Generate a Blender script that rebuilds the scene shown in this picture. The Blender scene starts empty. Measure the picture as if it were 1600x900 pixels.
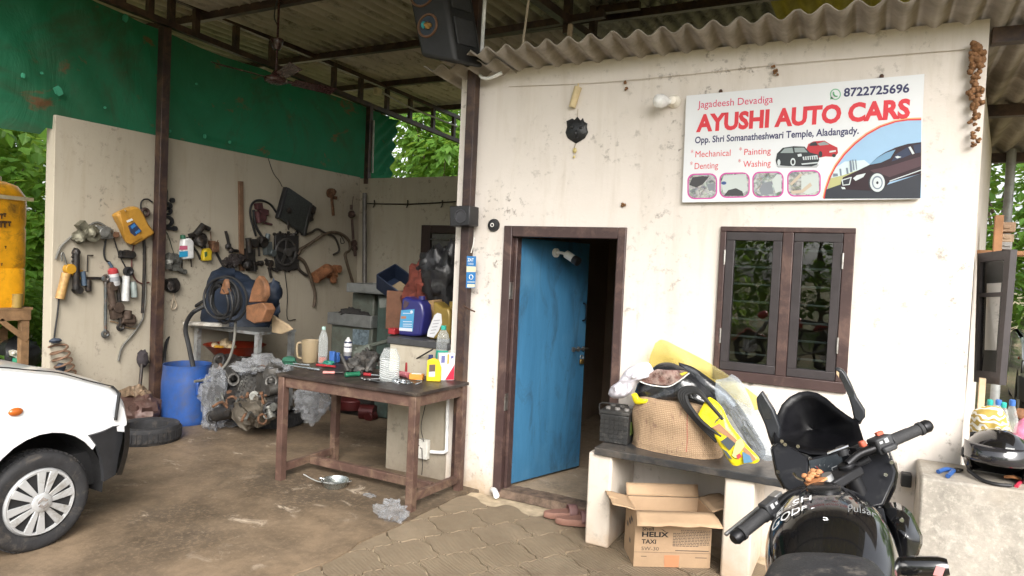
import bpy, bmesh, math, random
from mathutils import Vector, Matrix, noise as mnoise
random.seed(7)
R = math.radians
S = bpy.context.scene
COL = S.collection

# ------------------------------------------------------------------ camera, sky, sun, exposure
CAM = Vector((0.0, -4.3, 1.66))
ROT = ((0.8833728912411528, 0.46650308712346883, 0.045024490274956815),
       (0.05529697905326532, -0.008346831131339279, -0.9984350627445171),
       (-0.46539722724553173, 0.884480186388784, -0.0331695757861429))
FPX = 1066.0
cd = bpy.data.cameras.new('camera'); cam = bpy.data.objects.new('camera', cd); COL.objects.link(cam)
cd.sensor_width = 36.0; cd.lens = FPX / 1600.0 * 36.0; cd.clip_start = 0.05; cd.clip_end = 2000
xr, yd, zf = (Vector(r) for r in ROT)
mw = Matrix((xr, -yd, -zf)).transposed().to_4x4(); mw.translation = CAM
cam.matrix_world = mw
S.camera = cam

SUN_EL, SUN_AZ = R(36), R(143)        # azimuth clockwise from +Y: high, behind the photographer to the right
w = bpy.data.worlds.new('World'); S.world = w; w.use_nodes = True
wt = w.node_tree; wt.nodes.clear()
sky = wt.nodes.new('ShaderNodeTexSky'); sky.sky_type = 'NISHITA'; sky.sun_disc = False
sky.sun_elevation = SUN_EL; sky.sun_rotation = SUN_AZ; sky.air_density = 1.0; sky.dust_density = 4.0; sky.ozone_density = 1.0
hs = wt.nodes.new('ShaderNodeHueSaturation'); hs.inputs['Saturation'].default_value = 0.22
bg = wt.nodes.new('ShaderNodeBackground'); bg.inputs['Strength'].default_value = 0.15
wo = wt.nodes.new('ShaderNodeOutputWorld')
wt.links.new(sky.outputs[0], hs.inputs['Color']); wt.links.new(hs.outputs[0], bg.inputs[0]); wt.links.new(bg.outputs[0], wo.inputs[0])
sl = bpy.data.lights.new('sun', 'SUN'); sl.energy = 1.5; sl.angle = R(40); sl.color = (1.0, 0.95, 0.87)
so = bpy.data.objects.new('sun', sl); COL.objects.link(so)
sd = Vector((math.sin(SUN_AZ) * math.cos(SUN_EL), math.cos(SUN_AZ) * math.cos(SUN_EL), math.sin(SUN_EL)))
so.rotation_euler = (-sd).to_track_quat('-Z', 'Y').to_euler(); so.location = (3, -8, 9)
S.view_settings.view_transform = 'Standard'; S.view_settings.look = 'None'
S.view_settings.exposure = 1.3; S.view_settings.gamma = 1.0; S.view_settings.use_curve_mapping = False
S.render.engine = 'CYCLES'
S.cycles.max_bounces = 8; S.cycles.diffuse_bounces = 5; S.cycles.glossy_bounces = 4; S.cycles.transparent_max_bounces = 16
S.cycles.use_denoising = True; S.cycles.sample_clamp_indirect = 8; S.cycles.caustics_reflective = False; S.cycles.caustics_refractive = False

# ------------------------------------------------------------------ picture measurements -> points in the place
def ray(px, py):
    return (xr * (px - 800) + yd * (py - 450) + zf * FPX)
def onX(px, py, X):
    r = ray(px, py); return CAM + r * ((X - CAM.x) / r.x)
def onY(px, py, Y):
    r = ray(px, py); return CAM + r * ((Y - CAM.y) / r.y)
def onZ(px, py, Z=0.0):
    r = ray(px, py); return CAM + r * ((Z - CAM.z) / r.z)
def V(*a): return Vector(a if len(a) > 1 else a[0])

# ------------------------------------------------------------------ mesh builder
def spl(pts, n=6):
    P = [Vector(p) for p in pts]
    if len(P) < 3: return P
    out = []
    Q = [P[0] * 2 - P[1]] + P + [P[-1] * 2 - P[-2]]
    for i in range(1, len(Q) - 2):
        a, b, c, d = Q[i - 1:i + 3]
        for k in range(n):
            t = k / n
            out.append(0.5 * ((2 * b) + (c - a) * t + (2 * a - 5 * b + 4 * c - d) * t * t + (-a + 3 * b - 3 * c + d) * t ** 3))
    out.append(P[-1]); return out

def frame(axis):
    a = Vector(axis).normalized()
    u = a.orthogonal().normalized(); return a, u, a.cross(u)

class MB:
    def __init__(s): s.v = []; s.f = []; s.m = []; s.mi = 0
    def add(s, vs, fs):
        o = len(s.v); s.v += [Vector(p) for p in vs]
        for f in fs: s.f.append([i + o for i in f]); s.m.append(s.mi)
        return s
    def mat(s, i): s.mi = i; return s
    def box(s, c, sz, rot=None):
        x, y, z = (k / 2 for k in sz)
        vs = [Vector((a * x, b * y, d * z)) for d in (-1, 1) for b in (-1, 1) for a in (-1, 1)]
        if rot: vs = [rot @ p for p in vs]
        c = Vector(c)
        return s.add([c + p for p in vs], [(0, 2, 3, 1), (4, 5, 7, 6), (0, 1, 5, 4), (2, 6, 7, 3), (0, 4, 6, 2), (1, 3, 7, 5)])
    def bb(s, a, b): return s.box([(p + q) / 2 for p, q in zip(a, b)], [abs(q - p) for p, q in zip(a, b)])
    def bar(s, p, q, w, h, up=(0, 0, 1)):
        p = Vector(p); q = Vector(q); d = (q - p); L = d.length; d.normalize()
        u = Vector(up); sd = d.cross(u)
        if sd.length < 1e-4: sd = d.orthogonal()
        sd.normalize(); u = sd.cross(d)
        return s.box((p + q) / 2, (w, L, h), Matrix((sd, d, u)).transposed())
    def prism(s, pts, vec):
        pts = [Vector(p) for p in pts]; vec = Vector(vec); n = len(pts)
        nrm = Vector((0, 0, 0))
        for i in range(n): nrm += (pts[i] - pts[0]).cross(pts[(i + 1) % n] - pts[0])
        if nrm.dot(vec) > 0: pts.reverse()
        return s.add(pts + [p + vec for p in pts], [tuple(range(n)), tuple(range(2 * n - 1, n - 1, -1))] + [(i, i + n, (i + 1) % n + n, (i + 1) % n)for i in range(n)])
    def flat(s, pts): return s.add(pts, [tuple(range(len(pts)))])
    def cyl(s, p, q, r0, r1=None, n=16, caps=True):
        r1 = r0 if r1 is None else r1; p = Vector(p); q = Vector(q); a, u, v = frame(q - p)
        vs = []
        for c, r in ((p, r0), (q, r1)):
            vs += [c + (u * math.cos(2 * math.pi * i / n) + v * math.sin(2 * math.pi * i / n)) * r for i in range(n)]
        fs = [(i, (i + 1) % n, (i + 1) % n + n, i + n) for i in range(n)]
        if caps: fs += [tuple(range(n - 1, -1, -1)), tuple(range(n, 2 * n))]
        return s.add(vs, fs)
    def tube(s, pts, r, n=8, smooth=5, caps=True):
        P = spl(pts, smooth) if smooth > 1 else [Vector(p) for p in pts]
        rr = r if callable(r) else (lambda t: r)
        a, u, v = frame(P[1] - P[0]); vs = []; L = len(P)
        for i, p in enumerate(P):
            d = (P[min(i + 1, L - 1)] - P[max(i - 1, 0)]).normalized()
            u = (u - d * u.dot(d));
            u = u.normalized() if u.length > 1e-6 else d.orthogonal().normalized()
            v = d.cross(u); q = rr(i / (L - 1))
            vs += [p + (u * math.cos(2 * math.pi * k / n) + v * math.sin(2 * math.pi * k / n)) * q for k in range(n)]
        fs = [(i * n + k, i * n + (k + 1) % n, (i + 1) * n + (k + 1) % n, (i + 1) * n + k) for i in range(L - 1) for k in range(n)]
        if caps: fs += [tuple(range(n - 1, -1, -1)), tuple(range((L - 1) * n, L * n))]
        return s.add(vs, fs)
    def lathe(s, o, axis, prof, n=24, caps=True):
        o = Vector(o); a, u, v = frame(axis); vs = []
        for r, h in prof:
            vs += [o + a * h + (u * math.cos(2 * math.pi * k / n) + v * math.sin(2 * math.pi * k / n)) * max(r, 1e-4) for k in range(n)]
        L = len(prof)
        fs = [(i * n + k, i * n + (k + 1) % n, (i + 1) * n + (k + 1) % n, (i + 1) * n + k) for i in range(L - 1) for k in range(n)]
        if caps: fs += [tuple(range(n - 1, -1, -1)), tuple(range((L - 1) * n, L * n))]
        return s.add(vs, fs)
    def ball(s, c, r, nu=16, nv=10, rough=0.0, fr=6.0, rot=None, seed=0):
        c = Vector(c); r = (r, r, r) if isinstance(r, (int, float)) else r; vs = []
        for j in range(nv + 1):
            t = math.pi * j / nv
            for i in range(nu):
                p = 2 * math.pi * i / nu
                d = Vector((math.sin(t) * math.cos(p), math.sin(t) * math.sin(p), math.cos(t)))
                q = Vector((d.x * r[0], d.y * r[1], d.z * r[2]))
                if rough: q *= 1 + rough * mnoise.noise(d * fr / 3 + Vector((seed, seed * 2.3, 1)))+ rough * .5 * mnoise.noise(d * fr + Vector((seed, 3, seed)))
                if rot: q = rot @ q
                vs.append(c + q)
        fs = [(j * nu + i, (j + 1) * nu + i, (j + 1) * nu + (i + 1) % nu, j * nu + (i + 1) % nu) for j in range(nv) for i in range(nu)]
        return s.add(vs, fs)
    def grid(s, fn, nu, nv, closed_u=False):
        vs = [fn(i / (nu if closed_u else nu - 1), j / (nv - 1)) for j in range(nv) for i in range(nu)]
        fs = []
        for j in range(nv - 1):
            for i in range(nu if closed_u else nu - 1):
                k = (i + 1) % nu
                fs.append((j * nu + i, j * nu + k, (j + 1) * nu + k, (j + 1) * nu + i))
        return s.add(vs, fs)
    def torus(s, c, axis, R0, r, n=24, k=8, arc=(0, 2 * math.pi)):
        a, u, v = frame(axis); c = Vector(c)
        full = abs(arc[1] - arc[0] - 2 * math.pi) < 1e-6
        pts = [c + (u * math.cos(arc[0] + (arc[1] - arc[0]) * i / n) + v * math.sin(arc[0] + (arc[1] - arc[0]) * i / n)) * R0 for i in range(n + (0 if full else 1))]
        if not full: return s.tube(pts, r, k, 1)
        vs = []
        for i, p in enumerate(pts):
            d = (p - c).normalized()
            vs += [p + (d * math.cos(2 * math.pi * j / k) + a * math.sin(2 * math.pi * j / k)) * r for j in range(k)]
        fs = [(i * k + j, ((i + 1) % n) * k + j, ((i + 1) % n) * k + (j + 1) % k, i * k + (j + 1) % k) for i in range(n) for j in range(k)]
        return s.add(vs, fs)
    def jitter(s, amp, fr=5.0):
        for i, p in enumerate(s.v): s.v[i] = p + mnoise.noise_vector(p * fr) * amp
        return s
    def build(s, name, mats, parent=None, bevel=0.0, sm=38, world=True, solid=0.0, sub=0, recalc=False):
        me = bpy.data.meshes.new(name)
        inv = None
        if parent is not None and world: inv = TM[parent.name].inverted()
        vs = [inv @ p for p in s.v] if inv else s.v
        me.from_pydata([tuple(p) for p in vs], [], s.f)
        mats = mats if isinstance(mats, (list, tuple)) else [mats]
        for q in mats: me.materials.append(q)
        if len(mats) > 1: me.polygons.foreach_set('material_index', s.m)
        if recalc:
            b = bmesh.new(); b.from_mesh(me); bmesh.ops.recalc_face_normals(b, faces=b.faces); b.to_mesh(me); b.free()
        if sm:
            me.polygons.foreach_set('use_smooth', [True] * len(me.polygons))
            me.set_sharp_from_angle(angle=R(sm))
        me.update()
        o = bpy.data.objects.new(name, me); COL.objects.link(o)
        TM[o.name] = TM[parent.name].copy() if parent is not None else Matrix.Identity(4)
        if parent is not None: o.parent = parent
        if solid: md = o.modifiers.new('thickness', 'SOLIDIFY'); md.thickness = solid; md.offset = 0
        if bevel: md = o.modifiers.new('bevel', 'BEVEL'); md.width = bevel; md.segments = 2; md.limit_method = 'ANGLE'; md.angle_limit = R(40); md.harden_normals = False
        if sub: md = o.modifiers.new('subdivision', 'SUBSURF'); md.levels = sub; md.render_levels = sub
        return o

TM = {}
def thing(name, label, cat, loc=(0, 0, 0), rz=0, group=None, mat=None):
    o = bpy.data.objects.new(name, None); COL.objects.link(o); o.empty_display_size = .1
    m = mat if mat is not None else Matrix.Translation(Vector(loc)) @ Matrix.Rotation(rz, 4, 'Z')
    o.matrix_world = m; TM[o.name] = m.copy()
    return tag(o, label, cat, group)
def tag(o, label, cat, group=None):
    o['label'] = label; o['category'] = cat
    if group: o['group'] = group
    return o
def struct(o): o['kind'] = 'structure'; return o
def copy_tree(o, parent=None):
    c = o.copy(); COL.objects.link(c); c.parent = parent
    for ch in list(o.children): copy_tree(ch, c)
    return c

# ------------------------------------------------------------------ materials
def nodes(name):
    m = bpy.data.materials.new(name); m.use_nodes = True
    t = m.node_tree; b = t.nodes['Principled BSDF']; return m, t, b
def N(t, kind, **k):
    n = t.nodes.new('ShaderNode' + kind)
    for a, v in k.items():
        if a in n.inputs.keys() if hasattr(n.inputs, 'keys') else False: n.inputs[a].default_value = v
        else: setattr(n, a, v)
    return n
def mixc(t, fac, a, b, mode='MIX'):
    n = t.nodes.new('ShaderNodeMix'); n.data_type = 'RGBA'; n.blend_type = mode; n.clamp_factor = True
    for sock, val in ((n.inputs[0], fac), (n.inputs[6], a), (n.inputs[7], b)):
        if hasattr(val, 'is_linked') or hasattr(val, 'node'): t.links.new(val, sock)
        elif isinstance(val, (tuple, list)): sock.default_value = (*val[:3], 1)
        else: sock.default_value = val
    return n.outputs[2]
def nz(t, co, scale, detail=4, rough=.6, dist=0.0, sc3=None):
    if sc3:
        mp = t.nodes.new('ShaderNodeMapping'); mp.inputs['Scale'].default_value = sc3; t.links.new(co, mp.inputs[0]); co = mp.outputs[0]
    n = t.nodes.new('ShaderNodeTexNoise'); n.inputs['Scale'].default_value = scale; n.inputs['Detail'].default_value = detail
    n.inputs['Roughness'].default_value = rough; n.inputs['Distortion'].default_value = dist
    t.links.new(co, n.inputs['Vector']); return n.outputs['Fac']
def ramp(t, fac, a, b, lo=(0, 0, 0), hi=(1, 1, 1)):
    n = t.nodes.new('ShaderNodeValToRGB'); n.color_ramp.elements[0].position = a; n.color_ramp.elements[1].position = b
    n.color_ramp.elements[0].color = (*lo, 1); n.color_ramp.elements[1].color = (*hi, 1); t.links.new(fac, n.inputs[0]); return n.outputs[0]
def bump(t, b, h, st=.3, d=.01):
    n = t.nodes.new('ShaderNodeBump'); n.inputs['Strength'].default_value = st; n.inputs['Distance'].default_value = d
    t.links.new(h, n.inputs['Height'])
    p = b.inputs['Normal']
    if p.is_linked: t.links.new(p.links[0].from_socket, n.inputs['Normal'])
    t.links.new(n.outputs[0], p)
def objco(t): return t.nodes.new('ShaderNodeTexCoord').outputs['Object']
def worldco(t): return t.nodes.new('ShaderNodeNewGeometry').outputs['Position']
_mc = {}
def mt(name, col, rough=.6, metal=0.0, var=.25, scale=9, dirt=None, dirta=.0, bmp=.0, bs=60, coat=0.0, spec=.5, alpha=1.0, trans=0.0, ior=1.45):
    """plain material with two scales of tone variation, optional grime patches, bump and wear in the gloss"""
    if name in _mc: return _mc[name]
    m, t, b = nodes(name); co = objco(t)
    n1 = nz(t, co, scale, 5, .65); n2 = nz(t, co, scale * 6, 3)
    lo = tuple(max(0, c * (1 - var)) for c in col); hi = tuple(min(1, c * (1 + var)) for c in col)
    c = mixc(t, ramp(t, n1, .3, .7), lo, hi)
    if dirta:
        g = ramp(t, nz(t, co, scale * .7, 6, .75, .5), .55 - .2 * dirta, .75)
        c = mixc(t, g, c, dirt or (.06, .05, .04))
    t.links.new(c, b.inputs['Base Color'])
    rr = t.nodes.new('ShaderNodeMapRange'); rr.inputs['To Min'].default_value = max(.02, rough - .12); rr.inputs['To Max'].default_value = min(1, rough + .12)
    t.links.new(n2, rr.inputs['Value']); t.links.new(rr.outputs[0], b.inputs['Roughness'])
    b.inputs['Metallic'].default_value = metal; b.inputs['Specular IOR Level'].default_value = spec
    b.inputs['Coat Weight'].default_value = coat; b.inputs['Coat Roughness'].default_value = .05
    b.inputs['Alpha'].default_value = alpha; b.inputs['Transmission Weight'].default_value = trans; b.inputs['IOR'].default_value = ior
    if bmp: bump(t, b, nz(t, co, bs, 5, .7), bmp, .01)
    _mc[name] = m; return m
def clear(name, col=(.9, .93, .95), a=.3, rough=.08):
    """thin clear plastic film or bottle wall: mostly lets light through, shines by angle"""
    if name in _mc: return _mc[name]
    m, t, b = nodes(name); t.nodes.remove(b)
    out = t.nodes['Material Output']
    tr = t.nodes.new('ShaderNodeBsdfTransparent'); tr.inputs[0].default_value = (*col, 1)
    pr = t.nodes.new('ShaderNodeBsdfPrincipled'); pr.inputs['Base Color'].default_value = (*col, 1); pr.inputs['Roughness'].default_value = rough
    lw = t.nodes.new('ShaderNodeLayerWeight'); lw.inputs[0].default_value = .35
    mr = t.nodes.new('ShaderNodeMapRange'); mr.inputs['To Min'].default_value = a * .55; mr.inputs['To Max'].default_value = min(1, a * 2.2)
    t.links.new(lw.outputs['Facing'], mr.inputs['Value'])
    bp = t.nodes.new('ShaderNodeBump'); bp.inputs['Strength'].default_value = .4; bp.inputs['Distance'].default_value = .02
    t.links.new(nz(t, objco(t), 9, 3, .5, 1.5), bp.inputs['Height']); t.links.new(bp.outputs[0], pr.inputs['Normal'])
    mx = t.nodes.new('ShaderNodeMixShader'); t.links.new(mr.outputs[0], mx.inputs[0]); t.links.new(tr.outputs[0], mx.inputs[1]); t.links.new(pr.outputs[0], mx.inputs[2])
    t.links.new(mx.outputs[0], out.inputs[0]); _mc[name] = m; return m

# ------------------------------------------------------------------ lettering
def text_mesh(body, bold=0.0, italic=0.0, spacing=1.0):
    cu = bpy.data.curves.new('t', 'FONT'); cu.body = body; cu.size = 1; cu.offset = bold; cu.shear = italic; cu.space_character = spacing
    cu.resolution_u = 3
    ob = bpy.data.objects.new('t', cu); COL.objects.link(ob)
    dg = bpy.context.evaluated_depsgraph_get()
    me = bpy.data.meshes.new_from_object(ob.evaluated_get(dg))
    bpy.data.objects.remove(ob); bpy.data.curves.remove(cu); return me
def lettering(m, body, origin, xv, yv, width=None, height=None, bold=0.0, italic=0.0, spacing=1.0):
    """adds flat letters to MB m: origin at the left of the baseline; fitted to width (m) and cap height (m)"""
    me = text_mesh(body, bold, italic, spacing)
    vs = [v.co.copy() for v in me.vertices]
    x0 = min(v.x for v in vs); x1 = max(v.x for v in vs)
    sx = (width / (x1 - x0)) if width else height / .72
    sy = (height / .72) if height else sx
    xv = Vector(xv).normalized(); yv = Vector(yv).normalized(); o = Vector(origin)
    m.add([o + xv * ((v.x - x0) * sx) + yv * (v.y * sy) for v in vs], [tuple(p.vertices) for p in me.polygons])
    bpy.data.meshes.remove(me)
# ------------------------------------------------------------------ setting materials
def plaster(name, col, seed=0.0, low=None, spots=.5, zlow=.55, soft=.10):
    m, t, b = nodes(name); co = objco(t)
    mp = t.nodes.new('ShaderNodeMapping'); mp.inputs['Location'].default_value = (seed, seed * 1.7, seed * .3); t.links.new(co, mp.inputs[0]); co2 = mp.outputs[0]
    big = nz(t, co2, 1.1, 5, .6); c = mixc(t, ramp(t, big, .35, .7), tuple(k * .90 for k in col), col)
    st = ramp(t, nz(t, co2, 2.2, 6, .7, .6, (3, 3, .4)), .5, .76)            # weather streaks
    n = t.nodes.new('ShaderNodeMath'); n.operation = 'MULTIPLY'; n.inputs[1].default_value = .4; t.links.new(st, n.inputs[0])
    c = mixc(t, n.outputs[0], c, (col[0] * .66, col[1] * .62, col[2] * .54))
    sp = ramp(t, nz(t, co2, 14, 6, .72), .55, .66); pm = ramp(t, nz(t, co2, 1.5, 4, .6), .45, .62)  # scuffs in patches
    k = t.nodes.new('ShaderNodeMath'); k.operation = 'MULTIPLY'; t.links.new(sp, k.inputs[0]); t.links.new(pm, k.inputs[1])
    k2 = t.nodes.new('ShaderNodeMath'); k2.operation = 'MULTIPLY'; k2.inputs[1].default_value = spots; t.links.new(k.outputs[0], k2.inputs[0])
    c = mixc(t, k2.outputs[0], c, (.16, .14, .12))
    v = t.nodes.new('ShaderNodeTexVoronoi'); v.inputs['Scale'].default_value = 5; v.inputs['Randomness'].default_value = 1; t.links.new(co2, v.inputs['Vector'])
    vv = ramp(t, v.outputs['Distance'], .03, .07, (1, 1, 1), (0, 0, 0)); k3 = t.nodes.new('ShaderNodeMath'); k3.operation = 'MULTIPLY'; t.links.new(vv, k3.inputs[0]); t.links.new(pm, k3.inputs[1])
    k4 = t.nodes.new('ShaderNodeMath'); k4.operation = 'MULTIPLY'; k4.inputs[1].default_value = .5; t.links.new(k3.outputs[0], k4.inputs[0])
    c = mixc(t, k4.outputs[0], c, (.2, .17, .15))
    if low:                                                                    # mud splashed up from the floor
        sx = t.nodes.new('ShaderNodeSeparateXYZ'); t.links.new(co, sx.inputs[0])
        a = t.nodes.new('ShaderNodeMath'); a.operation = 'MULTIPLY_ADD'; a.inputs[1].default_value = .55; t.links.new(nz(t, co2, 5, 5, .7), a.inputs[0]); t.links.new(sx.outputs['Z'], a.inputs[2])
        f = ramp(t, a.outputs[0], .22, zlow, (.85, .85, .85), (0, 0, 0)); c = mixc(t, f, c, low)
    t.links.new(c, b.inputs['Base Color']); b.inputs['Roughness'].default_value = .85; b.inputs['Specular IOR Level'].default_value = .25
    bump(t, b, nz(t, co2, 45, 5, .65), .18, .006); bump(t, b, nz(t, co2, 5, 3, .5), .15, .02)
    return m
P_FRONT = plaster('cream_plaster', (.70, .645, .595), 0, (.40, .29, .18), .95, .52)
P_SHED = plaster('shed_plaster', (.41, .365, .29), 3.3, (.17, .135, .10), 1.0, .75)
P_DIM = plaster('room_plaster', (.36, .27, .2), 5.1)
P_PIER = plaster('pier_plaster', (.64, .57, .49), 8.7, (.5, .36, .24), .5, .45)

def floor_mat(name, a, b2, light, stain, seed):
    m, t, b = nodes(name); co = objco(t)
    mp = t.nodes.new('ShaderNodeMapping'); mp.inputs['Location'].default_value = (seed, seed, 0); t.links.new(co, mp.inputs[0]); co = mp.outputs[0]
    c = mixc(t, ramp(t, nz(t, co, .9, 6, .65, .4), .40, .60), a, b2)
    c = mixc(t, ramp(t, nz(t, co, 6, 6, .75, .3), .42, .72), c, tuple(k * .5 for k in a)); c = mixc(t, ramp(t, nz(t, co, 40, 5, .75), .5, .75), c, tuple(k * 1.12 for k in a))
    s1 = ramp(t, nz(t, co, .8, 5, .7, .8), .58, .72); k = t.nodes.new('ShaderNodeMath'); k.operation = 'MULTIPLY'; k.inputs[1].default_value = .75; t.links.new(s1, k.inputs[0])
    c = mixc(t, k.outputs[0], c, stain)
    lt = ramp(t, nz(t, co, 5.0, 7, .75, .6, (1, 1.5, 1)), .57, .68); gate = ramp(t, nz(t, co, 1.0, 3), .48, .6)
    k = t.nodes.new('ShaderNodeMath'); k.operation = 'MULTIPLY'; t.links.new(lt, k.inputs[0]); t.links.new(gate, k.inputs[1])
    c = mixc(t, k.outputs[0], c, light)
    t.links.new(c, b.inputs['Base Color'])
    t.links.new(ramp(t, nz(t, co, 2, 5), .3, .7, (.5, .5, .5), (.85, .85, .85)), b.inputs['Roughness'])
    bump(t, b, nz(t, co, 30, 6, .7), .35, .008); bump(t, b, nz(t, co, 3, 4), .2, .02); return m
FLOOR = floor_mat('shed_concrete', (.215, .155, .10), (.075, .054, .035), (.46, .38, .29), (.045, .033, .022), 1.0)
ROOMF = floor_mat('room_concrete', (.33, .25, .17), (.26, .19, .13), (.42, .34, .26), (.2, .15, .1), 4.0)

# ------------------------------------------------------------------ ground
def gh(x, y):
    s = (x + 2.66) * .534 - (y + 1.75) * .846
    a = min(1, max(0, (s - .25) / 1.0)); a = a * a * (3 - 2 * a)
    e = min(1, max(0, (x + 2.4) / 1.2)); e = e * e * (3 - 2 * e)
    return .06 * a * e
m, t, b = nodes('earth_and_grass'); co = objco(t)
c = mixc(t, ramp(t, nz(t, co, .35, 6, .7, .3), .42, .6), (.33, .23, .15), (.10, .16, .045))
c = mixc(t, ramp(t, nz(t, co, 9, 5, .7), .35, .75), c, (.14, .13, .06)); t.links.new(c, b.inputs['Base Color']); b.inputs['Roughness'].default_value = .95
bump(t, b, nz(t, co, 14, 6, .7), .6, .03); EARTH = m
def axis(a, b, near0, near1, step, far):
    out = []; x = near0
    while x < near1 + 1e-6: out.append(x); x += step
    x = near0; d = step
    while x > a: d *= 1.5; x -= d; out.insert(0, x)
    x = near1; d = step
    while x < b: d *= 1.5; x += d; out.append(x)
    return out
gx = axis(-250, 250, -9, 9, .3, 0); gy = axis(-250, 250, -11, 9, .3, 0)
g = MB(); g.grid(lambda u, v: Vector((gx[round(u * (len(gx) - 1))], gy[round(v * (len(gy) - 1))], -.03 + gh(gx[round(u * (len(gx) - 1))], gy[round(v * (len(gy) - 1))]))), len(gx), len(gy))
struct(g.build('ground', EARTH))
g = MB()
ed = [(-7.3, -3.6), (-7.3, 3.2), (-2.75, 3.2), (-2.75, 0), (-2.45, -.02)]
n = 40
for i in range(n + 1):
    f = i / n; y = -.05 - f * 3.4; ed.append((-2.5 - .1 * f + .035 * mnoise.noise(Vector((0, y * 3.1, 0))) + .02 * mnoise.noise(Vector((0, y * 11, 4))), y))
g.prism([(x, y, .014) for x, y in ed], (0, 0, -.1)); struct(g.build('shed_floor', FLOOR, sm=0))

m, t, b = nodes('paver'); co = objco(t)
gi = t.nodes.new('ShaderNodeNewGeometry').outputs['Random Per Island']
c = mixc(t, gi, (.27, .205, .132), (.33, .255, .172)); c = mixc(t, ramp(t, nz(t, co, 1.6, 6, .7, .4), .38, .7), c, (.19, .14, .088)); c = mixc(t, ramp(t, nz(t, co, 18, 5, .7), .5, .8), c, (.25, .205, .14))
t.links.new(c, b.inputs['Base Color']); b.inputs['Roughness'].default_value = .82
wv = t.nodes.new('ShaderNodeTexWave'); wv.inputs['Scale'].default_value = 22; wv.inputs['Distortion'].default_value = .4; wv.bands_direction = 'X'
mp = t.nodes.new('ShaderNodeMapping'); mp.inputs['Rotation'].default_value = (0, 0, R(20)); t.links.new(co, mp.inputs[0]); t.links.new(mp.outputs[0], wv.inputs[0])
bump(t, b, nz(t, co, 40, 5), .3, .006); bump(t, b, wv.outputs['Fac'], .9, .012); PAVER = m
JOINT = mt('joint_mortar', (.42, .34, .235), .9, var=.3, scale=12)
g = MB(); a = .185; bs = MB()
def edge_pts(p, q, amp, k=7):
    d = q - p; nn = Vector((-d.y, d.x)); out = []
    for i in range(k): f = i / k; out.append(p + d * f + nn * (amp * math.sin(2 * math.pi * f)))
    return out
for r in range(-2, 16):
    for q in range(-3, 24):
        cx = -2.9 + q * a * math.sqrt(3) + (r % 2) * a * math.sqrt(3) / 2; cy = -.05 - r * a * 1.5
        if cx > 3.4 or cy < -3.6: continue
        hexa = [Vector((cx + a * math.sin(R(60 * k)), cy + a * math.cos(R(60 * k)))) for k in range(6)]
        pts = []
        for k in range(6): pts += edge_pts(hexa[k], hexa[(k + 1) % 6], (.16 if k in (1, 4) else .05 if k in (0, 3) else -.14) )
        cc = Vector((cx, cy)); tl = mnoise.noise(Vector((cx * 9, cy * 9, 0))) * .006
        pts = [cc + (p - cc) * (1 - .0065 / max(.05, (p - cc).length)) for p in pts]
        if max(p.y for p in pts) > .02: continue
        top = [Vector((p.x, p.y, .004 + tl + gh(p.x, p.y))) for p in pts]; g.prism(top, (0, 0, -.03))
struct(g.build('pavement', PAVER, sm=0))
bs.grid(lambda u, v: Vector((-2.5 + u * 6.1, -3.8 + v * 3.78, -.009 + gh(-2.5 + u * 6.1, -3.8 + v * 3.78))), 40, 30)
struct(bs.build('pavement_bed', JOINT))

# ------------------------------------------------------------------ shed: two low walls, posts, truss, shade net, big roof
XW = -6.3; PX = -6.2
BROWN = mt('brown_steel_paint', (.036, .021, .020), .45, var=.35, scale=7, dirt=(.12, .07, .04), dirta=.5, bmp=.1)
BROWNL = mt('brown_wood_paint', (.058, .035, .033), .42, var=.15, scale=6, dirt=(.16, .1, .08), dirta=.25, bmp=.12, bs=35)
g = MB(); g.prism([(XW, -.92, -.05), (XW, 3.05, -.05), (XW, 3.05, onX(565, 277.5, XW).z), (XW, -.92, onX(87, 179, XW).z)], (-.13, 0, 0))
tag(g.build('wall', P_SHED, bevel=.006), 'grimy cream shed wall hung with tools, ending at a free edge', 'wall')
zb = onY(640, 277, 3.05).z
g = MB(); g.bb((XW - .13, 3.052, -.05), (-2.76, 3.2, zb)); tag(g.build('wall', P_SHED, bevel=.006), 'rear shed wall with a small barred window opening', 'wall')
g = MB(); bx = MB()
def square_post(x, y, z0, z1, s, label):
    m = MB(); m.bb((x - s / 2, y - s / 2, z0), (x + s / 2, y + s / 2, z1)); o = tag(m.build('steel_post', BROWN, bevel=.004), label, 'post', 'steel posts of the shed'); return o
square_post(PX, onX(241, 655, PX).y, 0, onX(255, 42, PX).z, .085, 'brown steel post in front of the tool wall beside the blue drum')
p2 = onX(576, 220, PX)
square_post(PX, p2.y, onX(578, 277, PX).z - .1, onX(575, 165, PX).z, .07, 'brown steel post standing on the wall corner against the green net')
root = thing('steel_truss', 'dark brown ladder truss along the top of the green net', 'truss', (PX, 0, 3.8))
b0, b1 = onX(170, 0, PX), onX(717, 221, PX); dirv = (b1 - b0).normalized()
g = MB(); g.bar(b0 - dirv * 2.2, b1 + dirv * .8, .06, .06); g.build('bottom_chord', BROWN, root)
t0, t1 = onX(280, 0, PX), onX(660, 160, PX); td = (t1 - t0).normalized()
g = MB(); g.bar(t0 - td * 3.0, t1 + td * 2.6, .06, .055); g.build('top_chord', BROWN, root)
for px in (190, 234, 267, 306, 368, 424, 521, 563, 604, 640, 676, 708):
    f = (px - 170) / (717 - 170); p = onX(px, f * 221, PX)
    zt = t0.z + td.z / td.y * (p.y - t0.y)
    g = MB(); g.bb((PX - .025, p.y - .03, p.z + .03), (PX + .025, p.y + .03, zt - .027)); g.build('strut', BROWN, root)
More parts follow.
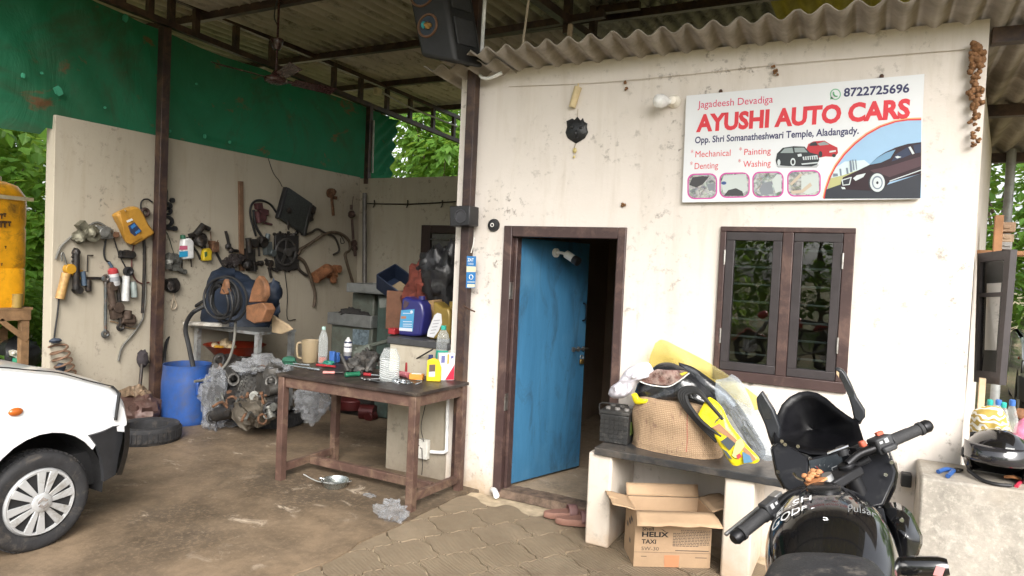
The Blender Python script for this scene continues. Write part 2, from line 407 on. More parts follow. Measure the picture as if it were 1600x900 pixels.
g = MB(); g.cyl(onX(584, 188, PX + .05), onX(582, 270, PX + .05), .012); tag(g.build('conduit', mt('grey_pipe', (.35, .34, .33), .5)), 'thin grey conduit strapped to the rear corner post', 'pipe')
g = MB(); q = [onX(598, 145, PX + .06), onX(640, 168, PX + .06), onX(715, 198, PX + .06)]; g.tube(q, .014, 8, 1)
tag(g.build('conduit', mt('grey_pipe', (.35, .34, .33), .5)), 'grey conduit running along the rear truss chord', 'pipe')
g = MB(); g.box(onX(590, 143, PX + .06), (.06, .10, .09)); tag(g.build('junction_box', mt('ivory_plastic', (.55, .47, .33), .5)), 'small ivory junction box clamped to the truss', 'box')

NETM, t, b = nodes('green_shade_net'); co = objco(t)
c = mixc(t, ramp(t, nz(t, co, .8, 6, .65, .5), .35, .72), (.014, .165, .082), (.020, .11, .05))
c = mixc(t, ramp(t, nz(t, co, 1.1, 6, .75, .6), .52, .74), c, (.045, .065, .03))
sx = t.nodes.new('ShaderNodeSeparateXYZ'); t.links.new(co, sx.inputs[0])
gr = ramp(t, sx.outputs['Z'], .55, .95); 
rk = t.nodes.new('ShaderNodeMath'); rk.operation = 'MULTIPLY'; t.links.new(ramp(t, nz(t, co, 2.4, 5, .7, .4, (1, 1, 1.6)), .60, .68), rk.inputs[0]); rk.inputs[1].default_value = .7
c = mixc(t, rk.outputs[0], c, (.2, .06, .025))
wv = t.nodes.new('ShaderNodeTexWave'); wv.inputs['Scale'].default_value = 60; wv.bands_direction = 'Y'; t.links.new(co, wv.inputs[0])
t.links.new(c, b.inputs['Base Color']); b.inputs['Roughness'].default_value = .7; bump(t, b, wv.outputs['Fac'], .25, .004); bump(t, b, nz(t, co, 2.2, 5, .6, 1.0, (1, 1, .45)), .5, .05)
out = t.nodes['Material Output']; tl = t.nodes.new('ShaderNodeBsdfTranslucent'); t.links.new(c, tl.inputs[0])
hs2 = t.nodes.new('ShaderNodeMixShader'); hs2.inputs[0].default_value = .38; t.links.new(b.outputs[0], hs2.inputs[1]); t.links.new(tl.outputs[0], hs2.inputs[2]); t.links.new(hs2.outputs[0], out.inputs[0])
XN = -6.345
def net(u, v):
    y = -3.4 + u * 7.1
    lo = onX(0, 197, XN).z - .02 + (y + 1.4) * .03
    if y > -1.0: lo = 2.66
    hi = b0.z + dirv.z / dirv.y * (y - b0.y) - .02
    hi -= .05 * math.exp(-((y - .75) / .45) ** 2)
    z = lo + (hi - lo) * v
    y2 = y + (.16 * v * u ** 8) - .0
    fold = .05 * mnoise.noise(Vector((y * 1.1 + z * .9, z * .35, 2))) + .022 * mnoise.noise(Vector((y * 3.5 + z * 2.6, z * .8, 7))) + .012 * abs(mnoise.noise(Vector((y * 6 - z * 4, z, 3))))
    pull = math.exp(-((y - 3.55) / .35) ** 2) * .03 * math.sin(30 * (z - y))
    return Vector((XN + max(-.09, (fold + pull) * (.35 if v < .2 else 1)) * 1.5 + .03 * v, y2, z))
g = MB(); g.grid(net, 150, 40)
tag(g.build('shade_net', NETM, sm=80), 'faded green shade net hung behind the posts above the tool wall', 'net')
# repair patches and holes in the net, seen against the light
NP = mt('pale_net_patch', (.05, .30, .18), .7)
for px, py, r in ((197, 28, 7), (92, 142, 8), (37, 118, 4), (266, 205, 3), (321, 213, 4), (66, 114, 2), (165, 168, 2), (497, 168, 2), (360, 222, 3), (308, 131, 2)):
    p = onX(px, py, XN + .06); m = MB(); s = r * .0042
    m.prism([p + Vector((0, math.cos(k * 1.05 + r) * s * (1 + .3 * math.sin(k * 2.1)), math.sin(k * 1.05 + r) * s * 1.3)) for k in range(6)], (-.02, 0, 0))
    o = m.build('net_patch', NP, bpy.data.objects['shade_net'], sm=0)

m, t, b = nodes('asbestos_sheet'); co = objco(t)
c = mixc(t, ramp(t, nz(t, co, 1.3, 6, .7, .3), .3, .7), (.60, .54, .44), (.42, .37, .29))
c = mixc(t, ramp(t, nz(t, co, 7, 6, .75, .3, (1, .35, 1)), .52, .7), c, (.10, .085, .05)); c = mixc(t, ramp(t, nz(t, co, 45, 4), .58, .72), c, (.42, .39, .33))
t.links.new(c, b.inputs['Base Color']); b.inputs['Roughness'].default_value = .9; bump(t, b, nz(t, co, 60, 5), .3, .005); ASB = m
m, t, b = nodes('moss_sheet'); co = objco(t)
c = mixc(t, ramp(t, nz(t, co, 1.6, 6, .7, .3), .35, .7), (.52, .50, .40), (.28, .29, .19)); c = mixc(t, ramp(t, nz(t, co, 9, 6, .75), .5, .72), c, (.05, .055, .03))
t.links.new(c, b.inputs['Base Color']); b.inputs['Roughness'].default_value = .9; bump(t, b, nz(t, co, 60, 5), .3, .005); MOSS = m
m, t, b = nodes('yellow_fibre_sheet'); co = objco(t)
c = mixc(t, ramp(t, nz(t, co, 3, 5, .7), .3, .7), (.45, .40, .10), (.26, .23, .05)); t.links.new(c, b.inputs['Base Color']); b.inputs['Roughness'].default_value = .6
tl = t.nodes.new('ShaderNodeBsdfTranslucent'); t.links.new(c, tl.inputs[0]); hs2 = t.nodes.new('ShaderNodeMixShader'); hs2.inputs[0].default_value = .3
t.links.new(b.outputs[0], hs2.inputs[1]); t.links.new(tl.outputs[0], hs2.inputs[2]); t.links.new(hs2.outputs[0], t.nodes['Material Output'].inputs[0]); FIB = m
PER = .147
def corr(name, mats, x0, x1, y0, y1, zfn, amp, parent=None, thick=.007, per=8, rows=2, mi=None, wob=0):
    n = int((x1 - x0) / PER * per); g = MB()
    for k in range(n):
        if mi: g.mi = mi(x0 + (x1 - x0) * (k + .5) / n)
        xa, xb = x0 + (x1 - x0) * k / n, x0 + (x1 - x0) * (k + 1) / n; base = len(g.v)
        for j in range(rows):
            y = y0 + (y1 - y0) * j / (rows - 1)
            for x in (xa, xb):
                sh = math.floor((x + 20) / 1.03) * wob; 
                g.v.append(Vector((x, y + (mnoise.noise(Vector((math.floor((x + 20) / 1.03), y0, 0))) * .05 * (1 if wob else 0)), zfn(x, y) + amp * math.cos(2 * math.pi * x / PER))))
            if j: o = base + 2 * (j - 1); g.f.append([o, o + 1, o + 3, o + 2]); g.m.append(g.mi)
    b = bmesh.new(); vs = [b.verts.new(p) for p in g.v]
    for f, mm in zip(g.f, g.m): q = b.faces.new([vs[i] for i in f]); q.material_index = mm; q.smooth = True
    bmesh.ops.remove_doubles(b, verts=b.verts, dist=1e-5)
    me = bpy.data.meshes.new(name); b.to_mesh(me); b.free()
    for q in mats: me.materials.append(q)
    o = bpy.data.objects.new(name, me); COL.objects.link(o)
    if parent: o.parent = parent; o.matrix_parent_inverse = TM[parent.name].inverted()
    md = o.modifiers.new('thickness', 'SOLIDIFY'); md.thickness = thick; return o
root = thing('shed_roof', 'high corrugated sheet roof on dark steel beams over the whole workshop', 'roof', (-2, 2, 4.15))
zr = lambda x, y: 4.16 + .022 * (y - 2)
ROOF_FRONT = -2.7  # front edge is out of view; overhang lengthened to darken the shed
mi = lambda x: 2 if -0.95 < x < 1.1 else (1 if x > -3.1 else 0)
for i, (ya, yb) in enumerate(((ROOF_FRONT, 2.1), (1.95, 5.2))):
    corr('roof_sheet', [ASB, MOSS, FIB], -8.2, 1.7, ya, yb, (lambda x, y, i=i: zr(x, y) + .012 * (i % 2)), .029, root, mi=mi, wob=.0)
for y in (-2.5, -1.1, .45, 2.0, 3.4, 5.0):
    g = MB(); g.bar((-7.9, y, zr(0, y) - .065), (1.6, y, zr(0, y) - .065), .06, .075); g.build('purlin', BROWN, root)
# truss over the room, seen above its small roof
root = thing('steel_truss', 'dark steel truss above the front eave with a short gusset beam', 'truss', (-2.2, 1, 3.8))
c0, c1 = onX(842, 0, -2.45), onX(935, 68, -2.45); dv = (c1 - c0).normalized()
g = MB(); g.bar(c0 - dv * 1.6, c1 + dv * 2.6, .07, .07); g.build('bottom_chord', BROWN, root)
for px, py in ((887, 35), (926, 60)):
    p = c0 + dv * ((ray(px, py).normalized() * 1).x * 0); q = onX(px, py, -2.45); g = MB(); g.bb((-2.48, q.y - .035, q.z - (.25 if px > 900 else .1)), (-2.42, q.y + .035, zr(0, q.y) - .03)); g.build('strut', BROWN, root)
q = onX(930, 17, -2.45); g = MB(); g.bar(q, onY(1000, 8, q.y), .06, .07); g.build('gusset_beam', BROWN, root)
q = onX(885, 32, -2.45); g = MB(); g.bar(onY(740, 55, q.y), onY(945, 22, q.y), .05, .06); g.build('cross_beam', BROWN, root)

# ------------------------------------------------------------------ the little front building
ASB2 = mt('weathered_sheet', (.31, .275, .235), .92, var=.3, scale=3, dirt=(.15, .125, .10), dirta=.45, bmp=.35)
FB = thing('workshop_room', 'cream plastered room with dark brown door frame under corrugated eave', 'building', (-1.1, 0, 0))
XL, XR, ZT, TH = -2.757, .468, 3.05, .15
dx0, dx1, dz0, dz1 = -2.337, -1.432, .03, 1.94
wx0, wx1, wz0, wz1 = -.833, -.094, 1.02, 1.955
YB = 3.0
xrb = .468 + .135 * YB
g = MB()
for a, c in (((XL, 0, -.05), (dx0, TH, ZT)), ((dx0, 0, dz1), (dx1, TH, ZT)), ((dx1, 0, -.05), (wx0, TH, ZT)), ((wx0, 0, -.05), (wx1, TH, wz0)), ((wx0, 0, wz1), (wx1, TH, ZT)), ((wx1, 0, -.05), (XR, TH, ZT))): g.bb(a, c)
b = bmesh.new(); vs = [b.verts.new(p) for p in g.v]
for f in g.f: b.faces.new([vs[i] for i in f])
bmesh.ops.remove_doubles(b, verts=b.verts, dist=1e-4)
seen = {}
for f in list(b.faces):
    k = tuple(sorted(v.index for v in f.verts)); 
b.verts.index_update()
for f in list(b.faces):
    k = tuple(sorted(v.index for v in f.verts)); seen.setdefault(k, []).append(f)
bmesh.ops.delete(b, geom=[f for fs in seen.values() if len(fs) > 1 for f in fs], context='FACES_ONLY')
me = bpy.data.meshes.new('front_wall'); b.to_mesh(me); b.free(); me.materials.append(P_FRONT)
o = bpy.data.objects.new('front_wall', me); COL.objects.link(o); o.parent = FB; o.matrix_parent_inverse = TM[FB.name].inverted(); o['label'] = 'cream plaster front wall with mud splashes at its foot'
g = MB(); g.bb((XL, TH + .001, -.05), (XL + .12, YB, 2.98)); g.build('side_wall', P_FRONT, FB)
g = MB(); g.prism([(XR - .003, TH + .001, -.05), (XR - .003 - .12, TH + .001, -.05), (xrb - .12, YB, -.05), (xrb, YB, -.05)], (0, 0, 2.9)); g.build('side_wall', P_FRONT, FB)
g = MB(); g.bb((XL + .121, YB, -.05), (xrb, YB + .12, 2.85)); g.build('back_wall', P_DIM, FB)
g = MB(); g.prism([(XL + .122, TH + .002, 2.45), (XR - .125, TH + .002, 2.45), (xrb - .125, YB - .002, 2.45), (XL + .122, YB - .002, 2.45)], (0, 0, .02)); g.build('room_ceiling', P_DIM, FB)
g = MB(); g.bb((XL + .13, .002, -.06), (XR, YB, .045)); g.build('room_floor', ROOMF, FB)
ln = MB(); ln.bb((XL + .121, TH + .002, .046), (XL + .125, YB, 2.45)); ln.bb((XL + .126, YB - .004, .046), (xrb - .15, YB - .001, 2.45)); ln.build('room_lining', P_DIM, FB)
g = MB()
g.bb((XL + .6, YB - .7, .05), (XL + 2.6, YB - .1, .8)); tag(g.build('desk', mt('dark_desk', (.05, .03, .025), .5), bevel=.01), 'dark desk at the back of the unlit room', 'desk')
# rough threshold
g = MB(); g.grid(lambda u, v: Vector((dx0 + .02 + u * (dx1 - dx0 - .04), -.035 + v * .16 + .012 * mnoise.noise(Vector((u * 14, 0, 1))), .05 + .006 * mnoise.noise(Vector((u * 20, v * 5, 0))) - (.05 if v < .05 else 0))), 40, 8)
g.build('threshold', mt('worn_sill', (.13, .09, .065), .9, var=.6, scale=16, bmp=.5), FB)
corr('roof_sheet', [ASB2], -2.79, 2.4, -.33, 3.4, (lambda x, y: 3.062 - .07 * (y)), .024, FB, wob=1)
corr('roof_sheet', [ASB2], -2.95, -2.3, -.22, 1.2, (lambda x, y: 3.035 - .07 * y), .022, FB)
for y in (.1, 1.5, 2.95):
    g = MB(); g.bb((.56 if y > .1 else .49, y - .035, 2.95 - .07 * y), (2.35, y + .035, 3.03 - .07 * y)); g.build('purlin', BROWN, FB)
# door frame, proud of the plaster
F = MB(); fy0, fy1 = -.022, .10
F.bb((dx0, fy0, dz0), (dx0 + .065, fy1, dz1)); F.bb((dx1 - .055, fy0, dz0), (dx1, fy1, dz1)); F.bb((dx0 + .066, fy0 + .003, dz1 - .075), (dx1 - .056, fy1, dz1))
F.bb((dx0 + .066, fy0 + .045, dz0), (dx0 + .09, fy1 - .003, dz1 - .076)); F.bb((dx1 - .075, fy0 + .045, dz0), (dx1 - .056, fy1 - .003, dz1 - .076))
F.build('door_frame', BROWNL, FB, bevel=.004)
BLUE, t, b = nodes('blue_door_paint'); co = objco(t)
c = mixc(t, ramp(t, nz(t, co, 2.5, 6, .7, .4, (4, 4, .6)), .3, .75), (.045, .165, .30), (.028, .115, .22))
c = mixc(t, ramp(t, nz(t, co, 12, 5, .75, .5, (1, 1, 3)), .66, .72), c, (.02, .05, .08)); c = mixc(t, ramp(t, nz(t, co, 1.2, 4), .5, .75), c, (.085, .22, .35)); c = mixc(t, ramp(t, nz(t, co, 5, 6, .75, .8, (1, 1, .35)), .50, .70), c, (.028, .075, .13))
t.links.new(c, b.inputs['Base Color']); b.inputs['Roughness'].default_value = .5; bump(t, b, nz(t, co, 25, 5, .6, .2, (3, 3, .4)), .2, .005)
hinge = Vector((-2.262, .055, 0)); fe = onZ(905, 728, .065); dl = Vector((fe.x, fe.y, 0)) - hinge; Wd = dl.length; du = dl.normalized(); dn = Vector((du.y, -du.x, 0))
DM = Matrix((du, -dn, Vector((0, 0, 1)))).transposed().to_4x4(); DM.translation = hinge + Vector((0, 0, .065))
TMdoor = DM
class Loc:
    pass
def dpt(u, v, w): return DM @ Vector((u, v, w))
g = MB(); g.prism([dpt(0, 0, 0), dpt(Wd, 0, 0), dpt(Wd, 0, 1.795), dpt(0, 0, 1.795)], DM.to_3x3() @ Vector((0, .038, 0)))
door = g.build('door', BLUE, FB, bevel=.003); door['label'] = 'scuffed blue door standing open into the dark room'
STEEL = mt('dull_steel', (.42, .41, .39), .38, .9, .25, 20, (.12, .07, .04), .4)
BRASS = mt('old_brass', (.38, .24, .09), .4, .9, .3, 20)
g = MB(); zL = onZ(905, 560, 0); zl = 1.0
for dz, x0, x1 in ((1.02, .62, .78), ):
    g.cyl(dpt(Wd - .17, -.012, dz - .065), dpt(Wd + .02, -.012, dz - .065), .007, n=10)
    for u in (.15, .09, .03): g.box(dpt(Wd - u, -.008, dz - .065), (.02, .02, .035), DM.to_3x3())
g.build('bolt', STEEL, door)
g = MB(); g.torus(dpt(Wd - .055, -.018, .89), dn, .018, .0035, 14, 6); g.build('padlock_shackle', STEEL, door)
g = MB(); g.box(dpt(Wd - .055, -.02, .855), (.042, .018, .04), DM.to_3x3()); g.build('padlock', BRASS, door, bevel=.004)
g = MB(); g.tube([dpt(Wd - .05, -.004, 1.18), dpt(Wd - .05, -.035, 1.2), dpt(Wd - .05, -.035, 1.30), dpt(Wd - .05, -.004, 1.32)], .006); g.build('handle', mt('black_metal', (.02, .02, .022), .4, .6), door)
for z in (.62, 1.42):
    g = MB(); g.bb((dx0 + .064, -.02, z), (dx0 + .073, .06, z + .12)); g.build('hinge', STEEL, FB)
# window in the front wall
W = MB()
fb = .062
W.bb((wx0, fy0, wz0), (wx1, fy1, wz0 + fb)); W.bb((wx0, fy0, wz1 - .03), (wx1, fy1, wz1)); W.bb((wx0, fy0 + .001, wz0 + fb), (wx0 + .035, fy1, wz1 - .03)); W.bb((wx1 - .06, fy0 + .001, wz0 + fb), (wx1, fy1, wz1 - .03))
wm = onY(1226, 470, -.02).x; W.bb((wm - .03, fy0 + .001, wz0 + fb), (wm + .03, fy1, wz1 - .03))
win = W.build('window', BROWNL, FB, bevel=.004)
DARKW = mt('charcoal_shutter_paint', (.038, .032, .034), .42, var=.2)
m, t, b = nodes('window_glass'); t.nodes.remove(b); tr = t.nodes.new('ShaderNodeBsdfTransparent'); tr.inputs[0].default_value = (.62, .66, .65, 1)
gl = t.nodes.new('ShaderNodeBsdfGlossy'); gl.inputs['Roughness'].default_value = .015; gl.inputs[0].default_value = (1, 1, 1, 1)
fr = t.nodes.new('ShaderNodeFresnel'); fr.inputs[0].default_value = 1.75; bpn = t.nodes.new('ShaderNodeBump'); bpn.inputs['Strength'].default_value = .06; bpn.inputs['Distance'].default_value = .01
t.links.new(nz(t, objco(t), 5, 2), bpn.inputs['Height']); t.links.new(bpn.outputs[0], gl.inputs['Normal'])
mx = t.nodes.new('ShaderNodeMixShader'); t.links.new(fr.outputs[0], mx.inputs[0]); t.links.new(tr.outputs[0], mx.inputs[1]); t.links.new(gl.outputs[0], mx.inputs[2]); t.links.new(mx.outputs[0], t.nodes['Material Output'].inputs[0]); WGLASS = m
for x0, x1, hs_ in ((wx0 + .037, wm - .032, 0), (wm + .032, wx1 - .062, 1)):
    z0, z1 = wz0 + fb + .002, wz1 - .032; s = .05; g = MB(); y0, y1 = fy0 + .004, fy0 + .045
    g.bb((x0, y0, z0), (x1, y1, z0 + s)); g.bb((x0, y0, z1 - s), (x1, y1, z1)); g.bb((x0, y0 + .001, z0 + s), (x0 + s, y1, z1 - s)); g.bb((x1 - s, y0 + .001, z0 + s), (x1, y1, z1 - s))
    cs = g.build('casement', DARKW, win, bevel=.003)
    g = MB(); g.bb((x0 + s, y0 + .022, z0 + s), (x1 - s, y0 + .026, z1 - s)); g.build('pane', WGLASS, win, sm=0)
    g = MB()
    for k in range(7): zz = z0 + .1 + k * (z1 - z0 - .2) / 6; g.cyl((x0 - .01, 0.06, zz), (x1 + .01, 0.06, zz), .007, n=8)
    g.build('grille_bars', mt('grey_bar', (.6, .6, .58), .5), win)
    for z in (z0 + .16, z1 - .2):
        g = MB(); xx = x0 - .004 if hs_ == 0 else x1 + .004; g.cyl((xx, y0 - .004, z), (xx, y0 - .004, z + .09), .006, n=8); g.build('hinge', STEEL, win)
square_post(-2.628, -.045, 0, 4.1, .07, 'brown steel post against the front wall left of the door')
# open side window leaf and the pipe at the corner
sw = thing('window_leaf', 'dark framed glazed window leaf swung open from the side wall', 'window', (.6, .5, 1.1))
a0, a1 = onY(1537, 396, .86), onY(1531, 597, .86)
b_t, b_b = onY(1590, 390, .56), onY(1572, 602, .56)
q = [a1, b_b, b_t, a0]
nrm = (q[1] - q[0]).cross(q[3] - q[0]).normalized()
def onq(u, v): return q[0] * (1 - u) * (1 - v) + q[1] * u * (1 - v) + q[2] * u * v + q[3] * (1 - u) * v
fr = MB()
for u0, u1, v0, v1 in ((0, 1, 0, .09), (0, 1, .93, 1), (0, .1, .09, .93), (.83, 1, .09, .93), (.1, .83, .66, .69)):
    fr.prism([onq(u0, v0), onq(u1, v0), onq(u1, v1), onq(u0, v1)], nrm * .035)
fr.build('casement', DARKW, sw)
g = MB(); g.prism([onq(.1, .09) + nrm * .015, onq(.83, .09) + nrm * .015, onq(.83, .93) + nrm * .015, onq(.1, .93) + nrm * .015], nrm * .004); g.build('pane', WGLASS, sw, sm=0)
# ------------------------------------------------------------------ signboard
def ink(name, col, rough=.35):
    return mt(name, col, rough, var=.05, scale=4)
sign = thing('signboard', 'large white garage signboard with red lettering and a printed car picture', 'sign', onY(1255, 215, -.03))
SY = -.034
def sp(px, py, lay=0): return onY(px, py, SY - .0007 * lay)
g = MB(); cs = [sp(1072.5, 149.5), sp(1444.5, 115.5), sp(1436, 310.7), sp(1065.7, 316.2)]
g.prism(cs, (0, .026, 0)); g.build('board', mt('sign_vinyl', (.68, .70, .73), .35, var=.03, scale=2), sign)
RED = ink('sign_red', (.62, .035, .05)); NAVY = ink('sign_navy', (.035, .035, .11)); PINK = ink('sign_pink', (.62, .06, .14))
def line(name, body, l, r, cap, mtl, lay=1, bold=0.0):
    m = MB(); a, c = sp(*l, lay), sp(*r, lay); x = c - a
    h = (sp(l[0], l[1] - cap, lay) - a).length
    lettering(m, body, a, x, Vector((0, 0, 1)), x.length, h, bold); o = m.build(name, mtl, sign, sm=0); return o
line('owner_name_lettering', 'Jagadeesh Devadiga', (1090, 168.8), (1207.5, 160.2), 11.2, PINK, bold=.004)
line('shop_name_lettering', 'AYUSHI AUTO CARS', (1087.5, 205.2), (1421.5, 183.2), 25.5, RED, bold=.045)
line('address_lettering', 'Opp. Shri Somanatheshwari Temple, Aladangady.', (1085.7, 223.9), (1341.7, 208.9), 10.4, NAVY, bold=.022)
for tx, l, r in (('Mechanical', (1086.4, 245.8), (1141.2, 243.3)), ('Denting', (1085.2, 264.3), (1121.8, 262.8)), ('Painting', (1162.7, 242.3), (1204.2, 240.2)), ('Washing', (1161, 261.4), (1204, 259.4))):
    line('service_lettering', tx, l, r, 10.0, RED)
for px, py in ((1081, 243), (1080, 261.5), (1156.8, 239), (1155.2, 257.5)): line('service_lettering', '*', (px - 2, py), (px + 2, py - .2), 9, RED)
line('phone_number_lettering', '8722725696', (1318.1, 150.9), (1420.6, 144), 13.2, NAVY, bold=.03)
def poly(m, pts, lay, ox=0, oy=0, k=1.0): m.flat([sp(ox + x / k, oy + y / k, lay) for x, y in pts]); return m
def ell(cx, cy, rx, ry, n=26, rot=0): return [(cx + rx * math.cos(2 * math.pi * i / n), cy + ry * math.sin(2 * math.pi * i / n)) for i in range(n)]
m = MB(); poly(m, ell(1305.3, 147.3, 8.6, 8.8), 1); poly(m, [(1296.8, 155.5), (1298.5, 148), (1304, 154)], 1); poly(m.mat(1), ell(1305.3, 147.3, 6.9, 7.1), 2)
m.mat(0); m.tube([sp(1302.3, 143.6, 3), sp(1302.6, 147, 3), sp(1305.2, 150, 3), sp(1308.8, 150.6, 3)], .0042, 6); m.build('phone_emblem', [ink('emblem_green', (.16, .42, .24)), mt('sign_vinyl', (.68, .70, .73))], sign, sm=0)
K = 4.285
arc = [(160, 860), (175, 795), (200, 722), (240, 643), (300, 561), (370, 491), (450, 428), (540, 378), (640, 344), (720, 332), (812, 329)]
ax = lambda o: [(x - o * .72, y - o * .72) if i < 9 else (x, y - o) for i, (x, y) in enumerate(arc)]
m = MB()
m.mat(0); A, B = ax(14), ax(5)
for i in range(10): poly(m, [A[i], A[i + 1], B[i + 1], B[i]], 1, 1250, 110, K)
m.mat(1); A, B = ax(6), ax(-4)
for i in range(10): poly(m, [A[i], A[i + 1], B[i + 1], B[i]], 2, 1250, 110, K)
m.build('arc_stripe', [ink('sign_orange', (.75, .42, .2)), RED], sign, sm=0)
pc = MB(); mats = [ink('print_sky', (.30, .47, .66)), ink('print_field', (.42, .42, .20)), ink('print_road', (.035, .038, .05)), ink('print_maroon', (.030, .016, .022)), ink('print_glass', (.16, .30, .45)), ink('print_silver', (.55, .6, .62)), ink('print_towers', (.16, .2, .26)), ink('print_haze', (.55, .65, .68)), ink('print_side', (.075, .04, .05)), ink('print_darkglass', (.03, .04, .08))]
def pp(mi, pts, lay): pc.mi = mi; poly(pc, pts, lay, 1250, 110, K)
inner = ax(-3)
for i in range(10): pp(0, [inner[i], inner[i + 1], (812, 700), (300, 760)] if False else [inner[i], inner[i + 1], (inner[i + 1][0], 856), (inner[i][0], 856)], 1)
pp(7, [(200, 722), (240, 650), (300, 610), (430, 600), (480, 640), (300, 720)], 2)
pp(1, [(182, 796), (205, 722), (285, 703), (430, 655), (480, 680), (300, 760)], 3)
for q in ([(222, 690), (252, 690), (255, 708), (222, 712)], [(263, 658), (276, 658), (280, 705), (268, 705)], [(307, 652), (320, 652), (326, 692), (313, 694)], [(330, 606), (343, 600), (352, 678), (336, 682)], [(349, 597), (357, 597), (366, 668), (357, 670)], [(368, 597), (376, 597), (383, 664), (377, 666)]): pp(6, q, 4)
pp(2, [(165, 858), (176, 797), (275, 762), (480, 800), (812, 690), (805, 856)], 4)
pp(3, [(275, 748), (288, 716), (345, 690), (400, 664), (465, 632), (520, 580), (572, 547), (640, 516), (720, 492), (812, 480), (811, 690), (600, 747), (560, 792), (470, 805), (300, 797), (272, 772)], 5)
pp(8, [(470, 668), (600, 640), (811, 575), (811, 640), (600, 715), (560, 700), (500, 690)], 6)
pp(4, [(466, 632), (520, 583), (575, 552), (640, 530), (605, 588), (540, 618)], 6); pp(9, [(612, 610), (640, 562), (722, 512), (744, 562), (690, 585)], 7); pp(9, [(757, 502), (812, 489), (812, 548), (772, 556)], 7)
pp(5, [(726, 514), (740, 509), (767, 556), (752, 562)], 8); pp(5, [(600, 738), (811, 664), (811, 670), (600, 745)], 8); pp(5, [(636, 578), (655, 572), (680, 580), (650, 590)], 8)
pp(5, [(355, 722), (380, 702), (440, 688), (424, 714), (372, 740)], 7); pp(5, [(278, 732), (347, 712), (333, 766), (285, 772)], 7); pp(2, [(286, 737), (338, 720), (328, 760), (291, 765)], 8)
pp(2, ell(516, 752, 58, 70), 7); pp(5, ell(518, 751, 50, 62), 8); pp(6, ell(518, 751, 36, 45), 9); pp(5, ell(518, 752, 28, 36), 10); pp(2, ell(518, 752, 8, 10), 11); pp(5, [(275, 780), (300, 782), (305, 795), (282, 795)], 7)
pc.build('sedan_picture', mats, sign, sm=0)
sv = MB(); mats = [ink('print_black', (.03, .035, .04)), ink('print_grey', (.25, .3, .3)), ink('print_silver', (.55, .6, .62)), ink('print_red', (.42, .03, .04)), ink('print_shadow', (.4, .42, .44))]
def pz(mi, pts, lay): sv.mi = mi; poly(sv, pts, lay)
pz(3, [(1260, 233), (1263, 225), (1271, 221), (1288, 219.6), (1297, 225), (1308.5, 230.5), (1309.5, 239), (1304, 245), (1290, 244.5), (1279, 246.5), (1264, 241)], 1)
pz(1, [(1277, 224.5), (1288, 221), (1296, 225.8), (1281, 227.5)], 2); pz(0, [(1264, 228), (1267, 223), (1275, 221.5), (1278, 227.5)], 2); pz(0, ell(1282, 241, 3, 5), 2); pz(0, ell(1303, 243, 3, 2.6), 2); pz(2, [(1296, 236), (1306, 234.5), (1306, 237), (1296, 238.5)], 2)
pz(4, [(1213, 259), (1280, 257), (1276, 262), (1216, 262)], 1)
pz(0, [(1212, 251), (1214, 240), (1223, 231), (1240, 228.4), (1257, 229), (1265, 238), (1278.5, 241.5), (1280, 250), (1277, 257), (1268, 260), (1232, 259.5), (1214, 258)], 3)
pz(1, [(1219, 239), (1226, 232), (1238, 230.6), (1240, 239)], 4); pz(1, [(1242, 238), (1241, 231), (1256, 230.6), (1262, 238)], 4)
pz(2, ell(1239, 253, 4, 6), 4); pz(0, ell(1239, 253, 2.2, 3.6), 5); pz(2, ell(1217, 254, 2.4, 5), 4); pz(2, [(1254, 245), (1277, 242.5), (1278, 249), (1255, 250)], 4)
for k in range(6): pz(0, [(1256.5 + k * 3.5, 244.6), (1258 + k * 3.5, 244.4), (1258.5 + k * 3.5, 249.6), (1257 + k * 3.5, 249.6)], 5)
pz(2, [(1246, 241), (1252, 240), (1253, 244), (1247, 245)], 4); pz(2, [(1252, 255.5), (1278, 253), (1278, 255), (1253, 257.5)], 4); sv.build('small_car_pictures', mats, sign, sm=0)
m, t, b = nodes('snapshot_print'); co = objco(t)
v = t.nodes.new('ShaderNodeTexVoronoi'); v.inputs['Scale'].default_value = 55; t.links.new(co, v.inputs['Vector'])
c = mixc(t, ramp(t, nz(t, co, 22, 5, .7, 1.0), .38, .66), (.03, .035, .04), (.55, .58, .56)); hsn = t.nodes.new('ShaderNodeHueSaturation'); hsn.inputs['Saturation'].default_value = .35; hsn.inputs['Value'].default_value = .7; t.links.new(v.outputs['Color'], hsn.inputs['Color']); c = mixc(t, .25, c, hsn.outputs[0]); c = mixc(t, ramp(t, nz(t, co, 9, 2), .6, .7), c, (.45, .42, .36)); t.links.new(c, b.inputs['Base Color']); b.inputs['Roughness'].default_value = .35; SNAP = m
def rr(x0, y0, x1, y1, r, sl=0):
    out = []
    for cx, cy, a0 in ((x1 - r, y0 + r, -90), (x1 - r, y1 - r, 0), (x0 + r, y1 - r, 90), (x0 + r, y0 + r, 180)):
        for k in range(6):
            a = R(a0 + 18 * k); out.append((cx + r * math.cos(a), cy + r * math.sin(a) - (cx - x0) * sl))
    return out
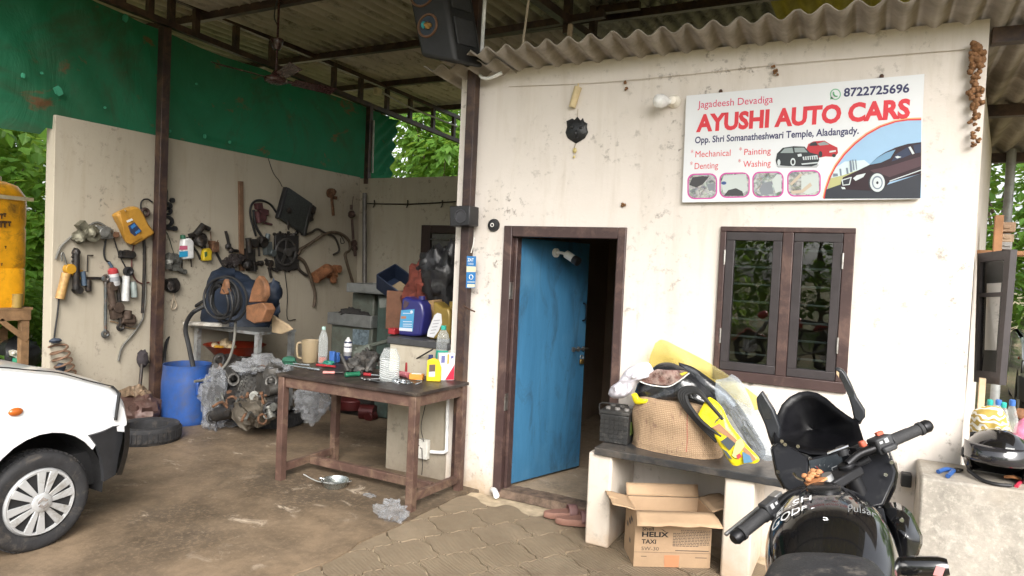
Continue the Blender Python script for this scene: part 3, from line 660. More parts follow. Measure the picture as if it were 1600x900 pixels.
for i, (x0, y0, x1, y1) in enumerate(((1074, 271.5, 1120.5, 311.5), (1124, 270, 1171.5, 309.5), (1175.5, 268.5, 1224.5, 309), (1230, 266.5, 1282.5, 307.5))):
    m = MB(); m.mat(0); poly(m, rr(x0, y0, x1, y1, 11, .02), 1); m.mat(1); poly(m, rr(x0 + 2, y0 + 2, x1 - 2, y1 - 2, 9.5, .02), 2)
    if i == 0: m.mat(2); poly(m, [(1077, 289), (1082, 277), (1098, 275), (1108, 276), (1098, 288), (1088, 293)], 3); m.mat(3); poly(m, [(1104, 288), (1117, 286), (1117, 296), (1108, 299)], 3)
    if i == 1: m.mat(4); poly(m, [(1127, 285), (1131, 274), (1166, 272), (1168, 297), (1160, 303), (1130, 301)], 3); m.mat(2); poly(m, [(1131, 306), (1138, 297), (1150, 294), (1160, 299), (1162, 306)], 4); m.mat(5); poly(m, ell(1131, 286, 4, 2.6), 4)
    if i == 2: m.mat(4); poly(m, [(1206, 282), (1214, 272), (1221, 273), (1221, 298), (1212, 302)], 3); m.mat(3); poly(m, [(1186, 296), (1192, 286), (1205, 283), (1209, 303), (1190, 305)], 3)
    if i == 3: m.mat(4); poly(m, [(1252, 275), (1278, 270), (1280, 298), (1262, 304), (1252, 300)], 3); m.mat(6); poly(m, [(1235, 298), (1252, 297), (1266, 285), (1269, 290), (1255, 301), (1238, 303)], 4); m.mat(6); poly(m, [(1234, 287), (1250, 271), (1254, 273), (1237, 290)], 4)
    m.build('repair_photo', [ink('sign_magenta', (.55, .07, .32)), SNAP, ink('print_dark', (.06, .06, .065)), ink('print_grey2', (.22, .24, .27)), ink('print_pale', (.5, .55, .54)), ink('print_blue', (.05, .09, .25)), ink('print_skin', (.5, .42, .33))], sign, sm=0)
for px, py in ((1126, 143), (1377.5, 119.5)):
    g = MB(); p = onY(px, py, -.02); g.ball(p, (.012, .012, .014), 10, 6); g.build('hanging_bolt', mt('rusty_iron', (.09, .05, .035), .7, .4), sign)

# ------------------------------------------------------------------ things fixed to the front wall
def wp(px, py, off=0.0): return onY(px, py, -off)
WHITEP = mt('white_plastic', (.78, .77, .74), .35, var=.05); BLACKP = mt('black_plastic', (.018, .018, .02), .42, var=.3); BLACKM = mt('black_metal', (.02, .02, .022), .4, .6)
RUST = mt('rusty_iron', (.09, .05, .035), .7, .4, .5, 20); GREY = mt('grey_alloy', (.28, .28, .27), .45, .7, .4, 18, (.06, .05, .04), .5)
L = thing('wall_lamp', 'round white bulb in a ceramic holder beside the signboard', 'lamp', wp(1055, 159))
g = MB(); p = wp(1054, 159); g.lathe(p, (0, -1, 0), [(.042, 0), (.042, .012), (.03, .03), (.024, .05), (.0, .052)], 20); g.build('holder', mt('ceramic', (.78, .74, .66), .3), L)
g = MB(); q = p + Vector((-.055, -.10, -.015)); d = (q - p).normalized(); g.lathe(p + d * .03, d, [(.018, 0), (.02, .03), (.036, .06), (.045, .09), (.04, .12), (.02, .135), (0, .138)], 20); g.build('bulb', mt('opal_glass', (.82, .82, .82), .15, coat=.5), L)
g = MB(); pts = [wp(795, 135.5, .006), wp(895, 131.5, .008), wp(978, 126, .01), wp(1100, 114, .008), wp(1211, 101.5, .009), wp(1360, 89, .008), wp(1508, 77.5, .006)]
g.tube(pts, .0016, 5, 3); tag(g.build('string', mt('jute_string', (.4, .33, .25), .9)), 'thin festoon string stretched high across the front wall', 'string')
DRY = mt('dried_marigold', (.20, .10, .045), .9, var=.5, scale=60, bmp=.4)
def dried(ps, name, label, cat, group=None):
    m = MB()
    for i, (p, s) in enumerate(ps):
        for k in range(5):
            dd = Vector((random.uniform(-1, 1), random.uniform(-.8, .3), random.uniform(-1, 1))) * s
            m.ball(p + dd * .6, (s * .55, s * .45, s * .5), 8, 5, .5, 9, seed=i * 7 + k)
    return tag(m.build(name, DRY, sm=80), label, cat, group)
dried([(wp(978, 128, .012), .014), (wp(979, 139, .012), .013)], 'dried_flower', 'dried flower remnant on the string above the black mask', 'flower', 'dried flowers on the string')
dried([(wp(1209, 103, .012), .013), (wp(1212, 112, .012), .016), (wp(1214, 117, .012), .011)], 'dried_flower', 'dried flower remnant on the string just above the signboard', 'flower', 'dried flowers on the string')
dried([(wp(975, 320, .008), .018)], 'dried_leaf', 'brown dried leaf stuck on the plaster over the door', 'leaf')
ps = []
for k in range(26):
    f = k / 25; y = 74 + f * 152; s = (.034 if f < .25 else .026 if f < .75 else .018) * random.uniform(.7, 1.15); ps.append((wp(1524 + 5 * math.sin(k * 1.9) + 2 * random.uniform(-1, 1), y, .03), s))
dried(ps, 'dried_garland', 'dried brown flower garland hanging down by the right wall corner', 'garland')
g = MB(); ax0 = wp(903, 136, .018); ax1 = wp(894, 168, .018); g.cyl(ax0, ax1, .026, .024, 14); g.cyl(wp(903, 130, .018), ax0, .006)
g.jitter(.006, 14); tag(g.build('paper_scroll', mt('yellow_paper', (.58, .47, .28), .85, bmp=.4, bs=20)), 'yellowed rolled paper charm hanging from the string', 'charm')
mk = thing('wall_mask', 'black carved heart-shaped mask hung on the wall over the door', 'mask', wp(900, 200))
out = [(902, 182), (907, 188), (911, 184), (913, 190), (918, 193), (917, 199), (919, 207), (914, 216), (900, 224.5), (887, 216), (883.5, 207), (886, 198), (885, 189), (890, 187), (894, 185), (898, 187)]
g = MB(); n = len(out); vs = [wp(x, y, .004) for x, y in out]; v2 = [wp(900 + (x - 900) * .75, 203 + (y - 203) * .75, .022) for x, y in out]; vc = [wp(900, 203, .03)]
g.add(vs + v2 + vc, [(i, (i + 1) % n, n + (i + 1) % n, n + i) for i in range(n)] + [(n + i, n + (i + 1) % n, 2 * n) for i in range(n)])
for x in (893, 907): g.ball(wp(x, 199, .03), (.013, .008, .009), 10, 6)
g.ball(wp(900, 208, .03), (.01, .012, .022), 8, 6); g.ball(wp(900, 215.5, .022), (.018, .008, .006), 8, 6)
g.build('face', mt('black_lacquer', (.015, .016, .018), .35, bmp=.3, bs=70), mk, sm=50)
g = MB(); g.tube([wp(903, 170, .012), wp(902, 182, .012)], .002, 5, 1); g.tube([wp(900, 224, .01), wp(897, 232, .01), wp(898, 244, .01)], .002, 5, 3); g.build('cord', mt('jute_string', (.4, .33, .25)), mk)
g = MB(); g.ball(wp(898, 235, .012), (.015, .008, .018), 10, 7, .3); g.ball(wp(897, 245, .012), (.009, .007, .009), 8, 6, .3); g.build('pendant', mt('yellow_bead', (.55, .45, .2), .3), mk)
g = MB(); p = wp(772, 352); g.lathe(p, (0, -1, 0), [(.047, 0), (.047, .008), (.04, .022), (.02, .027), (0, .028)], 24)
o = tag(g.build('round_bell_push', BLACKP), 'round black disc with a pale oval mark left of the door', 'disc')
m = MB(); m.torus(p + Vector((-.001, -.0275, 0)), (0, 1, 0), .012, .003, 20, 6); m.build('oval_mark', WHITEP, o)
# door camera
cm = thing('security_camera', 'small white bullet camera with black nose over the open door', 'camera', onY(880, 385, .2))
c = dpt(.40, -.002, 1.705); dnv = DM.to_3x3() @ Vector((0, -1, 0))
g = MB(); g.lathe(c, dnv, [(.035, 0), (.035, .015), (.028, .022), (0, .023)], 20); g.tube([c + dnv * .02, c + dnv * .07, c + dnv * .085 + Vector((.03, 0, -.012))], .011, 8); g.build('bracket', WHITEP, cm)
e = c + dnv * .085 + Vector((.03, 0, -.012)); dd = (Vector((.9, -.25, -.45))).normalized()
g = MB(); g.cyl(e - dd * .01, e + dd * .075, .03, n=18); g.build('body', WHITEP, cm); g = MB(); g.cyl(e + dd * .075, e + dd * .12, .033, .034, 18); g.build('hood', BLACKP, cm)
# small speaker on the pier edge, sticker strip and oddments on the post
sb = thing('speaker_box', 'small black square speaker on the pier left of the brown post', 'speaker', onY(717, 337, -.1))
g = MB(); q = [onY(702, 322, -.17), onY(734, 321, -.17), onY(733, 352, -.17), onY(703, 354, -.17)]; g.prism(q, (0, .13, 0)); g.build('cabinet', BLACKP, sb, bevel=.006)
g = MB(); c = (q[0] + q[2]) / 2 + Vector((.012, -.001, -.006)); g.torus(c, (0, 1, 0), .045, .006, 24, 6); g.lathe(c, (0, 1, 0), [(.042, 0), (.02, .02), (.012, .012), (0, .008)], 20); g.build('cone', mt('speaker_cone', (.035, .035, .04), .6), sb)
lb = thing('sticker_strip', 'blue and cream product sticker wrapped on the brown post', 'sticker', onY(736, 425, -.085))
m = MB(); PYF = -.0815
def st(x, y, l=0): return onY(x, y, PYF - .0006 * l)
m.mat(0); m.flat([st(729.5, 400), st(744, 400.5), st(742.5, 450), st(728, 450)]); m.mat(1); m.flat([st(729, 416, 1), st(743.6, 416.5, 1), st(743.3, 425, 1), st(728.8, 425, 1)]); m.flat([st(730, 444, 1), st(742, 444, 1), st(742, 449, 1), st(730, 449, 1)])
m.mat(1); m.flat([st(730, 440, 1), st(742, 440, 1), st(742, 441.2, 1), st(730, 441.2, 1)])
lettering(m.mat(2), 'ZAT', st(730.5, 408, 2), (1, 0, 0), (0, 0, 1), .052, .022, .03); lettering(m, '1.8.52', st(731.5, 413.5, 2), (1, 0, 0), (0, 0, 1), .045, .014, .01)
m.torus(st(736, 433, 2), (0, 1, 0), .016, .003, 18, 4); m.build('print', [ink('sticker_blue', (.03, .17, .42)), ink('sticker_cream', (.62, .58, .42)), ink('sticker_white', (.7, .72, .72))], lb, sm=0)
g = MB(); g.ball(onY(722, 476, -.06), .014, 8, 6, .4); g.tube([onY(722, 476, -.06), onY(731, 482, -.10), onY(742, 487, -.10)], .006, 6); g.tube([onY(721, 478, -.05), onY(719, 490, -.05), onY(720, 498, -.05)], .003, 6)
tag(g.build('wire_hook', RUST), 'rusty hook of twisted wire tied round the brown post', 'hook')
g = MB(); g.tube([onY(736, 395, -.09), onY(739, 384, -.09), onY(741, 371, -.09)], .0035, 6); tag(g.build('plastic_cable', WHITEP), 'short white cord hanging down the brown post', 'cord')
g = MB(); g.tube([onY(722, 430, -.02), onY(719, 480, -.02), onY(718, 545, -.02), onY(716, 600, -.02)], .005, 6); tag(g.build('black_cable', BLACKP), 'thin black cable running down the pier edge', 'cable')
PV = mt('white_pvc', (.78, .78, .77), .4)
g = MB(); g.tube([onY(762, 0, -.1) + Vector((0, 0, .4)), onY(757.5, 0, -.1), onY(752, 92, -.1)], .014, 8, 1); tag(g.build('conduit', PV), 'white conduit running up the post above the eave', 'pipe')
g = MB(); g.tube([onY(748, 113, -.05), onY(753, 121, -.09), onY(765, 122, -.1), onY(784, 114, -.09)], .012, 8); tag(g.build('conduit', PV), 'bent white conduit hooked under the eave by the post', 'pipe')
g = MB(); g.tube([onY(828, 0, -.02) + Vector((.02, 0, .3)), onY(826, 0, -.02), onY(815, 84, -.02)], .009, 6, 1); tag(g.build('hanging_rod', mt('jute_string', (.4, .33, .25))), 'tan rope hanging from the roof onto the eave', 'rope')
g = MB(); g.bar(onY(889, 62, .3), onY(892, 38, .3), .03, .03); tag(g.build('wood_stub', mt('raw_wood', (.33, .24, .15), .8, var=.35, scale=12)), 'short pale wooden stub behind the eave', 'wood')
g = MB(); p = onZ(765, 768, .03); g.tube([p + Vector((0, .04, .0)), p + Vector((.04, -.0, .012)), p + Vector((.085, -.05, .0))], .022, 10); tag(g.build('pipe_stub', PV), 'short white pipe stub at the foot of the door frame', 'pipe')
# big loudspeaker hanging from the beams
ls = thing('loudspeaker', 'large black loudspeaker hung tilted from the roof beams', 'speaker', onY(685, 40, -.35))
Yl = -.42
f0, f1, f2, f3 = onY(657, 88, Yl), onY(712, 97, Yl), onY(690, -45, Yl), onY(629, -52, Yl)
ux = (f1 - f0).normalized(); uz = (f3 - f0).normalized(); un = ux.cross(uz).normalized()
if un.y > 0: un = -un
back = -un * .26 + Vector((.07, 0, .02))
g = MB(); g.prism([f0, f1, f2, f3], back); g.build('cabinet', mt('speaker_case', (.016, .016, .017), .5, var=.3), ls, bevel=.025)
wd = (f1 - f0).length; hg = (f3 - f0).length
def fs(u, v): return f0 + (f1 - f0) * u + (f3 - f0) * v + un * .002
for (u, v, r, nm) in ((.40, .36, .075, 'cone'), (.45, .74, .10, 'cone')):
    g = MB(); c = fs(u, v); g.torus(c, un, r, .009, 28, 6); g.mat(1); g.lathe(c, -un, [(r, 0), (r * .55, .04), (r * .4, .03), (0, .015)], 24); 
    if v < .5:
        g.mat(2); g.ball(c + un * .004 + ux * .01, (.03, .03, .022), 10, 8, .5, 8); g.mat(3); g.ball(c + un * .0 - ux * .032, (.02, .02, .025), 8, 6)
    g.build(nm, [mt('copper_ring', (.16, .085, .05), .4, .5), mt('blue_black_cone', (.02, .03, .045), .5), mt('old_brass', (.38, .24, .09)), mt('teal_paint', (.03, .3, .33), .4)], ls)
g = MB(); s1 = f1 + back; 
for v in (.22, .62): g.prism([f1 + (f2 - f1) * v + back * .15 + ux * .001, f1 + (f2 - f1) * v + back * .8 + ux * .001, f1 + (f2 - f1) * (v + .3) + back * .8 + ux * .001, f1 + (f2 - f1) * (v + .3) + back * .15 + ux * .001], ux * .012)
g.build('side_panel', mt('speaker_grille', (.03, .03, .032), .6), ls, bevel=.006)
g = MB(); g.tube([f2 + back * .5, f2 + back * .5 + Vector((0, 0, .5))], .012, 6, 1); g.build('hanger', BLACKM, ls)
# ceiling fan
Yf = .4
fan = thing('ceiling_fan', 'dark maroon ceiling fan hanging on a rod with looped wire', 'fan', onY(432, 124, Yf))
FANM = mt('maroon_enamel', (.05, .018, .018), .28, var=.2, coat=.4)
c = onY(431, 124, Yf)
g = MB(); g.lathe(c + Vector((0, 0, -.045)), (0, 0, 1), [(0, 0), (.06, .002), (.105, .02), (.112, .04), (.10, .06), (.06, .075), (.04, .10), (.022, .13), (0, .131)], 28); g.build('motor', FANM, fan)
g = MB(); cz = onY(431, 70, Yf); g.cyl(c + Vector((0, 0, .05)), Vector((c.x + .01, c.y, 4.12)), .011); g.build('rod', FANM, fan)
g = MB(); g.lathe(Vector((c.x + .002, c.y, cz.z - .05)), (0, 0, 1), [(.03, 0), (.045, .03), (.062, .09), (.06, .1), (0, .098)], 20); g.build('canopy', FANM, fan)
g = MB(); a = Vector((c.x, c.y, cz.z + .04)); g.tube([a, a + Vector((.005, 0, .12)), a + Vector((-.045, 0, .22)), a + Vector((-.03, 0, .34)), a + Vector((.02, 0, .44))], .006, 6); g.build('wire_loop', BLACKP, fan)
for px, py, tw in ((494, 82, 25), (520, 143, 8), (330, 98, 8)):
    d = onZ(px, py, c.z) - c; d.z = 0; d.normalize(); sdv = d.cross(Vector((0, 0, 1))); up = Vector((0, 0, 1)); a = R(tw)
    wv_ = sdv * math.cos(R(20)) + up * math.sin(R(20)); g = MB()
    g.bar(c + d * .09, c + d * .2, .04, .008, wv_.cross(d)); g.prism([c + d * .17 - wv_ * .05, c + d * .58 - wv_ * .065, c + d * .60 + wv_ * .06, c + d * .17 + wv_ * .055], wv_.cross(d) * .006); g.build('blade', FANM, fan)
# ------------------------------------------------------------------ cars
def paint(name, col, coat=.8): return mt(name, col, .32, var=.03, scale=3, coat=coat)
TYRE = mt('tyre_rubber', (.022, .022, .024), .75, var=.3, scale=14, dirt=(.10, .085, .07), dirta=.12, bmp=.15, bs=90)
HUB = mt('silver_hubcap', (.50, .51, .52), .35, .35, .08, 10, (.2, .17, .13), .1)
DARK = mt('dark_void', (.012, .012, .013), .7); TRIM = mt('grey_bumper_plastic', (.026, .027, .03), .5, var=.25, scale=8)
def car_wheel(parent, c, side, r=.268, wd=.15, steer=0.0):
    """c hub centre in car space, side +1 faces +x"""
    Mw = TM[parent.name] @ Matrix.Translation(c) @ Matrix.Rotation(steer, 4, 'Z')
    def P(a, y, z): return Mw @ Vector((a * side, y, z))
    ax = (Mw.to_3x3() @ Vector((side, 0, 0)))
    w = thing_part('wheel', parent)
    g = MB(); prof = [(r * .66, -wd), (r * .86, -wd - .004), (r * .97, -wd * .9), (r, -wd * .75), (r, -wd * .25), (r * .975, -.012), (r * .93, .002), (r * .86, .006), (r * .76, .003), (r * .69, -.002), (r * .675, -.02), (r * .66, -wd)]
    g.lathe(Mw.translation, ax, prof, 56, caps=False); g.build('tyre', TYRE, w, world=True)
    tr = MB()
    for k in range(56):
        a = 2 * math.pi * k / 56
        for o in (-.30, -.62): 
            a2 = a + (.03 if o < -.4 else 0); p = P(wd * o, math.cos(a2) * r, math.sin(a2) * r); d = Mw.to_3x3() @ Vector((0, math.cos(a2), math.sin(a2)))
            tr.box(p, (.008, .038, .02), Matrix((d, ax, d.cross(ax))).transposed())
    tr.build('tread', TYRE, w)
    g = MB(); g.lathe(Mw.translation, ax, [(r * .69, -.02), (r * .66, .0), (r * .64, .008), (r * .60, .006), (r * .59, -.006), (0, -.014)], 48)
    h = g.build('hubcap', HUB, w)
    g = MB(); ri, ro = r * .20, r * .60
    g.lathe(Mw.translation, ax, [(ri, -.006), (ri * .95, .016), (ri * .7, .022), (0, .022)], 32)
    for k in range(6):
        a = 2 * math.pi * k / 6 + .32
        for o in (-.2, .2):
            def pt(rad, da, z): return P(z, math.cos(a + da) * rad, math.sin(a + da) * rad)
            w0, w1 = .30, .135
            q = [pt(ri * .8, o * 1.4 - .26, .012), pt(ri * .8, o * 1.4 + .26, .012), pt(ro * 1.03, o + w1, .008), pt(ro * 1.03, o - w1, .008)]
            g.prism(q, -ax * .012)
    g.build('hubcap_spokes', HUB, h, bevel=.002)
    g = MB()
    g.lathe(Mw.translation, ax, [(ro, -.0045), (0, -.0045)], 40, caps=False); g.build('hubcap_recess', DARK, h)
    g = MB()
    e = r * .12
    for ang in (0, math.pi):
        ca, sa = math.cos(ang), math.sin(ang)
        pts = [(-.1, .95), (.75, .3), (.45, .12), (-.1, .5), (-.75, .05), (-.35, -.22)] if True else []
        g.prism([P(.0225, (x * ca - y * sa) * e, (x * sa + y * ca) * e) for x, y in ((-.05, 1), (.8, .38), (.42, .1), (-.05, .45), (-.35, .22), (-.8, -.05), (-.8, .42))], ax * .003)
    g.build('hub_emblem', mt('emblem_chrome', (.7, .7, .72), .2, .8), h)
    return w
def thing_part(name, parent):
    o = bpy.data.objects.new(name, None); COL.objects.link(o); o.parent = parent; TM[o.name] = TM[parent.name].copy(); o.empty_display_size = .05; return o
def make_car(label, paintm, loc, rz=0.0, lampcol=(.6, .6, .6), trim=None):
    root = thing('parked_car', label, 'car', loc, rz)
    trim = trim or TRIM
    HWD = .735; wb = 2.36; L = lambda p: TM[root.name] @ Vector(p)
    top = [(.47, .60), (.475, .66), (.455, .74), (.42, .80), (.36, .838), (.26, .877), (.09, .943), (-.07, .978), (-.22, 1.008), (-.50, 1.03), (-.62, 1.04)]
    deck = [(-2.55, 1.05), (-2.95, 1.0), (-3.0, .8), (-2.98, .6)]
    # side skin with the two arches
    def arch(cy, r, z0, a0, a1, n=14): return [(cy + r * math.cos(R(a0 + (a1 - a0) * k / n)), .275 + (r * 1.17) * math.sin(R(a0 + (a1 - a0) * k / n))) for k in range(n + 1)]
    fa = arch(.0, .318, 0, 38, 200); ra = arch(-wb, .318, 0, -18, 200)
    low = [(.27, .52)]
    side = top[:11] + [(-1.3, 1.03), (-2.0, 1.04)] + deck + [(-2.95, .25)] 
    # assemble bottom edge from rear to front
    bottom = [p for p in reversed(ra)] + [(-.42, .2)] + [p for p in reversed(fa)] + [(.33, .60)]
    b = MB()
    for s in (-1, 1):
        pts = [Vector((s * (HWD - (.0 if z < .7 else (z - .7) * .10) - (max(0, y - .2) ** 2) * .55), y, z - (.045 if (y, z) in top or (y, z) in deck else 0))) for y, z in side + bottom]
        pts = [L(p) for p in pts]; b.mi = 0
        b.prism(pts, (TM[root.name].to_3x3() @ Vector((-s * .012, 0, 0))))
    prof = top + [(-.62, 1.04)]
    xs = [-1, -.985, -.94, -.85, -.6, -.3, 0, .3, .6, .85, .94, .985, 1]
    def shoulder(path):
        def fn(u, v):
            x = xs[round(u * 12)]; y, z = path[round(v * (len(path) - 1))]; ax_ = abs(x)
            wdt = HWD - (0 if z < .7 else (z - .7) * .10) - (max(0, y - .2) ** 2) * .55
            dz = -.045 if ax_ == 1 else -.016 if ax_ == .985 else -.003 if ax_ == .94 else .004 if ax_ == .85 else .016 if ax_ == .6 else .022 if ax_ == .3 else .025
            yy = y - (.10 * ax_ ** 3 - .10 if y > .2 else 0) * min(1, (y - .2) / .25 if y > .2 else 0)
            return L((x * wdt, yy, z + dz))
        b.grid(fn, 13, len(path))
    shoulder(prof[:11]); shoulder(deck)
    for x0 in (-1, 1):                                                           # inner wings keep the arches dark
        pass
    body = b.build('body', paintm, root, sm=50)
    g = MB()
    for cy in (0, -wb):
        for s in (-1, 1):
            g.lathe(L((s * (HWD - .05), cy, .275)), TM[root.name].to_3x3() @ Vector((-s, 0, 0)), [(.345, 0), (.345, .26)], 2, caps=False) if False else g.grid(lambda u, v, s=s, cy=cy: L((s * (HWD - .05 - .28 * v), cy + .345 * math.cos(R(-8 + 196 * u)), .275 + .37 * math.sin(R(-8 + 196 * u)))), 24, 3)
    g.box(L((0, -1.2, .36)), (1.2, 3.2, .2), TM[root.name].to_3x3()); g.build('underbody', DARK, root)
    # cabin
    g = MB(); ca = [(-.62, 1.035, .66), (-1.25, 1.40, .54), (-2.2, 1.42, .53), (-2.62, 1.05, .64)]
    def cab(u, v):
        i = round(v * 3); y, z, hw = ca[i]; x = (-1, -.96, -.5, 0, .5, .96, 1)[round(u * 6)]
        return L((x * hw, y, z + (.03 * (1 - x * x))))
    g.grid(cab, 7, 4); 
    for s in (-1, 1): g.flat([L((s * (.66), -.62, 1.03)), L((s * .54, -1.25, 1.40)), L((s * .53, -2.2, 1.42)), L((s * .64, -2.62, 1.05))])
    cb = g.build('cabin', paintm, root, sm=30)
    G = mt('car_glass', (.015, .02, .022), .04, coat=1, var=.05); g = MB()
    g.flat([L((s * x, y, z)) for s, x, y, z in ((1, -.57, -.68, 1.09), (1, .57, -.68, 1.09), (1, .47, -1.2, 1.395), (1, -.47, -1.2, 1.395))]); g.build('windscreen', G, cb)
    g = MB(); g.flat([L(p) for p in ((-.52, -2.60, 1.1), (.52, -2.60, 1.1), (.46, -2.27, 1.385), (-.46, -2.27, 1.385))]); g.build('rear_window', G, cb)
    for s in (-1, 1):
        for ya, yb in ((-.85, -1.5), (-1.56, -2.3)):
            g = MB(); f = lambda y, z: L((s * (.66 - (z - 1.03) * .325 + .006), y, z)); g.flat([f(ya, 1.07), f(yb, 1.07), f(yb if yb > -2 else yb + .12, 1.35), f(ya if ya < -1 else ya - .33, 1.35)]); g.build('side_window', G, cb)
    # bumper wraps round the nose to the arch
    def xin(y): return HWD + .012 - (max(0, y - .2) ** 2) * .55
    plan = [(xin(.40), .40, .318), (.69, .455, .30), (.58, .495, .28), (.3, .52, .27), (0, .53, .27)]
    plan = plan + [(-a, y, z) for a, y, z in reversed(plan[:-1])]; nP = len(plan)
    def bf(u, v):
        x, y, z = plan[round(u * (nP - 1))]; k = math.sin(v * math.pi) * .02
        return L((x * (1 + .02 * v), y + k + .03 * v, z + (.605 - z) * v))
    g = MB(); g.grid(bf, nP, 7)
    for s in (-1, 1):
        q = [(.222, .592), (.265, .53), (.296, .45), (.312, .37), (.316, .305), (.402, .318), (.42, .42), (.452, .52), (.45, .604), (.374, .612), (.30, .598)]
        g.prism([L((s * (xin(y) + .003 - max(0, y - .35) * .22), y, z)) for y, z in q], TM[root.name].to_3x3() @ Vector((-s * .03, 0, 0)))
    bm_ = g.build('bumper', trim, root, sm=45)
    for s in (-1, 1):
        g = MB(); g.tube([L((s * x, y, z)) for x, y, z in ((.655, .41, .833), (.668, .26, .888), (.676, .09, .955), (.674, -.07, .99), (.668, -.22, 1.02), (.655, -.5, 1.042))], .0035, 5); g.build('bonnet_shut_line', DARK, root)
    g = MB(); g.box(L((0, .47, .69)), (.7, .03, .07), TM[root.name].to_3x3()); g.build('grille', DARK, root)
    for s in (-1, 1):
        g = MB(); q = [(.705, .365, .655), (.705, .385, .79), (.50, .475, .785), (.50, .49, .655)]
        g.prism([L((s * x, y, z)) for x, y, z in q], TM[root.name].to_3x3() @ Vector((s * .012, .03, 0))); hl = g.build('headlight', mt('lamp_glass', (.35, .37, .4), .08, coat=1), root, bevel=.006)
        g = MB(); g.tube([L((s * x, y + .02, z)) for x, y, z in ((.718, .37, .645), (.718, .388, .80), (.49, .49, .795))], .009, 6, 1); g.build('headlight_gasket', DARK, hl)
        g = MB(); g.ball(L((s * (HWD - .008), -.144, .786)), (.014, .035, .022), 16, 10, rot=TM[root.name].to_3x3()); g.build('side_repeater', mt('amber_lens', (.42, .10, .012), .2, coat=.6), root)
    for y, s, st_ in ((0, 1, 0), (0, -1, 0), (-wb, 1, 0), (-wb, -1, 0)): car_wheel(root, Vector((s * .70, y, .268)), s, steer=st_)
    g = MB(); g.box(L((0, -2.98, .42)), (1.4, .12, .26), TM[root.name].to_3x3()); g.build('rear_bumper', trim, root, bevel=.03)
    return root
car = make_car('white hatchback nosing into the shed with silver wheel cover', paint('white_car_paint', (.69, .70, .71)), (-4.59, -2.243, .004))

dc = make_car('dark grey hatchback parked out beyond the side lean-to', paint('dark_grey_car_paint', (.10, .105, .115)), (2.45, 6.4, -.03), R(174))

# ------------------------------------------------------------------ motorcycles
SEATM = mt('seat_vinyl', (.022, .023, .026), .5, var=.2, scale=30, dirt=(.16, .14, .12), dirta=.12, bmp=.15, bs=200)
ALU = mt('cast_alloy', (.32, .32, .32), .4, .8, .2); GRIP = mt('grip_rubber', (.028, .028, .03), .7, var=.2, bmp=.3, bs=150); CHROME = mt('worn_chrome', (.6, .6, .6), .15, 1.0, .1)
def bike_wheel(root, P, y, z, r, w):
    wh = thing_part('wheel', root); ax = (P((1, 0, 0)) - P((0, 0, 0)))
    c = P((0, y, z)); g = MB(); g.lathe(c, ax, [(r - .09, -w * .4), (r - .05, -w * .5), (r - .015, -w * .36), (r, 0), (r - .015, w * .36), (r - .05, w * .5), (r - .09, w * .4)], 40, False); g.build('tyre', TYRE, wh)
    g = MB(); g.lathe(c, ax, [(r - .09, -w * .42), (r - .105, -w * .3), (r - .105, w * .3), (r - .09, w * .42)], 36, False); g.lathe(c, ax, [(.0, -.06), (.045, -.06), (.045, .06), (0, .06)], 16)
    for k in range(5):
        a = 2 * math.pi * k / 5; g.bar(P((0, y + .04 * math.cos(a), z + .04 * math.sin(a))), P((0, y + (r - .1) * math.cos(a), z + (r - .1) * math.sin(a))), .035, .03, ax)
    g.build('rim', mt('black_rim', (.02, .02, .022), .4, .4), wh)
    g = MB(); d = P((.07, y, z)); g.lathe(d, ax, [(.06, 0), (.13, 0), (.13, .004), (.06, .004)], 30); g.build('brake_disc', CHROME, wh)
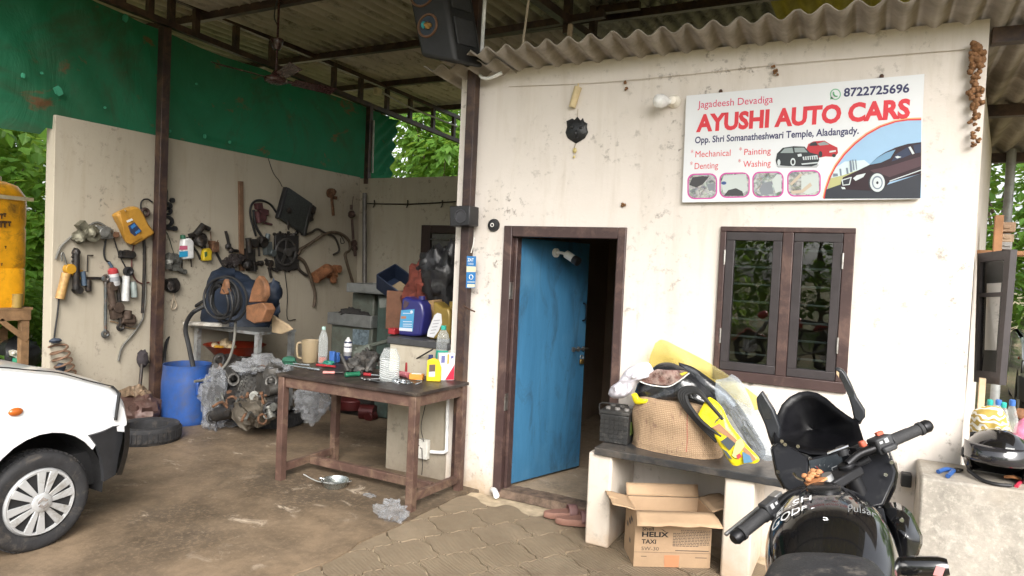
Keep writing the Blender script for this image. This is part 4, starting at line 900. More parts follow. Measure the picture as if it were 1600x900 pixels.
def bike_base(root, pm, P, tank_z=0.0):
    bike_wheel(root, P, .40, .30, .30, .09); bike_wheel(root, P, -.93, .305, .305, .12)
    for s in (-1, 1):
        g = MB(); g.cyl(P((s * .09, .06, .90)), P((s * .09, .26, .56)), .019, n=12); g.cyl(P((s * .09, .24, .59)), P((s * .09, .40, .30)), .027, n=12); g.build('fork_leg', ALU, root)
    g = MB(); g.grid(lambda u, v: P(((u - .5) * .13, .40 + .335 * math.cos(R(20 + 130 * v)), .30 + .335 * math.sin(R(20 + 130 * v)) - abs(u - .5) ** 2 * .12)), 7, 14); g.build('front_mudguard', pm, root, solid=.005)
    g = MB(); g.box(P((0, -.25, .42)), (.30, .34, .26), None); g.cyl(P((0, -.14, .5)), P((0, .06, .66)), .09, .085, 14); 
    for k in range(6): g.cyl(P((0, -.12 + .03 * k, .52 + .024 * k)), P((0, -.112 + .03 * k, .528 + .024 * k)), .115, n=14)
    g.cyl(P((-.19, -.3, .40)), P((.19, -.3, .40)), .10, n=18); g.build('engine', mt('black_engine', (.03, .03, .032), .5, .5), root, bevel=.01)
    g = MB()
    for s in (-1, 1):
        g.tube([P((0, .02, .84)), P((s * .12, -.2, .76)), P((s * .13, -.52, .66)), P((s * .12, -1.02, .80))], .02, 8); g.tube([P((s * .12, -.5, .64)), P((s * .11, -.5, .34)), P((s * .09, -.93, .305))], .022, 8)
    g.build('frame', BLACKM, root)
    g = MB(); g.tube([P((.08, .0, .56)), P((.12, .02, .32)), P((.13, -.35, .24)), P((.14, -.6, .27))], .022, 10); g.cyl(P((.16, -.6, .28)), P((.17, -1.05, .44)), .05, .055, 18); g.build('exhaust', mt('exhaust_steel', (.25, .24, .22), .3, .9), root)
    g = MB(); g.prism([P((s, y, z)) for s, y, z in ((-.09, -.62, .74), (-.09, -1.22, .92), (-.09, -1.18, .82), (-.09, -.7, .66))], P((.18, 0, 0)) - P((0, 0, 0))); tl_ = g.build('tail', pm, root, bevel=.02)
    g = MB(); g.box(P((0, -1.21, .87)), (.14, .04, .05)); g.build('tail_lamp', mt('red_lens', (.4, .015, .015), .2, coat=.5), tl_)
    g = MB(); g.tube([P((-.12, -.45, .30)), P((-.18, -.42, .15)), P((-.24, -.38, .02))], .012, 8); g.build('side_stand', BLACKM, root)
def loft(P, secs, n=24, ex=2.6):
    """secs: (y, halfwidth, ztop, zbottom) -> closed superellipse skin"""
    g = MB(); rows = []
    for y, w, zt, zb in secs:
        for k in range(n):
            a = 2 * math.pi * k / n; ca, sa = math.cos(a), math.sin(a)
            g.v.append(P((w * abs(ca) ** (2 / ex) * (1 if ca > 0 else -1), y, (zt + zb) / 2 + (zt - zb) / 2 * abs(sa) ** (2 / ex) * (1 if sa > 0 else -1))))
    m = len(secs)
    for i in range(m - 1):
        for k in range(n): g.f.append([i * n + k, i * n + (k + 1) % n, (i + 1) * n + (k + 1) % n, (i + 1) * n + k]); g.m.append(0)
    g.f += [list(range(n))[::-1], list(range((m - 1) * n, m * n))]; g.m += [0, 0]; return g
GLOSSK = mt('gloss_black_paint', (.006, .006, .007), .1, var=.1, coat=1.0)
MATK = mt('matt_black_fairing', (.010, .0105, .013), .38, var=.15, scale=12, dirt=(.04, .04, .04), dirta=.1, spec=.4)
CL = Vector((-.09, -2.02, 1.049)); BR = Matrix.Rotation(.027, 4, 'Z') @ Matrix.Rotation(-.182, 4, 'Y')
bp_ = CL - (BR @ Vector((0, 0, 1.0))); BM = Matrix.Translation(bp_) @ BR
bike = thing('motorcycle', 'glossy black faired motorcycle leaning on its stand in front of the bench', 'motorcycle', mat=BM)
PB = lambda p: BM @ Vector(p)
bike_base(bike, GLOSSK, PB)
TS = [(-.015, .07, .97, .82), (-.03, .10, .992, .78), (-.06, .13, 1.005, .74), (-.12, .152, 1.012, .71), (-.2, .165, 1.01, .70), (-.28, .168, .998, .69), (-.36, .158, .976, .68), (-.43, .14, .945, .68), (-.50, .11, .90, .67), (-.56, .07, .84, .67)]
g = loft(PB, TS, 32, 2.35); tank = g.build('fuel_tank', GLOSSK, bike, sm=60, sub=1)
g = MB(); g.lathe(PB((.0, -.13, 1.008)), PB((0, 0, 1)) - PB((0, 0, 0)), [(.045, 0), (.045, .008), (.038, .012), (0, .012)], 24); g.build('fuel_cap', mt('dark_cap', (.03, .03, .032), .3, .6), tank)
# chalk marks and worn lettering on the tank
def tz(x, y):
    for (y0, w0, t0, b0_), (y1, w1, t1, b1_) in zip(TS, TS[1:]):
        if y1 <= y <= y0: f = (y - y0) / (y1 - y0); w = w0 + (w1 - w0) * f; zt = t0 + (t1 - t0) * f; zb_ = b0_ + (b1_ - b0_) * f; break
    s = max(0, 1 - (abs(x) / w) ** 2.35) ** (1 / 2.35); return (zt + zb_) / 2 + (zt - zb_) / 2 * s
def tank_strokes(m, body, x0, y0, wdt, hgt, slope=0.0, bold=.0):
    me = text_mesh(body, bold); vs = [v.co for v in me.vertices]; a = min(v.x for v in vs); c = max(v.x for v in vs)
    out = []
    for v in vs:
        fx = (v.x - a) / (c - a) * wdt; x = x0 + fx; y = y0 + v.y / .72 * hgt + fx * slope + .012 * mnoise.noise(Vector((v.x * 2.2, v.y * 2.2, 1))); out.append(PB((x, y, tz(x, y) + .0025)))
    m.add(out, [tuple(p.vertices) for p in me.polygons]); bpy.data.meshes.remove(me)
m = MB(); tank_strokes(m, 'E .SH', -.125, -.255, .095, .03, .25, .01); tank_strokes(m, 'GODF -', -.135, -.31, .115, .032, .2, .01); tank_strokes(m, 'a', .0, -.335, .014, .022); m.build('chalk_marks', mt('chalk', (.75, .75, .75), .8), tank, sm=0)
m = MB(); tank_strokes(m, 'Pulsar', .06, -.285, .065, .04, .55, .0); m.build('worn_decal', mt('decal_grey', (.16, .165, .17), .5), tank, sm=0)
g = loft(PB, [(-.44, .10, .935, .85), (-.46, .125, .952, .82), (-.55, .145, .95, .79), (-.75, .155, .925, .77), (-.9, .14, .90, .78), (-1.12, .10, .96, .86)], 28, 3.2); g.build('seat', SEATM, bike, sm=60, sub=1)
# steering: clip-on bars turned left
RK = Vector((0, -math.sin(.43), math.cos(.43))); SM_ = Matrix.Translation(Vector((0, 0, 1.0))) @ Matrix.Rotation(.752, 4, RK)
PS = lambda p: PB(SM_ @ Vector(p)); hb = thing_part('handlebar', bike)
g = MB(); g.prism([PS(p) for p in ((-.11, -.035, -.03), (.11, -.035, -.03), (.11, .03, -.03), (0, .06, -.03), (-.11, .03, -.03))], PS((0, 0, .03)) - PS((0, 0, 0))); 
for s in (-1, 1): g.cyl(PS((s * .09, .01, -.1)), PS((s * .09, .01, .012)), .026, n=16)
g.build('triple_clamp', BLACKM, hb, bevel=.006)
g = MB(); g.cyl(PS((0, -.005, 0)), PS((0, -.005, .018)), .022, n=18); g.build('ignition_lock', ALU, hb)
hl_ = .369
for s in (-1, 1):
    g = MB(); g.tube([PS((s * .09, .0, .01)), PS((s * .14, -.005, .02)), PS((s * .2, -.018, .016)), PS((s * hl_ * .97, -.048, .010))], .0115, 10); g.build('bar_tube', BLACKM, hb)
    a, c = PS((s * .245, -.027, .014)), PS((s * (hl_ - .02), -.049, .010)); d = (c - a).normalized()
    g = MB(); g.lathe(a, d, [(.012, 0), (.021, .001), (.021, .008), (.018, .012), (.0175, (c - a).length - .012), (.021, (c - a).length - .01), (.021, (c - a).length), (.012, (c - a).length)], 18); g.build('grip', GRIP, hb)
    g = MB(); g.lathe(c, d, [(.012, 0), (.019, .004), (.02, .02), (.014, .03), (0, .031)], 16); g.build('bar_end', BLACKM, hb)
    sw_ = PS((s * .215, -.02, .018)); rm = Matrix((d, (PS((0, 1, 0)) - PS((0, 0, 0))), d.cross(PS((0, 1, 0)) - PS((0, 0, 0))))).transposed()
    g = MB(); g.box(sw_, (.055, .045, .052), rm); g.box(sw_ + (PS((0, -.02, -.012)) - PS((0, 0, 0))), (.045, .03, .02), rm)
    g.build('switch_block', mt('switch_plastic', (.03, .031, .034), .5), hb, bevel=.006)
    g = MB(); q = PS((s * .22, -.042, .03)); g.box(q, (.012, .006, .014), rm); g.box(q - d * .018, (.010, .006, .008), rm); g.build('switch', mt('pale_marks', (.4, .41, .42), .5) if s < 0 else mt('pale_marks', (.4, .41, .42)), hb)
    g = MB(); g.box(PS((s * .165, .02, .02)), (.04, .035, .03), rm); g.tube([PS((s * .165, .04, .015)), PS((s * .2, .065, .005)), PS((s * .36, .03, -.002))], .0065, 8); g.build('lever', ALU if s < 0 else BLACKM, hb, bevel=.003)
g = MB(); a = PS((.13, .035, .05)); g.cyl(PS((.12, .04, .025)), PS((.12, .04, .05)), .017, n=14); g.build('brake_reservoir', mt('switch_plastic', (.03, .031, .034)), hb)
g = MB(); g.box(PS((.155, -.022, .048)), (.018, .016, .02), rm); g.build('kill_switch', mt('red_switch', (.42, .09, .05), .5), hb, bevel=.004); g = MB(); g.box(PS((.225, -.02, .05)), (.02, .012, .010), rm); g.build('starter_button', mt('red_switch', (.42, .09, .05)), hb)
g = MB(); g.tube([PS((.2, 0, 0)), PS((.15, .06, -.02)), PB((.13, .06, .93)), PB((.12, 0, .80))], .007, 8); g.tube([PS((-.2, 0, 0)), PS((-.13, .07, -.01)), PB((-.05, .1, .95)), PB((-.06, .02, .80))], .007, 8); g.tube([PS((.17, 0, -.01)), PS((.1, .05, -.04)), PB((.09, .03, .88)), PB((.08, -.02, .75))], .009, 8); g.build('control_cables', BLACKP, hb)
# fairing, screen, clocks, mirrors (outlines read off the picture at their real distance)
def bY(px, py, Y): return onY(px, py, Y)
def shell(m, out, Yf_, centre, Yc, rings=4):
    n = len(out); P0 = [bY(x, y, Yf_(x, y)) for x, y in out]; c = bY(*centre, Yc); base = len(m.v); vs = []
    for r in range(rings + 1):
        f = r / rings; bul = math.sin(f * math.pi / 2)
        for p in P0: vs.append(p.lerp(c, f) if False else Vector((p.x + (c.x - p.x) * f, p.y + (c.y - p.y) * bul, p.z + (c.z - p.z) * f)))
    fs_ = [(r * n + i, r * n + (i + 1) % n, (r + 1) * n + (i + 1) % n, (r + 1) * n + i) for r in range(rings) for i in range(n)]
    m.add(vs, fs_); return m
SC = [(1209, 692), (1210, 672), (1214, 650), (1222, 632), (1234, 620), (1248, 613), (1262, 611), (1277, 614), (1292, 623), (1306, 636), (1322, 648), (1340, 659), (1350, 690), (1332, 704), (1300, 711), (1266, 710), (1234, 700)]
fair = thing_part('fairing', bike)
g = MB(); shell(g, SC, lambda x, y: -1.60 - max(0, (y - 612)) * .0022, (1270, 672), -1.58, 5); g.build('windscreen', mt('smoked_screen', (.004, .004, .005), .34, var=.2, spec=.25, dirt=(.012, .012, .014), dirta=.2), fair, sm=80, solid=.004)
def panel(name, pts, Y0, vec, mtl, bev=.006):
    m = MB(); P0 = [bY(x, y, Y0(x, y) if callable(Y0) else Y0) for x, y in pts]; m.prism(P0, vec); return m.build(name, mtl, fair, bevel=bev)
panel('inner_panel', [(1205, 701), (1216, 690), (1240, 700), (1262, 714), (1263, 740), (1257, 786), (1240, 772), (1226, 762), (1213, 738)], lambda x, y: -1.83 - (y - 690) * .0016, (0, .07, -.03), MATK)
panel('inner_panel', [(1342, 716), (1382, 697), (1400, 736), (1397, 752), (1380, 789), (1345, 796), (1330, 760)], lambda x, y: -1.83 - (y - 690) * .0016, (.0, .07, -.03), MATK)
panel('edge_panel', [(1383, 694), (1391, 706), (1404, 741), (1400, 764), (1387, 791), (1379, 790), (1396, 752), (1398, 738)], -1.84, (0, .14, 0), GLOSSK)
panel('edge_panel', [(1203, 700), (1207, 699), (1215, 738), (1228, 764), (1224, 766), (1211, 742)], -1.84, (0, .14, 0), GLOSSK)
g = MB(); shell(g, [(1378, 792), (1388, 786), (1400, 786), (1413, 793), (1424, 803), (1433, 822), (1440, 838), (1440, 850), (1434, 866), (1424, 881), (1408, 882), (1398, 870), (1392, 850), (1385, 820)], lambda x, y: -1.93 - (y - 790) * .0015, (1414, 838), -2.06, 5); g.build('lower_cowl', GLOSSK, fair, sm=50, solid=.006)
panel('cowl_infill', [(1350, 796), (1380, 792), (1394, 850), (1402, 878), (1390, 884), (1372, 850), (1362, 815)], lambda x, y: -1.98 - (y - 790) * .0015, (0, .1, -.05), MATK)
panel('dash', [(1262, 716), (1316, 704), (1345, 716), (1342, 740), (1320, 752), (1302, 756), (1268, 748)], -1.84, (0, .05, -.02), MATK)
panel('front_cowl', [(1209, 692), (1234, 700), (1266, 710), (1300, 711), (1332, 704), (1350, 690), (1345, 716), (1316, 706), (1262, 718), (1206, 702)], -1.795, (0, .03, -.01), GLOSSK, .004)
nose = MB(); nose.ball(PB((0, .34, .80)), (.15, .17, .16), 22, 14, rot=BM.to_3x3()); nose.build('nose_cowl', GLOSSK, fair)
g = MB(); g.lathe(PB((0, .475, .82)), PB((0, 1, 0)) - PB((0, 0, 0)), [(.075, 0), (.072, .025), (.04, .035), (0, .037)], 24); g.build('headlamp', mt('lamp_glass', (.35, .37, .4)), fair)
g = MB()
for x, y, Y in ((1216, 737, -1.92), (1222, 689, -1.84), (1227, 694, -1.85), (1247, 697, -1.86), (1266, 716, -1.88), (1384, 741, -1.93), (1393, 722, -1.90), (1378, 702, -1.86), (1345, 707, -1.86), (1409, 812, -2.06)):
    p = bY(x, y, Y); g.cyl(p, p + Vector((0, -.006, 0)), .006, n=10)
g.build('fasteners', CHROME, fair)
g = MB(); g.tube([bY(1294, 709, -1.96), bY(1310, 703, -1.97), bY(1326, 697, -1.97)], .0055, 8); g.build('front_brake_lever', CHROME, hb); g = MB(); g.prism([bY(x, y, -2.0) for x, y in ((1303, 774), (1319, 745), (1325, 748), (1309, 779))], (0, .012, 0)); g.build('silver_bracket', ALU, hb)
ck = thing_part('instrument_cluster', bike)
DY = -1.852
g = MB(); g.flat([bY(x, y, DY) for x, y in ((1264, 720), (1314, 708), (1319, 739), (1301, 751), (1268, 745))]); g.build('dial_face', mt('dial_face', (.06, .07, .08), .25, coat=.5), ck)
g = MB(); c = bY(1285, 739, DY - .003)
for k in range(9):
    a = R(200 - k * 24); p = bY(1285 + 19 * math.cos(a), 740 - 15 * math.sin(a), DY - .003); q = bY(1285 + 15.5 * math.cos(a), 740 - 12 * math.sin(a), DY - .003); g.bar(p, q, .003, .001)
g.build('dial_marks', mt('pale_marks', (.4, .41, .42)), ck); g = MB(); g.bar(c, bY(1275, 728, DY - .004), .002, .001); g.cyl(c, c + Vector((0, -.004, 0)), .006); g.build('needle', mt('needle_red', (.5, .05, .03)), ck)
g = MB(); lq = [(1300, 731), (1318, 723), (1320, 737), (1303, 746)]; lq = [(x + 0, y) for x, y in lq]
q = [(1300, 732), (1319, 724), (1321, 736), (1303, 746)]; g.prism([bY(x + 1, y - 1, DY - .012) for x, y in q], (0, .01, 0)); g.build('display', mt('lcd_grey', (.05, .055, .06), .2, coat=.6), ck)
g = MB(); g.tube([bY(x, y, DY - .013) for x, y in ((1300, 731), (1320, 723), (1322, 736), (1303, 746), (1300, 731))], .0018, 5, 1); g.build('display_rim', mt('pale_marks', (.4, .41, .42)), ck)
for s, arm, blade, glass, Ym in ((-1, [(1214, 700), (1207, 682), (1201, 660)], [(1190, 611), (1181, 623), (1184, 640), (1194, 662), (1204, 690), (1217, 696), (1219, 668), (1209, 641)], [(1190, 616), (1185, 625), (1193, 655), (1206, 655), (1204, 640)], -1.74),
                                  (1, [(1338, 660), (1342, 650), (1340, 636)], [(1304, 575), (1314, 576), (1321, 583), (1331, 603), (1339, 622), (1352, 642), (1352, 652), (1344, 661), (1334, 654), (1330, 635), (1324, 615), (1314, 594)], [(1309, 579), (1315, 580), (1334, 612), (1335, 620), (1326, 621), (1316, 596)], -1.70)):
    g = MB(); P0 = [bY(x, y, Ym) for x, y in blade]; g.prism(P0, (0, .035, 0)); mr = g.build('mirror', mt('mirror_housing', (.02, .022, .026), .4), bike, bevel=.006)
    g = MB(); g.flat([bY(x, y, Ym - .0015) for x, y in glass]); g.build('mirror_glass', mt('mirror_glass', (.02, .022, .026), .05, coat=1), mr)
    if s > 0: m = MB(); m.prism([bY(1307, 579, Ym - .003), bY(1311, 582, Ym - .003), bY(1311, 590, Ym - .003), bY(1307, 584, Ym - .003)], (0, -.002, 0)); m.build('worn_patch', mt('wood_chip', (.45, .33, .2)), mr)
    g = MB(); g.tube([bY(x, y, Ym + .02) for x, y in arm] + [bY(arm[0][0], arm[0][1] + 10, -1.78)][::-1][:0], .014, 8); g.build('mirror_stalk', MATK, mr)
kc = thing('key_fob', 'tan beaded key fob lying on the motorcycle ignition', 'key fob', PS((-.03, .0, .03)))
g = MB(); TAN = mt('tan_leather', (.42, .19, .08), .7, var=.3, scale=40, bmp=.3)
for k in range(10): g.ball(PS((-.055 + .011 * (k % 5) + .004 * (k // 5), -.005 + .018 * (k // 5), .03 + .004 * (k % 3))), (.010, .009, .008), 8, 6, .2)
g.build('beads', TAN, kc); g = MB(); g.prism([PS(p) for p in ((-.075, -.03, .012), (-.01, -.03, .012), (-.02, .01, .014), (-.06, .02, .014))], PS((0, 0, .006)) - PS((0, 0, 0))); g.build('leather_tag', TAN, kc); g = MB(); g.tube([PS((-.05, .03, .02)), PS((-.055, .05, .03)), PS((-.05, .07, .04))], .004, 6); g.torus(PS((-.02, 0, .03)), (0, .3, 1), .014, .0018, 16, 5); g.build('key_ring', CHROME, kc)
g = MB(); a, c = onY(1392, 884, -2.2), onY(1482, 886, -2.2); g.lathe(a, c - a, [(.012, 0), (.02, .01), (.026, .03), (.028, (c - a).length - .02), (.02, (c - a).length), (0, (c - a).length)], 18); cg = g.build('crash_slider', GLOSSK, bike)
m = MB(); p = a.lerp(c, .82); m.flat([p + Vector(v) for v in ((-.012, -.0285, -.014), (.008, -.0285, -.014), (.014, -.0285, .012), (-.006, -.0285, .012))]); m.build('slider_sticker', mt('sticker_pink', (.55, .25, .25), .4), cg)
g = MB(); g.tube([onY(1372, 900, -2.2) + Vector((-.03, .05, -.08)), onY(1380, 888, -2.2), a], .014, 8); g.build('slider_stay', ALU, bike)
# a second motorcycle out in the yard, seen reflected in the window panes
YM = Matrix.Translation(Vector((-1.55, -9.0, gh(-1.5, -9)-.02))) @ Matrix.Rotation(R(88), 4, 'Z') @ Matrix.Rotation(-.14, 4, 'Y')
rb = thing('motorcycle', 'red motorcycle on its side stand out in the yard, reflected in the panes', 'motorcycle', mat=YM); PR = lambda p: YM @ Vector(p); REDP = paint('red_bike_paint', (.45, .02, .02))
bike_base(rb, REDP, PR)
loft(PR, [(-.0, .08, .93, .74), (-.08, .13, .99, .72), (-.22, .15, 1.0, .70), (-.4, .12, .93, .70), (-.5, .08, .85, .70)], 20).build('fuel_tank', REDP, rb)
loft(PR, [(-.45, .09, .86, .78), (-.7, .13, .86, .77), (-1.1, .11, .93, .83)], 18, 3).build('seat', SEATM, rb)
g = MB(); g.tube([PR((-.36, -.06, 1.06)), PR((-.2, .0, 1.04)), PR((0, .03, .98)), PR((.2, .0, 1.04)), PR((.36, -.06, 1.06))], .014, 8); g.build('handlebar', BLACKM, rb)
g = MB(); g.ball(PR((0, .2, .92)), (.09, .11, .1), 16, 10); g.build('headlamp', REDP, rb)
# ------------------------------------------------------------------ tools and parts hung on the shed wall
def wx(px, py, off=.02): return onX(px, py, XW + off)
OUTX = Vector((1, 0, 0))
DKM = mt('oily_iron', (.030, .028, .027), .5, .5, .5, 20, (.07, .045, .03), .3, bmp=.2); ALUM = mt('greasy_alloy', (.17, .17, .155), .5, .6, .45, 22, (.04, .035, .03), .5, bmp=.25)
RUSTB = mt('brown_rust', (.13, .065, .035), .85, .1, .5, 25, (.05, .03, .02), .4, bmp=.4); RUBBER = mt('black_hose', (.016, .016, .017), .55, var=.3); OLIVE = mt('olive_alloy', (.16, .15, .11), .55, .5, .4, 20, (.04, .035, .02), .5, bmp=.25)
HOSE = mt('grey_hose', (.13, .125, .11), .65, var=.3)
def hang(name, label, cat, px, py, group=None): return thing(name, label, cat, wx(px, py, 0), group=group)
def wtube(name, label, cat, pts, r, mtl, off=.02, n=8, group=None):
    g = MB(); g.tube([wx(x, y, off) for x, y in pts], r, n); return tag(g.build(name, mtl), label, cat, group)
def wpr(m, pts, t0, t1): m.prism([wx(x, y, t0) for x, y in pts], OUTX * (t1 - t0)); return m
def wcy(m, px, py, r, t0, t1, n=18): m.cyl(wx(px, py, t0), wx(px, py, t0) + OUTX * (t1 - t0), r, n=n); return m
def lump(name, label, cat, bits, mtl, seed=1, group=None, jit=.004):
    """one casting: boxes, barrels and bosses grown together"""
    m = MB()
    for b in bits:
        k = b[0]
        if k == 'b': _, x, y, w, h, d, a = b; p = wx(x, y, d / 2 + .004); m.box(p, (d, w, h), Matrix.Rotation(R(a), 3, 'X'))
        if k == 'c': _, x, y, r, d = b; wcy(m, x, y, r, .003, d)
        if k == 'l': _, x0, y0, x1, y1, r, d = b; m.cyl(wx(x0, y0, d), wx(x1, y1, d), r, n=12)
        if k == 's': _, x, y, r, d = b; m.ball(wx(x, y, d), r, 12, 8, .25, 7, seed=seed)
    m.jitter(jit, 22); return tag(m.build(name, mtl, bevel=.004, sm=45), label, cat, group)
wtube('rubber_hose', 'thin grey hose arching up the tool wall to the olive alternator', 'hose', [(87, 405), (95, 386), (108, 373), (123, 361), (137, 354), (150, 347.5), (161, 351), (169, 358)], .010, HOSE)
lump('alternator', 'grimy olive alternator lying on a bracket left of the gold oil jug', 'machine part', [('b', 128, 353, .07, .07, .08, 40), ('s', 124, 370, .06, .06), ('c', 136, 366, .07, .10), ('s', 143, 362, .06, .07), ('l', 121, 372, 140, 360, .035, .07), ('b', 140, 372, .08, .04, .06, 5)], OLIVE, 2)
lump('brake_caliper', 'bright alloy caliper on the bracket beside the olive alternator', 'machine part', [('b', 157, 363, .14, .11, .09, -3), ('c', 153, 363, .045, .11), ('l', 163, 356, 172, 366, .03, .05), ('b', 170, 365, .06, .09, .06, 0)], mt('bright_alloy', (.24, .24, .225), .5, .6, .3, 20, (.08, .07, .05), .4), 3)
lump('rusty_bracket', 'small rusty bracket at the right end of the caliper', 'machine part', [('b', 178, 366, .08, .045, .05, 0), ('c', 175, 367, .03, .07)], RUSTB, 4)
GOLD = mt('gold_plastic', (.42, .22, .035), .4, var=.12, scale=8, dirt=(.2, .1, .03), dirta=.3)
j = hang('oil_jug', 'gold plastic oil jug hung tilted on the tool wall', 'jug', 200, 350)
g = MB(); pts = [(172, 335), (178, 332), (184, 329), (199, 322.5), (207, 324), (213, 332), (222, 350), (232, 363), (229, 367), (202, 383), (195, 380), (190, 372), (182, 354)]
wpr(g, pts, .01, .12); g.build('body', GOLD, j, bevel=.02)
g = MB(); wpr(g, [(186, 330), (193, 327), (203, 346), (222, 371), (203, 382), (196, 378)], .121, .132); wpr(g, [(186.5, 330), (197, 326.5), (198.5, 329.5), (188.5, 333.5)], .121, .128); g.build('grip_panel', mt('gold_plastic_dark', (.36, .18, .028), .4), j, bevel=.004)
g = MB(); wpr(g, [(187.5, 330.3), (195.2, 327.2), (197, 330), (189, 333)], .128, .1295); g.build('handle_gap', mt('pale_gap', (.4, .36, .28), .7), j)
m = MB(); m.mat(0); m.flat([wx(x, y, .134) for x, y in ((200, 353), (210, 347), (221.5, 361), (211, 369), (204, 364))]); m.mat(1); m.flat([wx(x, y, .1346) for x, y in ((204, 353), (210, 349), (213, 353), (206, 358))]); m.flat([wx(x, y, .1346) for x, y in ((211, 363), (217, 358), (220, 361), (213, 366))]); m.mat(2); m.flat([wx(x, y, .1348) for x, y in ((197, 345), (206, 341), (208, 344), (199, 348))]); m.build('label', [ink('label_navy', (.03, .04, .08)), ink('label_blue', (.04, .16, .4)), ink('label_white', (.6, .6, .58))], j, sm=0)
wtube('black_cable', 'black cable looping over the wall beside the steel post', 'cable', [(226, 372), (224, 345), (220, 322), (223, 313), (231, 311), (238, 316)], .007, RUBBER)
g = MB(); g.torus(wx(227, 332, .03), OUTX, .034, .016, 20, 8); tag(g.build('rubber_ring', mt('rubber_brown', (.05, .03, .025), .5)), 'dark rubber ring hanging above the cable run', 'ring')
wtube('strut_rod', 'long black gas strut hanging straight down beside the steel post', 'strut', [(224.5, 372), (225.5, 391), (225, 430), (222.5, 489)], .014, DKM)
wtube('black_cable', 'black cable looping down from the bracket to the red-topped spray can', 'cable', [(166, 371), (162.5, 393), (165, 406), (172.5, 410)], .008, RUBBER)
wtube('black_cable', 'thin black cable slanting from the caliper to the white grease tube', 'cable', [(177.5, 371), (186, 397), (197, 419)], .006, RUBBER)
wtube('brake_hose', 'red-brown hose curving from under the gold jug to the post', 'hose', [(210, 378), (206, 403), (206.5, 424), (212, 437), (222, 443), (233, 441)], .007, mt('redbrown_hose', (.09, .03, .025), .6))
lump('hose_clamps', 'cluster of black hose clamps under the gold jug', 'machine part', [('c', 189, 397, .035, .05), ('c', 196, 396, .035, .05), ('c', 202, 398, .04, .05), ('l', 186, 401, 205, 402, .016, .04), ('l', 188, 391, 191, 402, .01, .05)], DKM, 5)
YEL = mt('yellow_enamel', (.42, .22, .02), .4, var=.2, dirt=(.15, .08, .02), dirta=.3)
cg = hang('caulking_gun', 'yellow caulking gun hanging by the wall edge', 'tool', 104, 430)
g = MB(); wcy(g, 105.5, 420, .045, .02, .08); g.prism([wx(x, y, .03) for x, y in ((108, 423), (123, 433), (123.5, 437), (107, 428))], OUTX * .03); g.build('head', YEL, cg, bevel=.004)
g = MB(); g.cyl(wx(103.5, 427, .05), wx(93.5, 466, .05), .036, n=14); g.cyl(wx(97, 452, .05), wx(93.5, 467, .05), .038, n=14); g.build('barrel', mt('yellow_barrel', (.34, .2, .07), .5, var=.4, scale=20), cg); g = MB(); g.tube([wx(104, 414, .05), wx(99, 396, .05), wx(96, 398, .05), wx(97, 408, .05)], .008, 6); g.build('rod', ALUM, cg)
lump('suspension_arm', 'black ball-ended strut beside the yellow caulking gun', 'machine part', [('s', 119, 394, .036, .05), ('l', 119, 396, 118.5, 452, .030, .05), ('c', 118, 453, .035, .07), ('l', 113, 400, 119, 404, .015, .05), ('l', 113, 407, 119, 411, .015, .05)], DKM, 6)
sc = hang('scraper', 'blue-handled scraper hanging beside the black strut', 'tool', 130, 435); g = MB(); g.cyl(wx(129, 424, .03), wx(131.5, 446, .03), .024, n=10); g.build('handle', mt('bluegrey_plastic', (.06, .09, .13), .5), sc); g = MB(); g.bar(wx(120, 422, .03), wx(129, 424, .03), .01, .02); g.build('blade', YEL, sc)
lump('tee_spanner', 'tee spanner with a thin shank hung by the scraper', 'tool', [('l', 136, 399, 146, 399, .006, .02), ('l', 137, 399, 136, 425, .005, .02)], DKM, 7, jit=0)
lump('hammer', 'small dark hammer hung head-up low on the wall', 'tool', [('b', 143, 434.5, .18, .022, .03, 0), ('l', 138, 437, 138, 455, .026, .03)], DKM, 8)
sp_ = hang('spray_can', 'white spray can with red shoulder hung upside on the wall', 'can', 178, 430)
g = MB(); ax_ = (wx(180, 443, .05) - wx(176.5, 424, .05)).normalized(); o = wx(176.5, 424, .05); g.lathe(o, ax_, [(.0, 0), (.040, .004), (.042, .02), (.042, .12), (.036, .135), (0, .136)], 20); g.build('body', mt('spray_white', (.55, .55, .56), .35, .3), sp_)
g = MB(); g.lathe(o, -ax_, [(.044, -.02), (.044, .012), (.03, .028), (.018, .035), (0, .036)], 20); g.build('shoulder', mt('spray_red', (.28, .03, .035), .4), sp_); g = MB(); g.tube([o - ax_ * .03, wx(173, 414, .05), wx(170, 410, .05)], .014, 8); g.build('nozzle', mt('bluegrey_plastic', (.06, .09, .13)), sp_); g = MB(); g.lathe(o, ax_, [(.0425, .05), (.0428, .052), (.0428, .088), (.0425, .09)], 20, False); g.build('band', mt('grey_print', (.25, .26, .28), .4), sp_)
tr_ = lambda nm, lb, a, b, r, ring, mtl: tag((lambda m: (m.cyl(wx(*a, .04), wx(*b, .04), r, n=10), m.torus(wx(b[0], b[1] + 2, .04), OUTX, ring, .014, 18, 7), m.torus(wx(a[0], a[1] - 3, .04), OUTX, ring * .9, .016, 18, 7), m)[-1])(MB()).build(nm, mtl), lb, 'rod')
tr_('link_rod', 'slim blue-grey link rod ending in a rusty ring', (165, 438), (164.5, 520), .014, .026, mt('bluegrey_rod', (.09, .10, .10), .5, .5, .4, 20, (.16, .07, .03), .35))
tr_('link_rod', 'rusty dark link rod hanging right of the brown casting', (184, 440), (188.5, 509), .016, .028, mt('oily_iron', (.03, .028, .027)))
lump('control_arm', 'brown rusty casting hung between the two link rods', 'machine part', [('l', 171, 446, 177, 478, .032, .05), ('c', 179, 480, .05, .08), ('b', 181, 490, .09, .09, .06, 8), ('c', 170, 447, .045, .08), ('l', 171, 480, 182, 478, .03, .05)], mt('brown_iron', (.07, .048, .036), .7, .3, .4, 25), 9)
